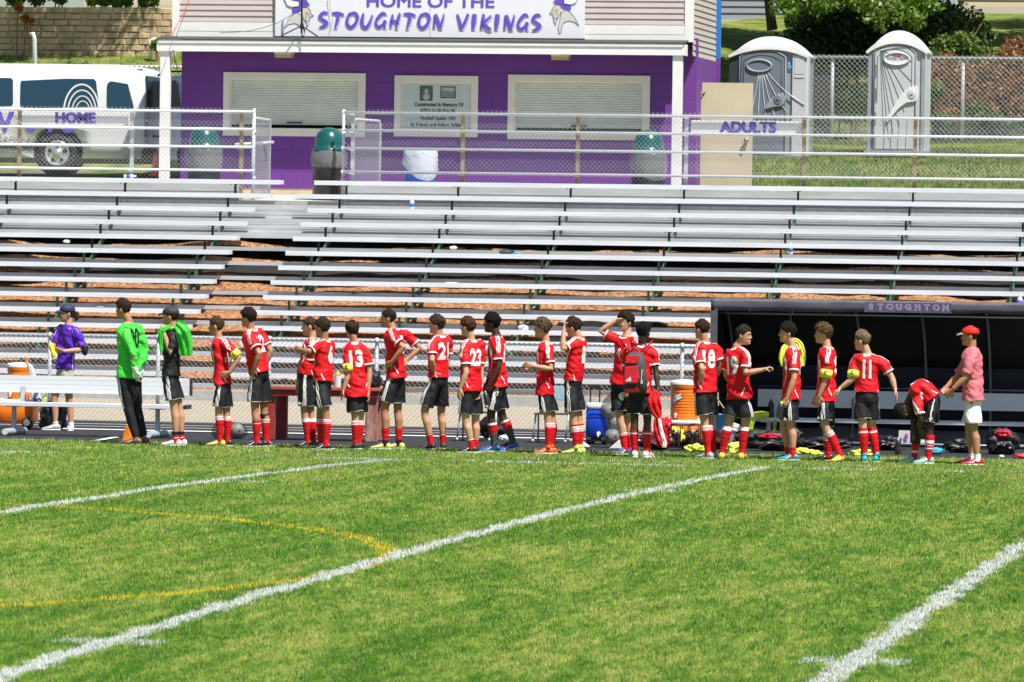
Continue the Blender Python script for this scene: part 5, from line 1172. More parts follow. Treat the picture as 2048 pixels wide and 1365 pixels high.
def person(D):
    X0,YB_=D['base']; Y0=D.get('Y') or G(X0,YB_,-.232).y; zg=D.get('zg',ZT-.002 if Y0>69.9 else zfield(Y0)-.0)
    g0=P(X0,YB_,Y0); dz=zg-g0.z     # small vertical fix so feet stand on the ground
    def J(x,y,dy=0): p=P(x,y,Y0+dy); return Vector((p.x,p.y,p.z+dz))
    t=thing('person',D['label'],'person',(g0.x,Y0,zg),D.get('group'))
    sc=D.get('sc',1.0); skin=SKM[D['skin']]; phi=D['phi']; F=V2(phi); Lf=Vector((0,0,1)).cross(F)
    neck=J(*D['neck']); pel=J(*D['pel']); hd=J(*D['head']); spm=J(*D['mid']) if 'mid' in D else None
    up=(neck-pel).normalized(); 
    if 'bend' in D: F=Vector(D['bend']).normalized(); 
    F=(F-up*F.dot(up)).normalized(); Lf=up.cross(F).normalized()
    if 'left' in D: Lf=Vector(D['left']).normalized()
    shd=.168*sc*D.get('shw',1); lower=.045*sc
    spine=[pel,pel.lerp(neck,.5)+F*(-.0) if spm is None else spm,neck]
    sp=catmull(spine,6)
    def spt(u): 
        i=u*(len(sp)-1); a=int(min(len(sp)-2,max(0,math.floor(i)))); return sp[a].lerp(sp[a+1],i-a)
    def sdir(u): return (spt(min(1,u+.08))-spt(max(0,u-.08))).normalized()
    PROF=[(-.16,.115,.085),(-.08,.152,.108),(.05,.150,.105),(.2,.138,.098),(.35,.130,.094),(.5,.138,.100),(.65,.150,.106),(.78,.156,.104),(.88,.140,.088),(.95,.09,.068),(1.0,.062,.058)]
    def ring(u,hw,hd_,n=18,off=Vector((0,0,0))):
        c=(spt(u) if 0<=u<=1 else sp[0]+ (sp[0]-sp[1]).normalized()*(-u*(neck-pel).length))+off; d=sdir(min(1,max(0,u))); f=(F-d*F.dot(d)).normalized(); l=d.cross(f).normalized()
        if 'left' in D: l=(Lf-d*Lf.dot(d)).normalized(); f=l.cross(d)
        return [c+l*(hw*math.cos(2*math.pi*k/n))+f*(hd_*math.sin(2*math.pi*k/n)) for k in range(n)]
    chest=spt(.86); S={}; 
    S['L']=J(*D['shL']) if 'shL' in D else chest+Lf*shd+up*.0
    S['R']=J(*D['shR']) if 'shR' in D else chest-Lf*shd+up*.0
    hips={'L':pel+Lf*.080*sc-up*.04,'R':pel-Lf*.080*sc-up*.04}
    b=MB(); b.loft([ring(u,w*sc*(.80 if u<.94 else .93),h*sc*(.80 if u<.94 else .93)) for u,w,h in PROF])
    # neck and head
    hf=V2(D.get('hphi',phi)); pit=R(D.get('hpitch',0)); 
    hu=Vector((0,0,1)); hs=hu.cross(hf); 
    Mx=Matrix((hf,hs,hu)).transposed(); rx=Matrix.Rotation(pit,3,hs); Mx=rx@Mx
    if 'hup' in D: # explicit head frame for bent pose
        hu=Vector(D['hup']).normalized(); hf=Vector(D['hf']); hf=(hf-hu*hf.dot(hu)).normalized(); hs=hu.cross(hf); Mx=Matrix((hf,hs,hu)).transposed()
    hsz=D.get('hs',1.0)*.985
    def H(x,y,z): return hd+Mx@Vector((x*hsz,y*hsz,z*hsz))
    b.tube([neck-up*.06,neck+up*.01,H(-.028,0,-.055),H(-.012,0,-.02)],[.060*sc,.053*sc,.050*sc,.052*sc],12)
    for s_,k in((1,'L'),(-1,'R')): b.tube([neck+up*.015,neck.lerp(S[k],.5)-up*.02,S[k]],[.040*sc,.026*sc,.03*sc],10)
    b.loft([[H(*p) for p in head_ring(*h)] for h in HEADR])
    b.tube([H(.088,0,.018),H(.100,0,-.008),H(.108,0,-.026),H(.096,0,-.034)],[.007*hsz,.0085*hsz,.012*hsz,.011*hsz],8)
    for s_ in(-1,1):
        b.ell(H(-.008,s_*.078,-.006),.017*hsz,.009*hsz,.030*hsz,10,6,Mx); b.ell(H(.090,s_*.010,-.031),.009,.009,.007,8,5)
        b.ell(H(.078,s_*.03,-.03),.016,.018,.016,8,6)
    b.ell(H(.087,0,.024),.010*hsz,.048*hsz,.009*hsz,12,6,Mx); b.ell(H(.089,0,-.060),.0095,.022,.006,10,5,Mx); b.ell(H(.088,0,-.071),.0095,.019,.006,10,5,Mx); b.ell(H(.082,0,-.095),.014,.022,.014,10,6,Mx)
    # arms
    A={}
    for k,s_ in(('L',1),('R',-1)):
        a=D.get('arm'+k)
        if a is None:
            e=S[k]-Vector((0,0,1))*.27*sc+Lf*s_*.03; w=e-Vector((0,0,1))*.23*sc+F*.06; tip=w-Vector((0,0,1))*.1; curl=.35
        else: e=J(*a[0]); w=J(*a[1]); tip=J(*a[2]); curl=a[3] if len(a)>3 else .35
        A[k]=(S[k],e,w,tip,curl)
        s0=S[k]; b.tube([s0+Vector((0,0,.0)),s0.lerp(e,.3),s0.lerp(e,.65),e,e.lerp(w,.3),e.lerp(w,.7),w,w+(tip-w).normalized()*.02],[.040*sc,.044*sc,.042*sc,.037*sc,.040*sc,.033*sc,.0255*sc,.026*sc],10)
        nr=a[4] if a and len(a)>4 else None
        nrm=Vector(nr) if nr else (-Lf*s_)
        hand(b,w,(tip-w),nrm,sc*1.05,curl,s_*(a[5] if a and len(a)>5 else 1))
    # legs
    Lg={}
    for k,s_ in(('L',1),('R',-1)):
        l=D['leg'+k]; kn=J(*l[0]); an=J(*l[1]); toe=J(*l[2]); heel=l[3] if len(l)>3 else 0
        an.z=max(an.z,zg+.075) if heel==0 else an.z
        if heel==0: an.z=zg+.085
        Lg[k]=(hips[k],kn,an,toe,heel); h=hips[k]
        cf=(kn-h).normalized(); back=(-F if 'bend' not in D else Vector((1,0,0)))*.012; ls=sc*D.get('legk',1)
        b.tube([h+(h-kn).normalized()*.03,h.lerp(kn,.3),h.lerp(kn,.7),kn-cf*.03,kn+(an-kn).normalized()*.05,kn.lerp(an,.32)+back,kn.lerp(an,.6)+back*.5,kn.lerp(an,.85),an,an-Vector((0,0,.05))],[.060*ls,.070*ls,.064*ls,.054*ls,.050*ls,.055*ls,.047*ls,.036*ls,.035*ls,.04*ls],12)
        fd=Vector((toe.x-an.x,toe.y-an.y,0)); fd=fd.normalized() if fd.length>.02 else F
        b.tube([an-Vector((0,0,.05)),an-Vector((0,0,.06))+fd*.08,an-Vector((0,0,.066))+fd*.15],[.03,.028,.02],8)
    body=remesh(b,.0075,2,'body')
    e=MB()
    for s_ in(-1,1):
        e.mi(1).ell(H(.0815,s_*.031,.001),.007*hsz,.0135*hsz,.0065*hsz,10,6,Mx); e.mi(2).ell(H(.0845,s_*.031,.001),.006*hsz,.0065*hsz,.0065*hsz,8,6,Mx)
        e.mi(3).bar(H(.0985,s_*.016,.026),H(.0885,s_*.048,.029),.009,.006,tuple(Mx@Vector((0,0,1))))
    e.mi(4).ell(H(.0985,0,-.0645),.002,.018,.0035,8,4,Mx)
    HC=D.get('hairc',(.05,.028,.015)); HC=tuple(c*.62 for c in HC); HM=mat('hair'+str(HC),HC,.75,0,var=.45,scale=40,stretch=(1,1,.35),bump=1,bscale=120,spec=.2)
    add_to(body,e,[skin,EYEW,EYED,HM,LIPS[D['skin']]])
    org=t['_o']
    def place(me,name,par=t):
        v,_=arrays(me); me.vertices.foreach_set('co',(v-np.array(list(org),np.float32)).reshape(-1).astype(np.float32)); me.update(); o=bpy.data.objects.new(name,me); C.objects.link(o); o.parent=par; o['_o']=list(org)
        return o
    place(body,'body')
    # ---------------- jersey
    jc=D.get('top',REDJ); trim=D.get('trim',True)
    j=MB(); slack=D.get('slack',1.0); hem=D.get('hem',-.26)
    JP=[(-.08,.180,.132),(.08,.166,.122),(.22,.158,.117),(.38,.150,.112),(.52,.152,.115),(.66,.163,.118),(.78,.168,.114),(.87,.154,.098),(.94,.110,.078),(.985,.080,.068)]
    hw_=float(np.interp(hem,[-.26,-.08,.1,.3],[.188,.182,.172,.162])); JP=[(hem,hw_,hw_*.735)]+[q for q in JP if q[0]>hem+.03]
    j.loft([ring(u,w*sc*slack,h*sc*slack) for u,w,h in JP])
    slf=D.get('sleeve',.72)
    for k,s_ in(('L',1),('R',-1)):
        s0,e_,w_,_,_=A[k]; j.tube([neck.lerp(s0,.45)-up*.035,s0+up*.002-Lf*s_*.01],[.055*sc,.068*sc],12)
        if slf<=1:
            j.tube([s0-Lf*s_*.03,s0.lerp(e_,.25),s0.lerp(e_,slf*.7),s0.lerp(e_,slf)],[.069*sc,.070*sc,.067*sc,.072*sc],14)
        else: j.tube([s0-Lf*s_*.03,s0.lerp(e_,.3),s0.lerp(e_,.8),e_,e_.lerp(w_,.5),e_.lerp(w_,.97)],[.066*sc,.064*sc,.056*sc,.053*sc,.048*sc,.042*sc],14)
    jm=remesh(j,.011,3,'jersey'); seed=len(D['label'])*.37+X0*.01
    fold(jm,.021*sc,6,10,seed); 
    jb=bvh_of(jm); tr=MB()
    if trim:
        for k,s_ in(('L',1),('R',-1)):
            s0,e_,_,_,_=A[k]; ad=(e_-s0).normalized(); outw=(Lf*s_+up*.6).normalized()
            for q in(-1,0,1):
                o_=F*(q*.026)
                ribbon(tr,jb,[neck.lerp(s0,.30)+up*.07+o_,s0+up*.075+o_,s0+(outw-ad*outw.dot(ad))*.09+ad*.05+o_*.9,s0+(Lf*s_-ad*(Lf*s_).dot(ad)).normalized()*.085+ad*.13*sc+o_*.9],.0115,nseg=6,off=.004)
            # cuff
            c1=s0.lerp(e_,slf*.90); a_,b__=frame_of(ad); pr=[]
            for q,rr in((-.010,.0715),(.010,.0735)):
                pr.append([c1+ad*q+a_*(rr*sc*math.cos(2*math.pi*i/20))+b__*(rr*sc*math.sin(2*math.pi*i/20)) for i in range(20)])
            rows=[]
            for r_ in pr:
                row=[]
                for p_ in r_:
                    l2,n2,_,_=jb.find_nearest(p_); row.append(l2+n2*.004)
                rows.append(row)
            tr.mi(1).loft(rows,cap=False)
            def SP(u,ang,rr=.15):
                d=sdir(u); f=(F-d*F.dot(d)).normalized(); l=(d.cross(f)).normalized()
                if 'left' in D: l=(Lf-d*Lf.dot(d)).normalized(); f=l.cross(d)
                return spt(u)+f*(rr*math.cos(R(ang)))+l*(rr*math.sin(R(ang)))
            ribbon(tr,jb,[SP(.80,s_*42),SP(.68,s_*62),SP(.5,s_*66),SP(.34,s_*56),SP(.22,s_*44)],[.012,.042,.016,.010,.006])
            ribbon(tr,jb,[SP(.20,s_*112),SP(.08,s_*126),SP(.0,s_*134)],[.010,.016,.012])
        ribbon(tr,jb,[SP(.97,-150,.09),SP(.96,180,.09),SP(.97,150,.09)],.030)
        ribbon(tr,jb,[SP(.95,-45,.09),SP(.93,0,.1),SP(.95,45,.09)],.016)
        if D.get('num'):
            decal(tr,jb,D['num'],.205*sc,spt(.60),-Lf,up,F,bold=.013,width=(.105 if len(D['num'])==1 or D['num']=='11' else .185)*sc)
            decal(tr,jb,D['num'],.10*sc,spt(.60)-Lf*.0,Lf,up,-F,bold=.008)
        decal(tr,jb,'TEAM' if False else D.get('word','OREGON'),.026*sc,spt(.72),Lf,up,-F,bold=.002) if D.get('word') else None
    add_to(jm,tr,[jc,D.get('trimc',WHC)]); place(jm,D.get('topname','jersey'))
    # ---------------- shorts / trousers
    bc=D.get('bot',BLKC); s=MB(); long=D.get('long',False)
    s.loft([ring(u,w*sc,h*sc) for u,w,h in((-.22,.11,.085),(-.12,.150,.108),(-.02,.152,.110),(.08,.144,.104),(.16,.130,.095),(.30,.120,.088))])
    hemf=D.get('hemf',.80); stripes=D.get('stripes',True); HP={}
    for k,s_ in(('L',1),('R',-1)):
        h,kn,an,toe,heel=Lg[k]
        if long: s.tube([h+Vector((0,0,.02)),h.lerp(kn,.5),kn,kn.lerp(an,.4),kn.lerp(an,.8),an+Vector((0,0,.01))],[.098*sc,.088*sc,.070*sc,.068*sc,.058*sc,.052*sc],14)
        else:
            d=(kn-h).normalized(); p1=h.lerp(kn,hemf); fl=D.get('flare',1.0); s.tube([h-Lf*s_*.02+Vector((0,0,.0)),h.lerp(kn,.25)-Lf*s_*.01,h.lerp(kn,hemf*.7),p1],[.080*sc,.094*sc,.100*sc*fl,.106*sc*fl],16)
    sm_=remesh(s,.011,3,'shorts'); fold(sm_,.015*sc,8,5,seed+5); sb=bvh_of(sm_); tr=MB()
    for k,s_ in(('L',1),('R',-1)):
        h,kn,an,toe,heel=Lg[k]; d=(kn-h).normalized(); out=(Lf*s_-d*(Lf*s_).dot(d)).normalized(); ff=(F-d*F.dot(d)).normalized()
        if stripes:
            for q in(-1,0,1):
                o_=ff*(q*.025+.005)
                e0=h.lerp(kn,.99 if long else hemf*.985)
                ribbon(tr,sb,[pel+up*.05+Lf*s_*.17+o_*.9,h+out*.14+o_,h.lerp(e0,.5)+out*.14+o_,e0+out*.135+o_],.0115)
        if not long and D.get('hemline',True):
            p1=h.lerp(kn,hemf*.985); a_,b__=frame_of(d); row=[]
            for q in(-.004,.006):
                r_=[]
                for i in range(24):
                    pp=p1+d*q+(a_*math.cos(2*math.pi*i/24)+b__*math.sin(2*math.pi*i/24))*.115*sc; l2,n2,_,_=sb.find_nearest(pp); r_.append(l2+n2*.003)
                row.append(r_)
            tr.mi(1).loft(row,cap=False)
        if stripes and not long:
            c=h.lerp(kn,hemf*.88)+ff*.075+out*.10; l2,n2,_,_=sb.find_nearest(c); u_=ff*.8+out*-.5; u_=(u_-n2*u_.dot(n2)).normalized(); v_=n2.cross(u_); v_=v_ if v_.z>0 else -v_
            for w0,hh,x0_ in ((.010,.012,-.020),(.010,.021,-.005),(.010,.030,.010)):
                c1=l2+n2*.005+u_*x0_; tr.mi(1).add([c1-v_*.01,c1+u_*w0*1.2-v_*.01,c1+u_*(w0*.6)+v_*hh*.8,c1-u_*.006+v_*hh*.8],[(0,1,2,3)])
    add_to(sm_,tr,[bc,D.get('botc',WHC)]); place(sm_,'trousers' if long else 'shorts')
    # ---------------- socks and shoes
    for k,s_ in(('L',1),('R',-1)):
        h,kn,an,toe,heel=Lg[k]; sk=D.get('sock'+k,D.get('sock',(.80,'std'))); ls=sc*D.get('legk',1)
        if sk is not None and not long:
            topf,pat=sk; L_=(an-kn).length; q=MB(); cols=[REDS,WHC,BLKC,GREYS,LIMEB]; bk=(-F if 'bend' not in D else Vector((1,0,0)))*.012
            n=34; rings=[]; kk=[]
            for i in range(n+1):
                f=(1-topf)+topf*i/n; c=kn.lerp(an,f)+bk*max(0,1-abs(f-.4)*2.2); r=np.interp(f,[0,.15,.32,.6,.85,1],[.056,.056,.061,.053,.0425,.041])*ls+.003*noise.noise((f*13,X0,s_))
                rings.append((c,r)); 
            rings.append((an-Vector((0,0,.045)),.043*ls)); ax=(an-kn).normalized(); a_,b__=frame_of(ax); nn=14
            for i in range(len(rings)-1):
                f=i/n
                if pat=='std': ci=1 if (f<.035) or (.06<f<.095) or (.12<f<.155) else 0
                elif pat=='whitetop': ci=1 if f<.13 else 0
                elif pat=='stripe3': ci=1 if (.02<f<.06 or .09<f<.13 or .16<f<.20) else 0
                elif pat=='one': ci=1 if .10<f<.17 else 0
                elif pat=='plain': ci=0
                elif pat=='black': ci=2
                elif pat=='grey': ci=0 if f<.42 else 3; ci=1 if f<.08 else ci
                elif pat=='white': ci=1
                elif pat=='blackred': ci=2 if f<.45 else (1 if .75<f<.85 else 0)
                elif pat=='redblack': ci=0 if f<.8 else 2
                elif pat=='bigw': ci=1 if (.06<f<.13 or .17<f<.22 or .26<f<.31) else 0
                elif pat=='bend': ci=0 if f<.22 else (1 if f<.40 or .46<f<.50 or .56<f<.62 else 0)
                else: ci=0
                q.mi(ci); (c0,r0),(c1,r1)=rings[i],rings[i+1]
                q.loft([[c0+a_*(r0*math.cos(2*math.pi*m_/nn))+b__*(r0*math.sin(2*math.pi*m_/nn)) for m_ in range(nn)],[c1+a_*(r1*math.cos(2*math.pi*m_/nn))+b__*(r1*math.sin(2*math.pi*m_/nn)) for m_ in range(nn)]],cap=False)
            so_=obj('sock',q,cols,t,smooth=True)
        shc,soc=D.get('shoe'+k,D.get('shoe'))
        mkshoe(t,an,toe,zg,shc,soc,1.0*sc,D.get('high',False),heel)
    # ---------------- hair
    hr=D.get('hair',{})
    if hr is not None:
        hm=MB(); rg=hairmesh(hr.get('top',.022),hr.get('side',.010),0,hr.get('front',.004),hr.get('n',.010),int(X0),hr.get('u0',.058),hr.get('quiff',0))
        hm.loft([[H(*p) for p in r_] for r_ in rg]); me=remesh(hm,.0075,1,'hair'); v,n_=arrays(me)
        q=vnoise(v[:,0]*75+v[:,2]*20,v[:,2]*60+v[:,1]*70,3)+.6*vnoise(v[:,0]*150,v[:,2]*130+v[:,1]*120,4)-.8; v=v+n_*(q*hr.get('disp',.008))[:,None]; me.vertices.foreach_set('co',v.astype(np.float32).reshape(-1)); me.update(); me.materials.clear(); me.materials.append(HM); place(me,'hair')
    if D.get('tail'):
        mb=MB(); mb.tube([H(-.09,0,.03),H(-.125,.0,.01),H(-.135,.0,-.04),H(-.12,.0,-.10)],[.02,.036,.040,.016],10); me=remesh(mb,.008,1,'pony'); v,n_=arrays(me); q=vnoise(v[:,0]*60,v[:,2]*35,7)-.5; v=v+n_*(q*.02)[:,None]; me.vertices.foreach_set('co',v.astype(np.float32).reshape(-1)); me.update(); me.materials.clear(); me.materials.append(HM); place(me,'ponytail' if D['tail']==1 else 'curly_hair')
    if D.get('cap'):
        cm,bm_=D['cap']; mb=MB(); rings=[]
        for u,g in((.028,.006),(.05,.009),(.075,.011),(.098,.009),(.113,.006),(.124,.0)):
            f=np.interp(min(u,.112),[h[0] for h in HEADR],[h[1] for h in HEADR]); b_=np.interp(min(u,.112),[h[0] for h in HEADR],[h[2] for h in HEADR]); w=np.interp(min(u,.112),[h[0] for h in HEADR],[h[3] for h in HEADR]); rings.append([H(*p) for p in head_ring(u+.012*(u>.05),f+.006,b_+.006,w+.005,24,g)])
        mb.mi(0).loft(rings); bt=[]
        for x,w,z in((.075,.060,.046),(.115,.062,.040),(.145,.052,.030),(.165,.030,.022)):
            bt.append([H(x,w*c,z-.014*abs(c)**2+dz_) for c,dz_ in((-1,0),(-.5,.006),(0,.008),(.5,.006),(1,0),(1,-.004),(.5,.002),(0,.004),(-.5,.002),(-1,-.004))])
        mb.mi(1).loft(bt); mb.mi(0).ell(H(0,0,.134),.006,.006,.004,8,5)
        if D.get('capmark'): mb.mi(2).ell(H(.083,0,.075),.006,.022,.016,10,6,Mx)
        obj('cap',mb,[cm,bm_,D.get('capmark') or WHC],t,smooth=True)
    if D.get('band'):
        mb=MB(); r0=[H(*p) for p in head_ring(.030,.097,.102,.083,28)]; r1=[H(*p) for p in head_ring(.058,.096,.104,.084,28)]
        mb.loft([r0,r1],cap=False); obj('headband',mb,mat('lilac band',(.35,.16,.62),.6),t,smooth=True)
    if D.get('armband'):
        k=D['armband']; s0,e_,_,_,_=A[k]; c1=s0.lerp(e_,.62); c2=s0.lerp(e_,.92); ad=(e_-s0).normalized(); mb=MB(); mb.mi(0).tube([c1,c2],[.0750*sc,.0735*sc] if D.get('abw') is None else D['abw'],18)
        o_=Vector((0,-1,0)); o_=(o_-ad*o_.dot(ad)).normalized(); rt=ad.cross(o_)*(-1); c=(c1+c2)/2+o_*.076
        ring_=[c+rt*(.017*math.cos(a))+ad*(-.020*math.sin(a)) for a in np.linspace(R(50),R(310),12)]; mb.mi(1).tube(ring_,.006,5); obj('armband',mb,[LIMEB,BLACK],t,smooth=True)
    D['_A']=A; D['_H']=H; D['_sp']=spt; D['_F']=F; D['_L']=Lf; D['_up']=up; D['_leg']=Lg; D['_jb']=jb; D['_Y0']=Y0; D['_t']=t; D['_J']=J
    return D
Wd=WHC; SOLW=mat('white sole',(.75,.75,.73),.5); SOLB=mat('black sole',(.02,.02,.02),.5)
def shc(n,c): return mat('shoe '+n,c,.4,0,var=.08,scale=14)
YEL=shc('pale yellow',(.80,.62,.12)); SBL=shc('black',(.022,.022,.026)); SOR=shc('orange',(.85,.13,.02)); SLI=shc('lime',(.50,.75,.12)); SBLU=shc('blue',(.02,.12,.55)); SWH=shc('white',(.80,.76,.72)); STE=shc('teal',(.01,.30,.38)); SRE=shc('red',(.50,.01,.03)); SGR=shc('grey',(.40,.41,.44)); SNB=shc('navy green',(.05,.10,.25)); SYO=shc('yellow gold',(.85,.55,.06)); SMI=shc('mint',(.25,.50,.42))
GRP='people standing in line along the touchline'
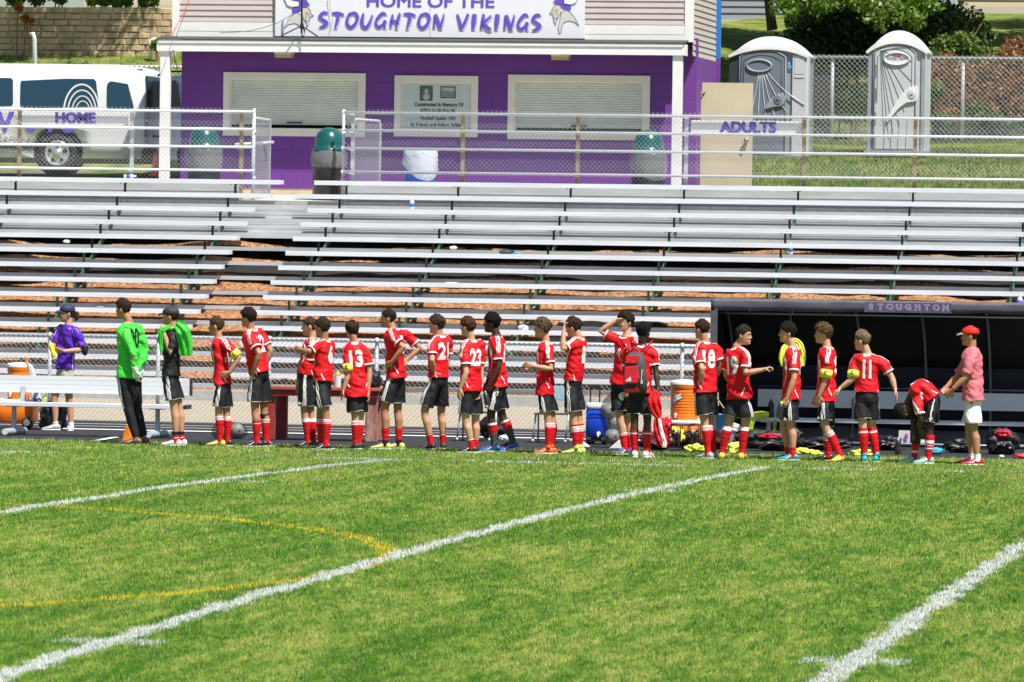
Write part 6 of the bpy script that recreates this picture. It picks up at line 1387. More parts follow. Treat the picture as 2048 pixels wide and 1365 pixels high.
PEOPLE=[
dict(label='woman in purple polo, khaki shorts and navy cap holding a yellow bottle',base=(125,861),Y=73.6,zg=ZT,skin='fair',phi=28,hphi=62,head=(134,628),neck=(137,649),pel=(130,748),
 armL=((168,700,-.05),(128,703,-.22),(112,700,-.28),.9,(0,.6,.3)),armR=((108,692,.0),(101,693,-.12),(104,699,-.22),.9),legR=((108,798,.0),(111,848,0),(86,858,-.05)),legL=((138,800,0),(142,848,0),(136,866,-.35)),
 top=PUR,trim=False,topname='polo_shirt',bot=KHA,stripes=False,hemline=False,hemf=.62,flare=1.05,sock=(.09,'white'),shoe=(SGR,SOLW),hair=dict(top=.006,side=.006,n=.003),hairc=(.09,.03,.018),tail=1,cap=(NAVY,NAVY),capmark=mat('orange emblem',(.8,.2,.02),.5),slack=.95,sleeve=.82,sc=.95,hem=0.12),
dict(label='goalkeeper in long sleeved green shirt numbered 90, white gloves and black trousers',base=(272,889),hem=-0.05,skin='tan',phi=128,hphi=108,head=(247,620),neck=(257,644),pel=(258,752),num='90',trimc=BLKC,
 shL=(251,663,-.13),armL=((265,706,-.22),(271,743,-.2),(274,757,-.18),.5),armR=((291,702,.15),(284,738,.05),(280,752,.0)),legL=((256,818,-.08),(272,876,-.08),(250,888,-.05)),legR=((273,816,.08),(287,876,.08),(275,888,.12)),
 top=GRN,trim=False,topname='goalkeeper_shirt',sleeve=2,long=True,shoe=(shc('brown grey',(.16,.09,.08)),SOLB),hair=dict(top=.024,side=.004,quiff=.02,n=.006),hairc=(.05,.025,.014),sc=1.03,slack=1.05,keeper=1),
dict(label='boy in black shirt and dark cap with a green bib over his shoulders',base=(348,892),skin='fair',phi=95,hphi=92,head=(341,634),neck=(346,655),pel=(342,750),
 shL=(346,674,-.14),armL=((341,707,-.2),(328,667,-.18),(326,656,-.17),1.0),armR=((338,708,.16),(326,668,.05),(324,658,.0),1.0),legL=((348,812,-.07),(352,872,-.07),(324,889,-.07)),legR=((358,812,.07),(363,870,.07),(348,889,.07)),
 top=BLKC,trim=False,topname='tee_shirt',sock=(.22,'blackred'),shoe=(SWH,SOLW),hair=dict(top=.006,side=.010,n=.01),hairc=(.06,.025,.015),tail=2,cap=(CHAR,CHAR),sc=.98,hem=-0.03),
dict(label='short boy in red with yellow armband and pale yellow boots, hand on hip',base=(446,893),skin='fair',phi=97,hphi=96,head=(433,654),neck=(437,677),pel=(446,766),
 shL=(449,687,-.12),armL=((478,716,-.14),(459,746,-.16),(441,750,-.14),.2),armR=((462,715,.22),(446,742,.2),(436,748,.15)),legL=((437,825,-.07),(440,880,-.07),(412,890,-.07)),legR=((453,826,.07),(455,880,.07),(436,890,.09)),
 armband='L',num='10',sock=(.86,'std'),shoeL=(YEL,SOLB),shoeR=(SBL,SOLW),hair=dict(top=.020,side=.003,quiff=.008,n=.006),hairc=(.10,.055,.025),sc=.92,hs=.97,hem=-0.05),
dict(label='dark haired player numbered 12 in red with a black knee band, hand on hip',base=(520,894),skin='tan',phi=118,hphi=108,head=(497,637),neck=(502,659),pel=(518,744),
 shL=(500,674,-.13),armL=((519,708,-.24),(508,738,-.2),(504,750,-.14),.3),armR=((541,703,.12),(529,735,.12),(522,742,.06)),legL=((510,818,-.08),(514,880,-.08),(489,891,-.08)),legR=((528,818,.08),(532,880,.08),(544,888,.25)),
 num='12',sock=(.62,'one'),sockR=(.66,'std'),shoe=(SBL,SOLW),hair=dict(top=.026,side=.012,front=.010,n=.010),hairc=(.03,.016,.010),sc=1.0,hem=-0.03),
dict(label='red shirted boy with white topped socks half hidden behind number 6',base=(612,892),Y=69.75,hem=-0,skin='fair',phi=80,hphi=85,head=(620,653),neck=(625,676),pel=(612,748),
 armL=((622,731,-.05),(612,770,-.1),(605,785,-.1),.5),armR=((600,730,.2),(597,765,.2),(597,780,.2)),legL=((609,826,-.05),(616,883,-.05),(598,893,-.05)),legR=((622,826,.1),(626,883,.1),(640,893,.2)),
 num='3',sock=(.80,'whitetop'),shoe=(SBL,SOLB),hair=dict(top=.014,side=.003,n=.005),hairc=(.09,.055,.03),sc=.96),
dict(label='player numbered 6 in red pointing left with an outstretched arm',base=(648,896),Y=68.9,skin='olive',phi=112,hphi=118,head=(645,653),neck=(649,676),pel=(646,757),
 shL=(634,687,-.16),armL=((618,700,-.25),(604,697,-.2),(596,695,-.18),.8),armR=((655,722,.2),(640,748,.2),(632,758,.2)),legL=((652,824,-.08),(652,883,-.08),(626,893,-.08)),legR=((640,824,.08),(642,880,.08),(668,888,.2)),
 num='6',sock=(.84,'stripe3'),shoe=(SBL,SOLW),hair=dict(top=.022,side=.009,n=.010),hairc=(.05,.032,.02),sc=.98,hem=-0.03,sleeve=.82),
dict(label='boy numbered 13 seen from behind with a yellow armband by the red table',base=(712,899),skin='fair',phi=162,hphi=150,head=(704,662),neck=(708,684),pel=(714,775),
 shL=(693,699,-.04),shR=(733,700,.02),armL=((697,748,-.1),(687,780,-.12),(681,797,-.1),.35),armR=((739,745,.0),(736,782,-.02),(738,800,-.02)),legL=((711,835,-.02),(711,888,-.02),(700,890,.16)),legR=((720,835,.06),(718,888,.06),(712,890,.24)),
 armband='L',num='13',sock=(.86,'std'),shoe=(SBL,SOLW),hair=dict(top=.016,side=.008,n=.006),hairc=(.045,.028,.017),sc=.94,slack=1.05,hem=-0.22),
dict(label='tall leaning player in red, both hands on hips, right of the red table',base=(784,899),skin='tan',phi=108,hphi=88,head=(777,638),neck=(785,657),pel=(792,748),
 shL=(780,669,-.15),shR=(811,669,.16),armL=((807,696,-.22),(784,724,-.2),(774,731,-.16),.5),armR=((839,697,.2),(816,719,.12),(806,724,.08)),legL=((769,818,-.1),(771,885,-.1),(742,896,-.1)),legR=((795,819,.1),(798,886,.1),(778,896,.12)),
 num='5',sock=(.42,'redblack'),shoe=(YEL,SOLW),hair=dict(top=.010,side=.004,n=.004),hairc=(.035,.022,.014),sc=1.0,hem=-0.1),
dict(label='player numbered 21 in red with low red socks and a hand on his hip',base=(872,899),skin='fair',phi=128,hphi=96,head=(874,651),neck=(878,671),pel=(877,756),
 shL=(864,684,-.12),armL=((864,722,-.24),(867,743,-.14),(877,746,-.05),.3),armR=((895,722,.12),(890,744,.1),(884,748,.0)),legL=((848,826,-.1),(862,884,-.1),(845,895,-.02)),legR=((882,826,.1),(886,886,.1),(884,896,.3)),
 num='21',sock=(.30,'one'),shoe=(SBL,SOLW),hair=dict(top=.024,side=.012,quiff=.006,n=.014,disp=.012),hairc=(.07,.04,.022),sc=.96,hem=0),
dict(label='ginger haired player numbered 23 in red with ankle high red socks',base=(940,901),Y=68.9,skin='pale',phi=135,hphi=118,head=(936,651),neck=(942,675),pel=(942,770),
 shL=(929,692,-.12),armL=((932,742,-.2),(921,773,-.2),(917,790,-.2),.3),armR=((962,742,.1),(962,778,.05),(958,792,0)),legL=((931,836,-.06),(944,886,-.06),(922,897,-.04)),legR=((951,836,.08),(951,886,.08),(944,896,.2)),
 num='23',sock=(.26,'whitetop'),shoe=(SBL,SOLW),hair=dict(top=.024,side=.010,quiff=.008,n=.014,disp=.012),hairc=(.13,.045,.018),sc=.97,hem=-0.1),
dict(label='tall dark skinned player with blue boots and grey taped shins, stepping forward',base=(988,904),skin='dark',phi=84,hphi=89,head=(984,648),neck=(993,671),pel=(996,768),
 shL=(997,690,-.14),armL=((998,735,-.2),(981,769,-.2),(971,789,-.2),.9),armR=((986,735,.18),(974,768,.12),(968,785,.05)),legL=((981,832,-.08),(989,886,-.06),(962,903,-.05)),legR=((1003,830,.1),(1025,880,.1),(1003,902,.08),.05),
 num='17',sock=(.76,'grey'),shoe=(SBLU,SOLW),hair=dict(top=.034,side=.016,front=.006,n=.010,disp=.012),hairc=(.008,.006,.006),sc=1.02,hem=-0.08),
dict(label='fair haired boy in red with bright orange boots, forearms held forward',base=(1095,908),skin='fair',phi=98,hphi=92,head=(1085,658),neck=(1092,683),pel=(1090,777),
 shL=(1096,700,-.13),armL=((1102,739,-.18),(1068,733,-.24),(1054,731,-.24),.6),armR=((1090,739,.15),(1062,732,.02),(1049,729,-.05)),legL=((1096,836,-.07),(1097,889,-.07),(1062,904,-.07)),legR=((1104,836,.07),(1104,889,.07),(1078,903,.07)),
 num='15',sock=(.82,'std'),shoe=(SOR,SOLW),high=True,hair=dict(top=.030,side=.016,front=.010,n=.022,disp=.014),hairc=(.17,.10,.045),sc=.94,slack=1.0,hem=-0.16),
dict(label='player numbered 1 in red and lime boots raising one hand to his forehead',base=(1152,909),skin='fair',phi=106,hphi=104,hpitch=12,head=(1147,656),neck=(1157,675),pel=(1146,764),
 shL=(1141,693,-.15),armL=((1126,699,-.24),(1127,664,-.18),(1129,651,-.12),.4,(1,.2,0)),armR=((1160,722,.15),(1150,750,.12),(1140,760,.06)),legL=((1147,838,-.07),(1153,889,-.07),(1122,906,-.07)),legR=((1157,836,.07),(1160,889,.07),(1134,905,.07)),
 num='1',sock=(.80,'bigw'),shoe=(SLI,SOLB),high=True,hair=dict(top=.026,side=.014,n=.014,disp=.012),hairc=(.055,.032,.02),sc=.97,hem=0.03,sleeve=.62),
dict(label='smiling player numbered 4 facing the field, elbow raised, hand in his hair',base=(1246,909),Y=69.25,skin='pale',phi=38,hphi=48,head=(1252,645),neck=(1254,671),pel=(1243,764),
 shR=(1231,679,.0),armR=((1201,662,-.02),(1233,641,-.04),(1245,634,-.04),.4,(0,0,-1)),armL=((1268,730,.0),(1260,775,-.1),(1252,793,-.2),.6),legR=((1240,838,.0),(1250,891,.0),(1232,904,-.12)),legL=((1256,838,.12),(1262,891,.12),(1268,904,-.1)),
 num='4',word='OREGON' if False else None,sock=(.55,'stripe3'),shoe=(SNB,SLI),hair=dict(top=.030,side=.012,quiff=.012,n=.018,disp=.014),hairc=(.035,.02,.014),sc=1.0,hem=-0.06),
dict(label='dark skinned player seen from behind wearing a red and grey backpack and lilac headband',base=(1282,913),Y=68.45,skin='dark',phi=190,hphi=205,head=(1287,663),neck=(1284,687),pel=(1280,776),
 shR=(1308,699,.0),shL=(1256,699,.04),armR=((1312,743,-.04),(1316,775,-.1),(1319,788,-.12),.9),armL=((1250,742,.1),(1262,765,.2),(1275,765,.26)),legL=((1269,838,.0),(1269,890,.0),(1262,905,.2)),legR=((1295,838,.0),(1294,891,.0),(1304,906,.16)),
 num='4',sock=(.66,'one'),shoe=(SWH,SOLW),hair=dict(top=.018,side=.008,n=.006),hairc=(.006,.005,.006),band=1,sc=.98,hem=-0.1,bag=1),
dict(label='player numbered 18 seen from behind on the left of the dugout, hands on hips',base=(1411,911),Y=68.6,skin='fair',phi=142,hphi=122,head=(1404,654),neck=(1409,677),pel=(1411,773),
 shL=(1395,700,-.08),shR=(1433,692,.1),armL=((1404,733,-.2),(1401,757,-.14),(1411,753,-.06),.3),armR=((1443,725,.08),(1434,745,.12),(1428,752,.1)),legL=((1409,836,-.05),(1416,893,-.05),(1403,903,-.0)),legR=((1420,836,.1),(1426,893,.1),(1430,901,.3)),
 num='18',sock=(.84,'std'),shoe=(SGR,SOLW),hair=dict(top=.018,side=.004,n=.008),hairc=(.05,.03,.018),sc=1.0,hem=-0.07),
dict(label='player numbered 19 seen from behind turning right with one arm reaching out',base=(1466,913),Y=68.5,skin='fair',phi=212,hphi=284,head=(1487,666),neck=(1474,689),pel=(1479,786),
 shR=(1493,707,-.12),shL=(1456,704,.1),armR=((1491,741,-.2),(1527,734,-.18),(1541,729,-.18),1.0,(0,0,-1)),armL=((1452,745,.2),(1470,770,.28),(1480,772,.3)),legL=((1459,838,.0),(1445,896,.0),(1450,906,.22)),legR=((1491,838,.0),(1484,898,.0),(1490,907,.2)),
 num='19',sock=(.84,'whitetop'),shoe=(SYO,SOLB),hair=dict(top=.018,side=.005,quiff=.006,n=.006),hairc=(.04,.026,.018),sc=1.0,slack=1.06,hem=-0.08,flare=1.12),
dict(label='dark haired player with a neon yellow bib round his neck holding a black bottle',base=(1578,915),Y=68.55,skin='fair',phi=88,hphi=72,head=(1575,661),neck=(1585,687),pel=(1582,790),
 shL=(1590,704,-.13),armL=((1588,752,-.2),(1574,791,-.2),(1567,806,-.2),1.0),armR=((1578,752,.18),(1570,790,.1),(1565,800,.05)),legL=((1582,846,-.06),(1586,900,-.06),(1562,911,-.08)),legR=((1566,846,.1),(1577,902,.1),(1556,912,.08)),
 num='7',sock=(.22,'plain'),shoe=(STE,SOLW),hair=dict(top=.030,side=.012,front=.006,n=.018,disp=.012),hairc=(.018,.012,.010),sc=1.0,hem=-0.05,bib=1),
dict(label='curly sandy haired player with yellow armband and yellow boots shifting his weight',base=(1662,915),Y=68.5,skin='fair',phi=98,hphi=78,head=(1647,661),neck=(1654,686),pel=(1653,784),
 shL=(1659,701,-.13),armL=((1651,752,-.18),(1639,784,-.18),(1635,799,-.16),.4),armR=((1645,752,.18),(1634,784,.14),(1630,796,.1)),legL=((1650,846,-.12),(1680,897,-.08),(1670,915,-.2)),legR=((1654,860,.1),(1657,900,.1),(1640,911,.1)),
 armband='L',num='9',sock=(.82,'std'),shoeL=(SYO,SOLB),shoeR=(SBL,SYO),hair=dict(top=.032,side=.016,quiff=.008,n=.026,disp=.016),hairc=(.15,.085,.035),sc=1.0,hem=-0.12),
dict(label='blond player numbered 11 seen from behind, arms spread, with teal boots',base=(1740,917),Y=68.4,skin='pale',phi=172,hphi=112,head=(1725,675),neck=(1734,699),pel=(1733,785),
 shL=(1709,713,.0),shR=(1763,714,.0),armL=((1706,750,-.1),(1682,768,-.1),(1670,777,-.1),.5),armR=((1784,748,.0),(1790,769,-.02),(1793,780,-.02)),legL=((1726,842,-.04),(1729,902,-.04),(1726,913,.18)),legR=((1743,842,.06),(1753,897,.06),(1758,911,.2)),
 armband='L',num='11',sock=(.90,'one'),shoe=(STE,SLI),hair=dict(top=.024,side=.005,quiff=.010,n=.008),hairc=(.26,.19,.10),sc=1.0,hem=0.13,high=True),
dict(label='dark skinned player numbered 22 bent double reaching for his shins',base=(1844,917),Y=68.45,skin='dark2',phi=90,head=(1808,810),neck=(1824,783),pel=(1864,785),mid=(1846,765),bend=(-.3,-.6,-1),left=(0.0,-1,0.0),hup=(-.95,-.1,-.55),hf=(.35,-.3,-1),
 shL=(1836,795,-.17),shR=(1822,790,.14),armL=((1842,829,-.2),(1841,851,-.12),(1848,866,-.1),.5),armR=((1826,826,.1),(1829,858,.05),(1832,872,.0),.5),legL=((1859,848,-.1),(1857,905,-.1),(1838,914,-.14)),legR=((1832,850,.1),(1829,905,.1),(1812,913,.06)),
 num='22',sockL=(.78,'bend'),sockR=(.85,'blackred'),shoe=(SMI,SOLW),hair=dict(top=.014,side=.010,n=.004),hairc=(.012,.012,.014),sc=.97,hem=-0.1,flare=1.0),
dict(label='man in pink heather shirt, white shorts and red cap behind the bent player',base=(1944,924),Y=68.35,skin='tan',phi=84,hphi=86,head=(1940,668),neck=(1944,690),pel=(1946,790),
 shL=(1946,706,-.14),armL=((1931,750,-.2),(1905,774,-.2),(1893,786,-.18),.6),armR=((1914,749,.12),(1894,768,.05),(1886,780,.0),.6),legL=((1947,853,-.08),(1955,909,-.08),(1935,922,-.12)),legR=((1938,853,.1),(1944,909,.1),(1920,921,.1)),
 top=PINK,trim=False,topname='tee_shirt',bot=WHC,stripes=False,hemf=.78,sock=(.13,'white'),shoe=(SRE,SOLW),hair=dict(top=.006,side=.004,n=.002),hairc=(.02,.013,.01),cap=(REDCAP,mat('grey brim',(.25,.25,.26),.4)),capmark=None,sc=1.03,slack=1.12,sleeve=.85,hem=-0.07),
]
for D in PEOPLE: D['group']=GRP; person(D)
W_,K_,B_=PEOPLE[0],PEOPLE[1],PEOPLE[2]
def by(s): return next(D for D in PEOPLE if s in D['label'])
# extras that are worn: goalkeeper number, gloves, trouser stripes; polo trim
D=K_; A=D['_A']; t=D['_t']
mb=MB(); decal(mb,D['_jb'],'90',.24,D['_sp'](.66),-D['_L'],D['_up'],D['_F'],k=0,bold=.008,width=.17); obj('back_number',mb,BLKC,t,smooth=True)
for k in 'LR':
    s0,e,w,tip,c=A[k]; d=(tip-w).normalized(); mb=MB(); mb.mi(0); hand(mb,w-d*.002,d,D['_L']*(-1 if k=='L' else 1),1.24,.6,1 if k=='L' else -1); mb.mi(0).tube([w-d*.06,w+d*.02],[.040,.036],12); mb.mi(1).tube([w-d*.03,w-d*.022],[.042,.042],12)
    me=remesh(mb,.008,2,'glove'); me.materials.clear(); me.materials.append(mat('grey white glove',(.55,.56,.58),.6,0,scale=16,col2=(.80,.80,.80))); v,_=arrays(me); me.vertices.foreach_set('co',(v-np.array(list(t['_o']),np.float32)).astype(np.float32).reshape(-1)); o=bpy.data.objects.new('glove',me); C.objects.link(o); o.parent=t
D=W_; t=D['_t']; mb=MB(); bv=D['_jb']; sp_,F_,L_,U_=D['_sp'],D['_F'],D['_L'],D['_up']
for s_ in(-1,1):
    ribbon(mb,bv,[sp_(.93)+L_*s_*.09+F_*.08,sp_(.84)+L_*s_*.14+F_*.10,sp_(.70)+L_*s_*.16+F_*.08],.008,k=0); ribbon(mb,bv,[sp_(.45)+L_*s_*.17+F_*.02,sp_(.05)+L_*s_*.18+F_*.02],.010,k=0)
obj('shirt_piping',mb,WHC,t,smooth=True)
mb=MB(); ribbon(mb,bv,[sp_(.97)+F_*.1-L_*.06,sp_(.8)+F_*.14,sp_(.6)+F_*.12+L_*.10,sp_(.42)+F_*.02+L_*.18],.030,k=0,off=.008); o=obj('bag_strap',mb,BLACK,smooth=True,loc=tuple(sp_(.7))); tag(o,'black shoulder strap across the purple polo','bag strap')
D=by('black knee band'); Lg=D['_leg']['R']; kn,an=Lg[1],Lg[2]; mb=MB(); mb.tube([kn.lerp(an,.16),kn.lerp(an,.30)],[.058,.060],14); obj('knee_band',mb,BLKC,D['_t'],smooth=True)
# belt pouch
p=P(170,700,73.5); mb=MB(); mb.ell(p,.045,.05,.08,14,10); mb.bar(p+Vector((-.02,-.05,.03)),p+Vector((.04,-.03,.05)),.015,.01); o=obj('belt_pouch',mb,BLACK,smooth=True,loc=tuple(p)); tag(o,'small black pouch at the hip of the woman in purple','pouch')
# ------------- held things
def lathe_thing(name,label,cat,p,ax,prof,mats,n=18):
    mb=MB()
    for k,pr in enumerate(prof): mb.mi(k).lathe(pr,p,n,ax)
    o=obj(name,mb,mats,smooth=True,loc=tuple(p)); o.modifiers.new('e','EDGE_SPLIT').split_angle=R(50); return tag(o,label,cat)
YB_=mat('yellow bottle',(.75,.80,.04),.4)
w=P(109,715,73.28); lathe_thing('sports_bottle','yellow sports bottle held by the woman in purple','bottle',w,(-.33,0,1),[[(.030,-.0),(.036,.01),(.034,.08),(.030,.10),(.036,.13),(.034,.17),(.026,.19)],[(.018,.19),(.014,.215)]],[YB_,WHC])
BKB=mat('black bottle',(.02,.022,.022),.35)
h=by('neon yellow bib')['_A']['L'][3]; lathe_thing('sports_bottle','black sports bottle hanging from the hand of the bib wearer','bottle',h+Vector((-.02,-.03,.045)),(-.16,-.05,-1),[[(.014,0),(.016,.02),(.036,.04),(.040,.07),(.036,.12),(.040,.15),(.038,.20)],[(.017,-.01),(.019,.018)]],[BKB,YB_])
h=by('blue boots and grey')['_A']['L'][3]; lathe_thing('sports_bottle','dark bottle held low by the tall player in blue boots','bottle',h+Vector((-.0,-.03,.03)),(.22,-.1,-1),[[(.014,0),(.034,.03),(.036,.14),(.030,.17)],[(.015,-.01),(.017,.012)]],[BKB,mat('grey cap2',(.4,.4,.42),.4)])
# cloth builder
def drape(name,label,cat,pts,w,thick,m,seed=0,n=26,par=None,rag=.02):
    """cloth band along 3D pts with width w (metres), rumpled"""
    q=catmull([Vector(p) for p in pts],8); rows=[]
    for i,p in enumerate(q):
        u=i/(len(q)-1); ww=w if not hasattr(w,'__len__') else float(np.interp(u,np.linspace(0,1,len(w)),w)); d=(q[min(i+1,len(q)-1)]-q[max(i-1,0)]).normalized(); s=d.cross(Vector((0,-1,0))); s=s.normalized() if s.length>.2 else Vector((1,0,0)); row=[]
        for k in range(9):
            e=(k/8-.5); pp=p+s*(ww*e); pp=pp+Vector((0,-1,0))*(rag*math.sin(k*1.9+u*5+seed)+rag*.7*noise.noise((u*6+seed,k*.6,seed)))-Vector((0,-1,0))*(abs(e)**2*ww*.5); row.append(pp)
        rows.append(row)
    mb=MB(); mb.loft(rows,cap=False,closed=False); o=obj(name,mb,m,smooth=True,loc=tuple(q[0]) if par is None else None,parent=par); s_=o.modifiers.new('s','SOLIDIFY'); s_.thickness=thick; s_.offset=0; sb_=o.modifiers.new('u','SUBSURF'); sb_.levels=1; sb_.render_levels=1
    if par is None: tag(o,label,cat)
    return o
D=B_; Y=D['_Y0']
drape('bib','bright green bib draped over the shoulders of the boy in black','bib',[P(352,648,Y-.10),P(362,660,Y-.20),P(369,682,Y-.16),P(371,712,Y-.12)],[.12,.20,.19,.16],.012,GRN,1)
drape('bib_end','green bib end hanging from the fist of the boy in black','bib',[P(342,654,Y-.12),P(330,657,Y-.2),P(322,664,Y-.22),P(321,682,Y-.2),P(323,704,Y-.2)],[.06,.06,.07,.06,.04],.012,GRN,2)
D=by('neon yellow bib'); Y=D['_Y0']
drape('bib','neon yellow bib hanging round the neck of the dark haired player','bib',[P(1567,733,Y-.08),P(1564,716,Y-.07),P(1569,697,Y-.05),P(1580,685,Y+.04),P(1591,682,Y+.07),P(1600,692,Y+.06),P(1605,712,Y+.05),P(1605,733,Y+.04)],[.06,.09,.085,.06,.06,.085,.085,.05],.012,LIME,3)
D=by('backpack'); Y=D['_Y0']
drape('folded_jersey','red jersey with white piping dangling from the right hand of the backpack wearer','jersey',[P(1313,783,Y-.16),P(1308,800,Y-.2),P(1311,820,Y-.19),P(1318,836,Y-.18)],[.07,.17,.16,.07],.02,REDJ,5)
drape('white_cloth','small white cloth in the hand of number 4','cloth',[P(1247,786,Y-.02),P(1242,793,Y-.05),P(1245,801,Y-.02)],[.03,.07,.03],.01,WHC,6)
# backpack
Y=D['_Y0']; c=P(1264,750,Y-.2); t=thing('backpack','red and dark grey backpack on the back of the headband wearer','backpack',(c.x,c.y,c.z-.35))
def bp(x,y,dy): return P(x,y,Y+dy)
BG=mat('grey pack fabric',(.055,.055,.062),.7,0,var=.15,scale=12,bump=.3,bscale=50); BR_=mat('red pack fabric',(.58,.012,.025),.5,0,var=.2,scale=10,bump=.3,bscale=30)
mb=MB(); rings=[]
for y,wl,wr,dp in((787,1249,1290,.07),(778,1247,1296,.12),(755,1248,1294,.15),(730,1250,1292,.15),(710,1256,1288,.13),(704,1262,1282,.07)):
    a=bp(wl,y,-.14);b_=bp(wr,y,-.14); cc=(a+b_)/2; hw=(b_.x-a.x)/2; rings.append([Vector((cc.x+hw*math.copysign(abs(math.cos(q))**.55,math.cos(q)),Y-.10-dp*(.5+.5*math.copysign(abs(math.sin(q))**.55,math.sin(q))),cc.z)) for q in [2*math.pi*k/20 for k in range(20)]])
mb.loft(rings); o=obj('pack_body',mb,BG,t,smooth=True)
def panel(nm,pts,dy,m,th=.02,bev=.008):
    q=[bp(x,y,dy) for x,y in pts]; mb=MB(); mb.prism([(v.x,v.z) for v in q],Y+dy,Y+dy+th); return obj(nm,mb,m,t,bevel=bev)
panel('top_pocket',[(1252,712),(1279,711),(1276,722),(1272,728),(1250,727)],-.285,BR_,.05)
fp=panel('front_pocket',[(1249,734),(1275,732),(1275,745),(1278,756),(1274,767),(1248,768)],-.300,BR_,.06)
panel('bottom_panel',[(1248,776),(1276,775),(1278,785),(1250,788)],-.27,DARKR,.05)
mb=MB(); 
for k in range(3):
    a=bp(1252+k*3.6,763,-.303); h_=(.022,.040,.058)[k]; mb.add([a,a+Vector((.022,0,0)),a+Vector((.012,0,h_)),a+Vector((-.006,0,h_*.8))],[(0,1,2,3)])
o=obj('pack_emblem',mb,mat('pack white',(.7,.7,.7),.5),fp)
mb=MB()
for k in range(3): mb.bar(bp(1284+k*2.4,740,-.255+.02*k),bp(1282+k*2.4,768,-.255+.02*k),.008,.004,(0,1,0))
obj('side_stripe',mb,WHC,t)
mb=MB(); mb.tube([bp(1262,706,-.16),bp(1266,697,-.17),bp(1272,697,-.17),bp(1277,705,-.16)],.010,6); obj('grab_loop',mb,BG,t,smooth=True)
for a,b_ in (((1260,710),(1256,686)),((1279,708),(1302,686))):
    mb=MB(); q=catmull([bp(a[0],a[1],-.14),bp((a[0]*1.2+b_[0])/2.2,(a[1]+b_[1])/2,-.16),bp(b_[0],b_[1],-.09),bp(b_[0]+2,b_[1]-3,-.02)],4); mb.tube(q,[(.022,.008)]*len(q),8); obj('strap',mb,BR_,t,smooth=True)
# shirt print on the pink shirt, watch
D=by('pink heather'); mb=MB(); decal(mb,D['_jb'],'SOCCER',.05,D['_sp'](.70),D['_L'],D['_up'],-D['_F'],k=0,bold=.002) if False else None
mb=MB(); bv=D['_jb']
for u_ in (.72,.66,.60): ribbon(mb,bv,[D['_sp'](u_)+D['_F']*.15-D['_L']*.07,D['_sp'](u_)+D['_F']*.17,D['_sp'](u_)+D['_F']*.15+D['_L']*.09],.018,k=0)
obj('chest_print',mb,mat('navy print',(.04,.035,.12),.6),D['_t'],smooth=True)
s0,e,w,tip,c=D['_A']['L']; d=(w-e).normalized(); mb=MB(); mb.tube([w-d*.03,w-d*.008],[.033,.031],14); obj('wrist_band',mb,mat('red band',(.6,.02,.03),.4),D['_t'],smooth=True)
# ================================================================ dugout shelter
DG=mat('dugout canvas black',(.010,.010,.013),.75,0,bump=.5,bscale=3); DN=mat('dugout canvas navy',(.012,.017,.032),.7,0,bump=.6,bscale=2.5); DV=mat('dugout valance',(.085,.085,.105),.6,0,var=.15,scale=2,bump=.7,bscale=4); DS=mat('dugout skirt',(.17,.165,.17),.75,0,var=.25,scale=2.2,bump=.6,bscale=4)
TUB=mat('grey tube',(.25,.26,.29),.45,.3)
YD0=73.1; YD1=74.9
a=P(1424,602,YD0); b_=P(2240,616,YD0); x0=a.x; x1=b_.x; zt=P(1900,609,YD0).z; t=thing('dugout_shelter','black canvas team shelter with grey valance and STOUGHTON strip at the right','shelter',((x0+x1)/2,YD0,ZT))
def dprof(n=14):
    pts=[]
    for i in range(n+1):
        u=i/n; ang=u*math.pi/2; pts.append((YD0+(YD1-YD0)*math.sin(ang)**1.3, zt+.02-(zt-ZT-.10)*(1-math.cos(ang))**1.25))
    return pts
pr=dprof(); up_=[p_ for p_ in pr if p_[1]>P(1700,712,YD1).z]; lo=[p_ for p_ in pr if p_[1]<=P(1700,712,YD1).z]
def sheet(nm,prof,m,xa=x0,xb=x1,nx=40,wob=.012):
    mb=MB(); xs=np.linspace(xa,xb,nx); mb.loft([[(x,y+wob*noise.noise((x*3,z*2,1)),z+wob*noise.noise((x*2,z*3,5))) for y,z in prof] for x in xs],cap=False,closed=False); o=obj(nm,mb,m,t,smooth=True); s=o.modifiers.new('s','SOLIDIFY'); s.thickness=.008; return o
sheet('roof_canvas',up_+lo[:1],DG); sheet('back_canvas',lo,DN); zs=P(1700,858,YD1).z
sheet('skirt',[(YD1-.22,ZT+.20),(YD1-.26,ZT+.1),(YD1-.32,ZT+.005)],DS,wob=.05)
mb=MB(); mb.prism([(0,0)],0,0) if False else None
mb.add([(x0,y,z) for y,z in pr]+[(x0,YD0,ZT+.02),(x0,YD1,ZT+.02)],[tuple(range(len(pr)))+(len(pr)+1,len(pr))]); o=obj('side_canvas',mb,DG,t); o.modifiers.new('s','SOLIDIFY').thickness=.008
# valance
h=.118; mb=MB(); xs=np.linspace(x0-.01,x1,90)
mb.loft([[(x,YD0-.02-.02*noise.noise((x*2.2,0,3)),zt+.035),(x,YD0-.035-.015*noise.noise((x*4,1,3)),zt-.01),(x,YD0-.03-.03*noise.noise((x*3,2,3)),zt-h*.5+.008*noise.noise((x*3,2,9))),(x,YD0-.03,zt-h+.018*noise.noise((x*2.5,5,3))-.012*(x<-8.0))] for x in xs],cap=False,closed=False); o=obj('valance',mb,DV,t,smooth=True); o.modifiers.new('s','SOLIDIFY').thickness=.006
mb=MB(); mb.box(x0-.012,x0+.08,YD0-.03,YD0-.012,ZT+.02,zt-.1); obj('front_flap',mb,DV,t)
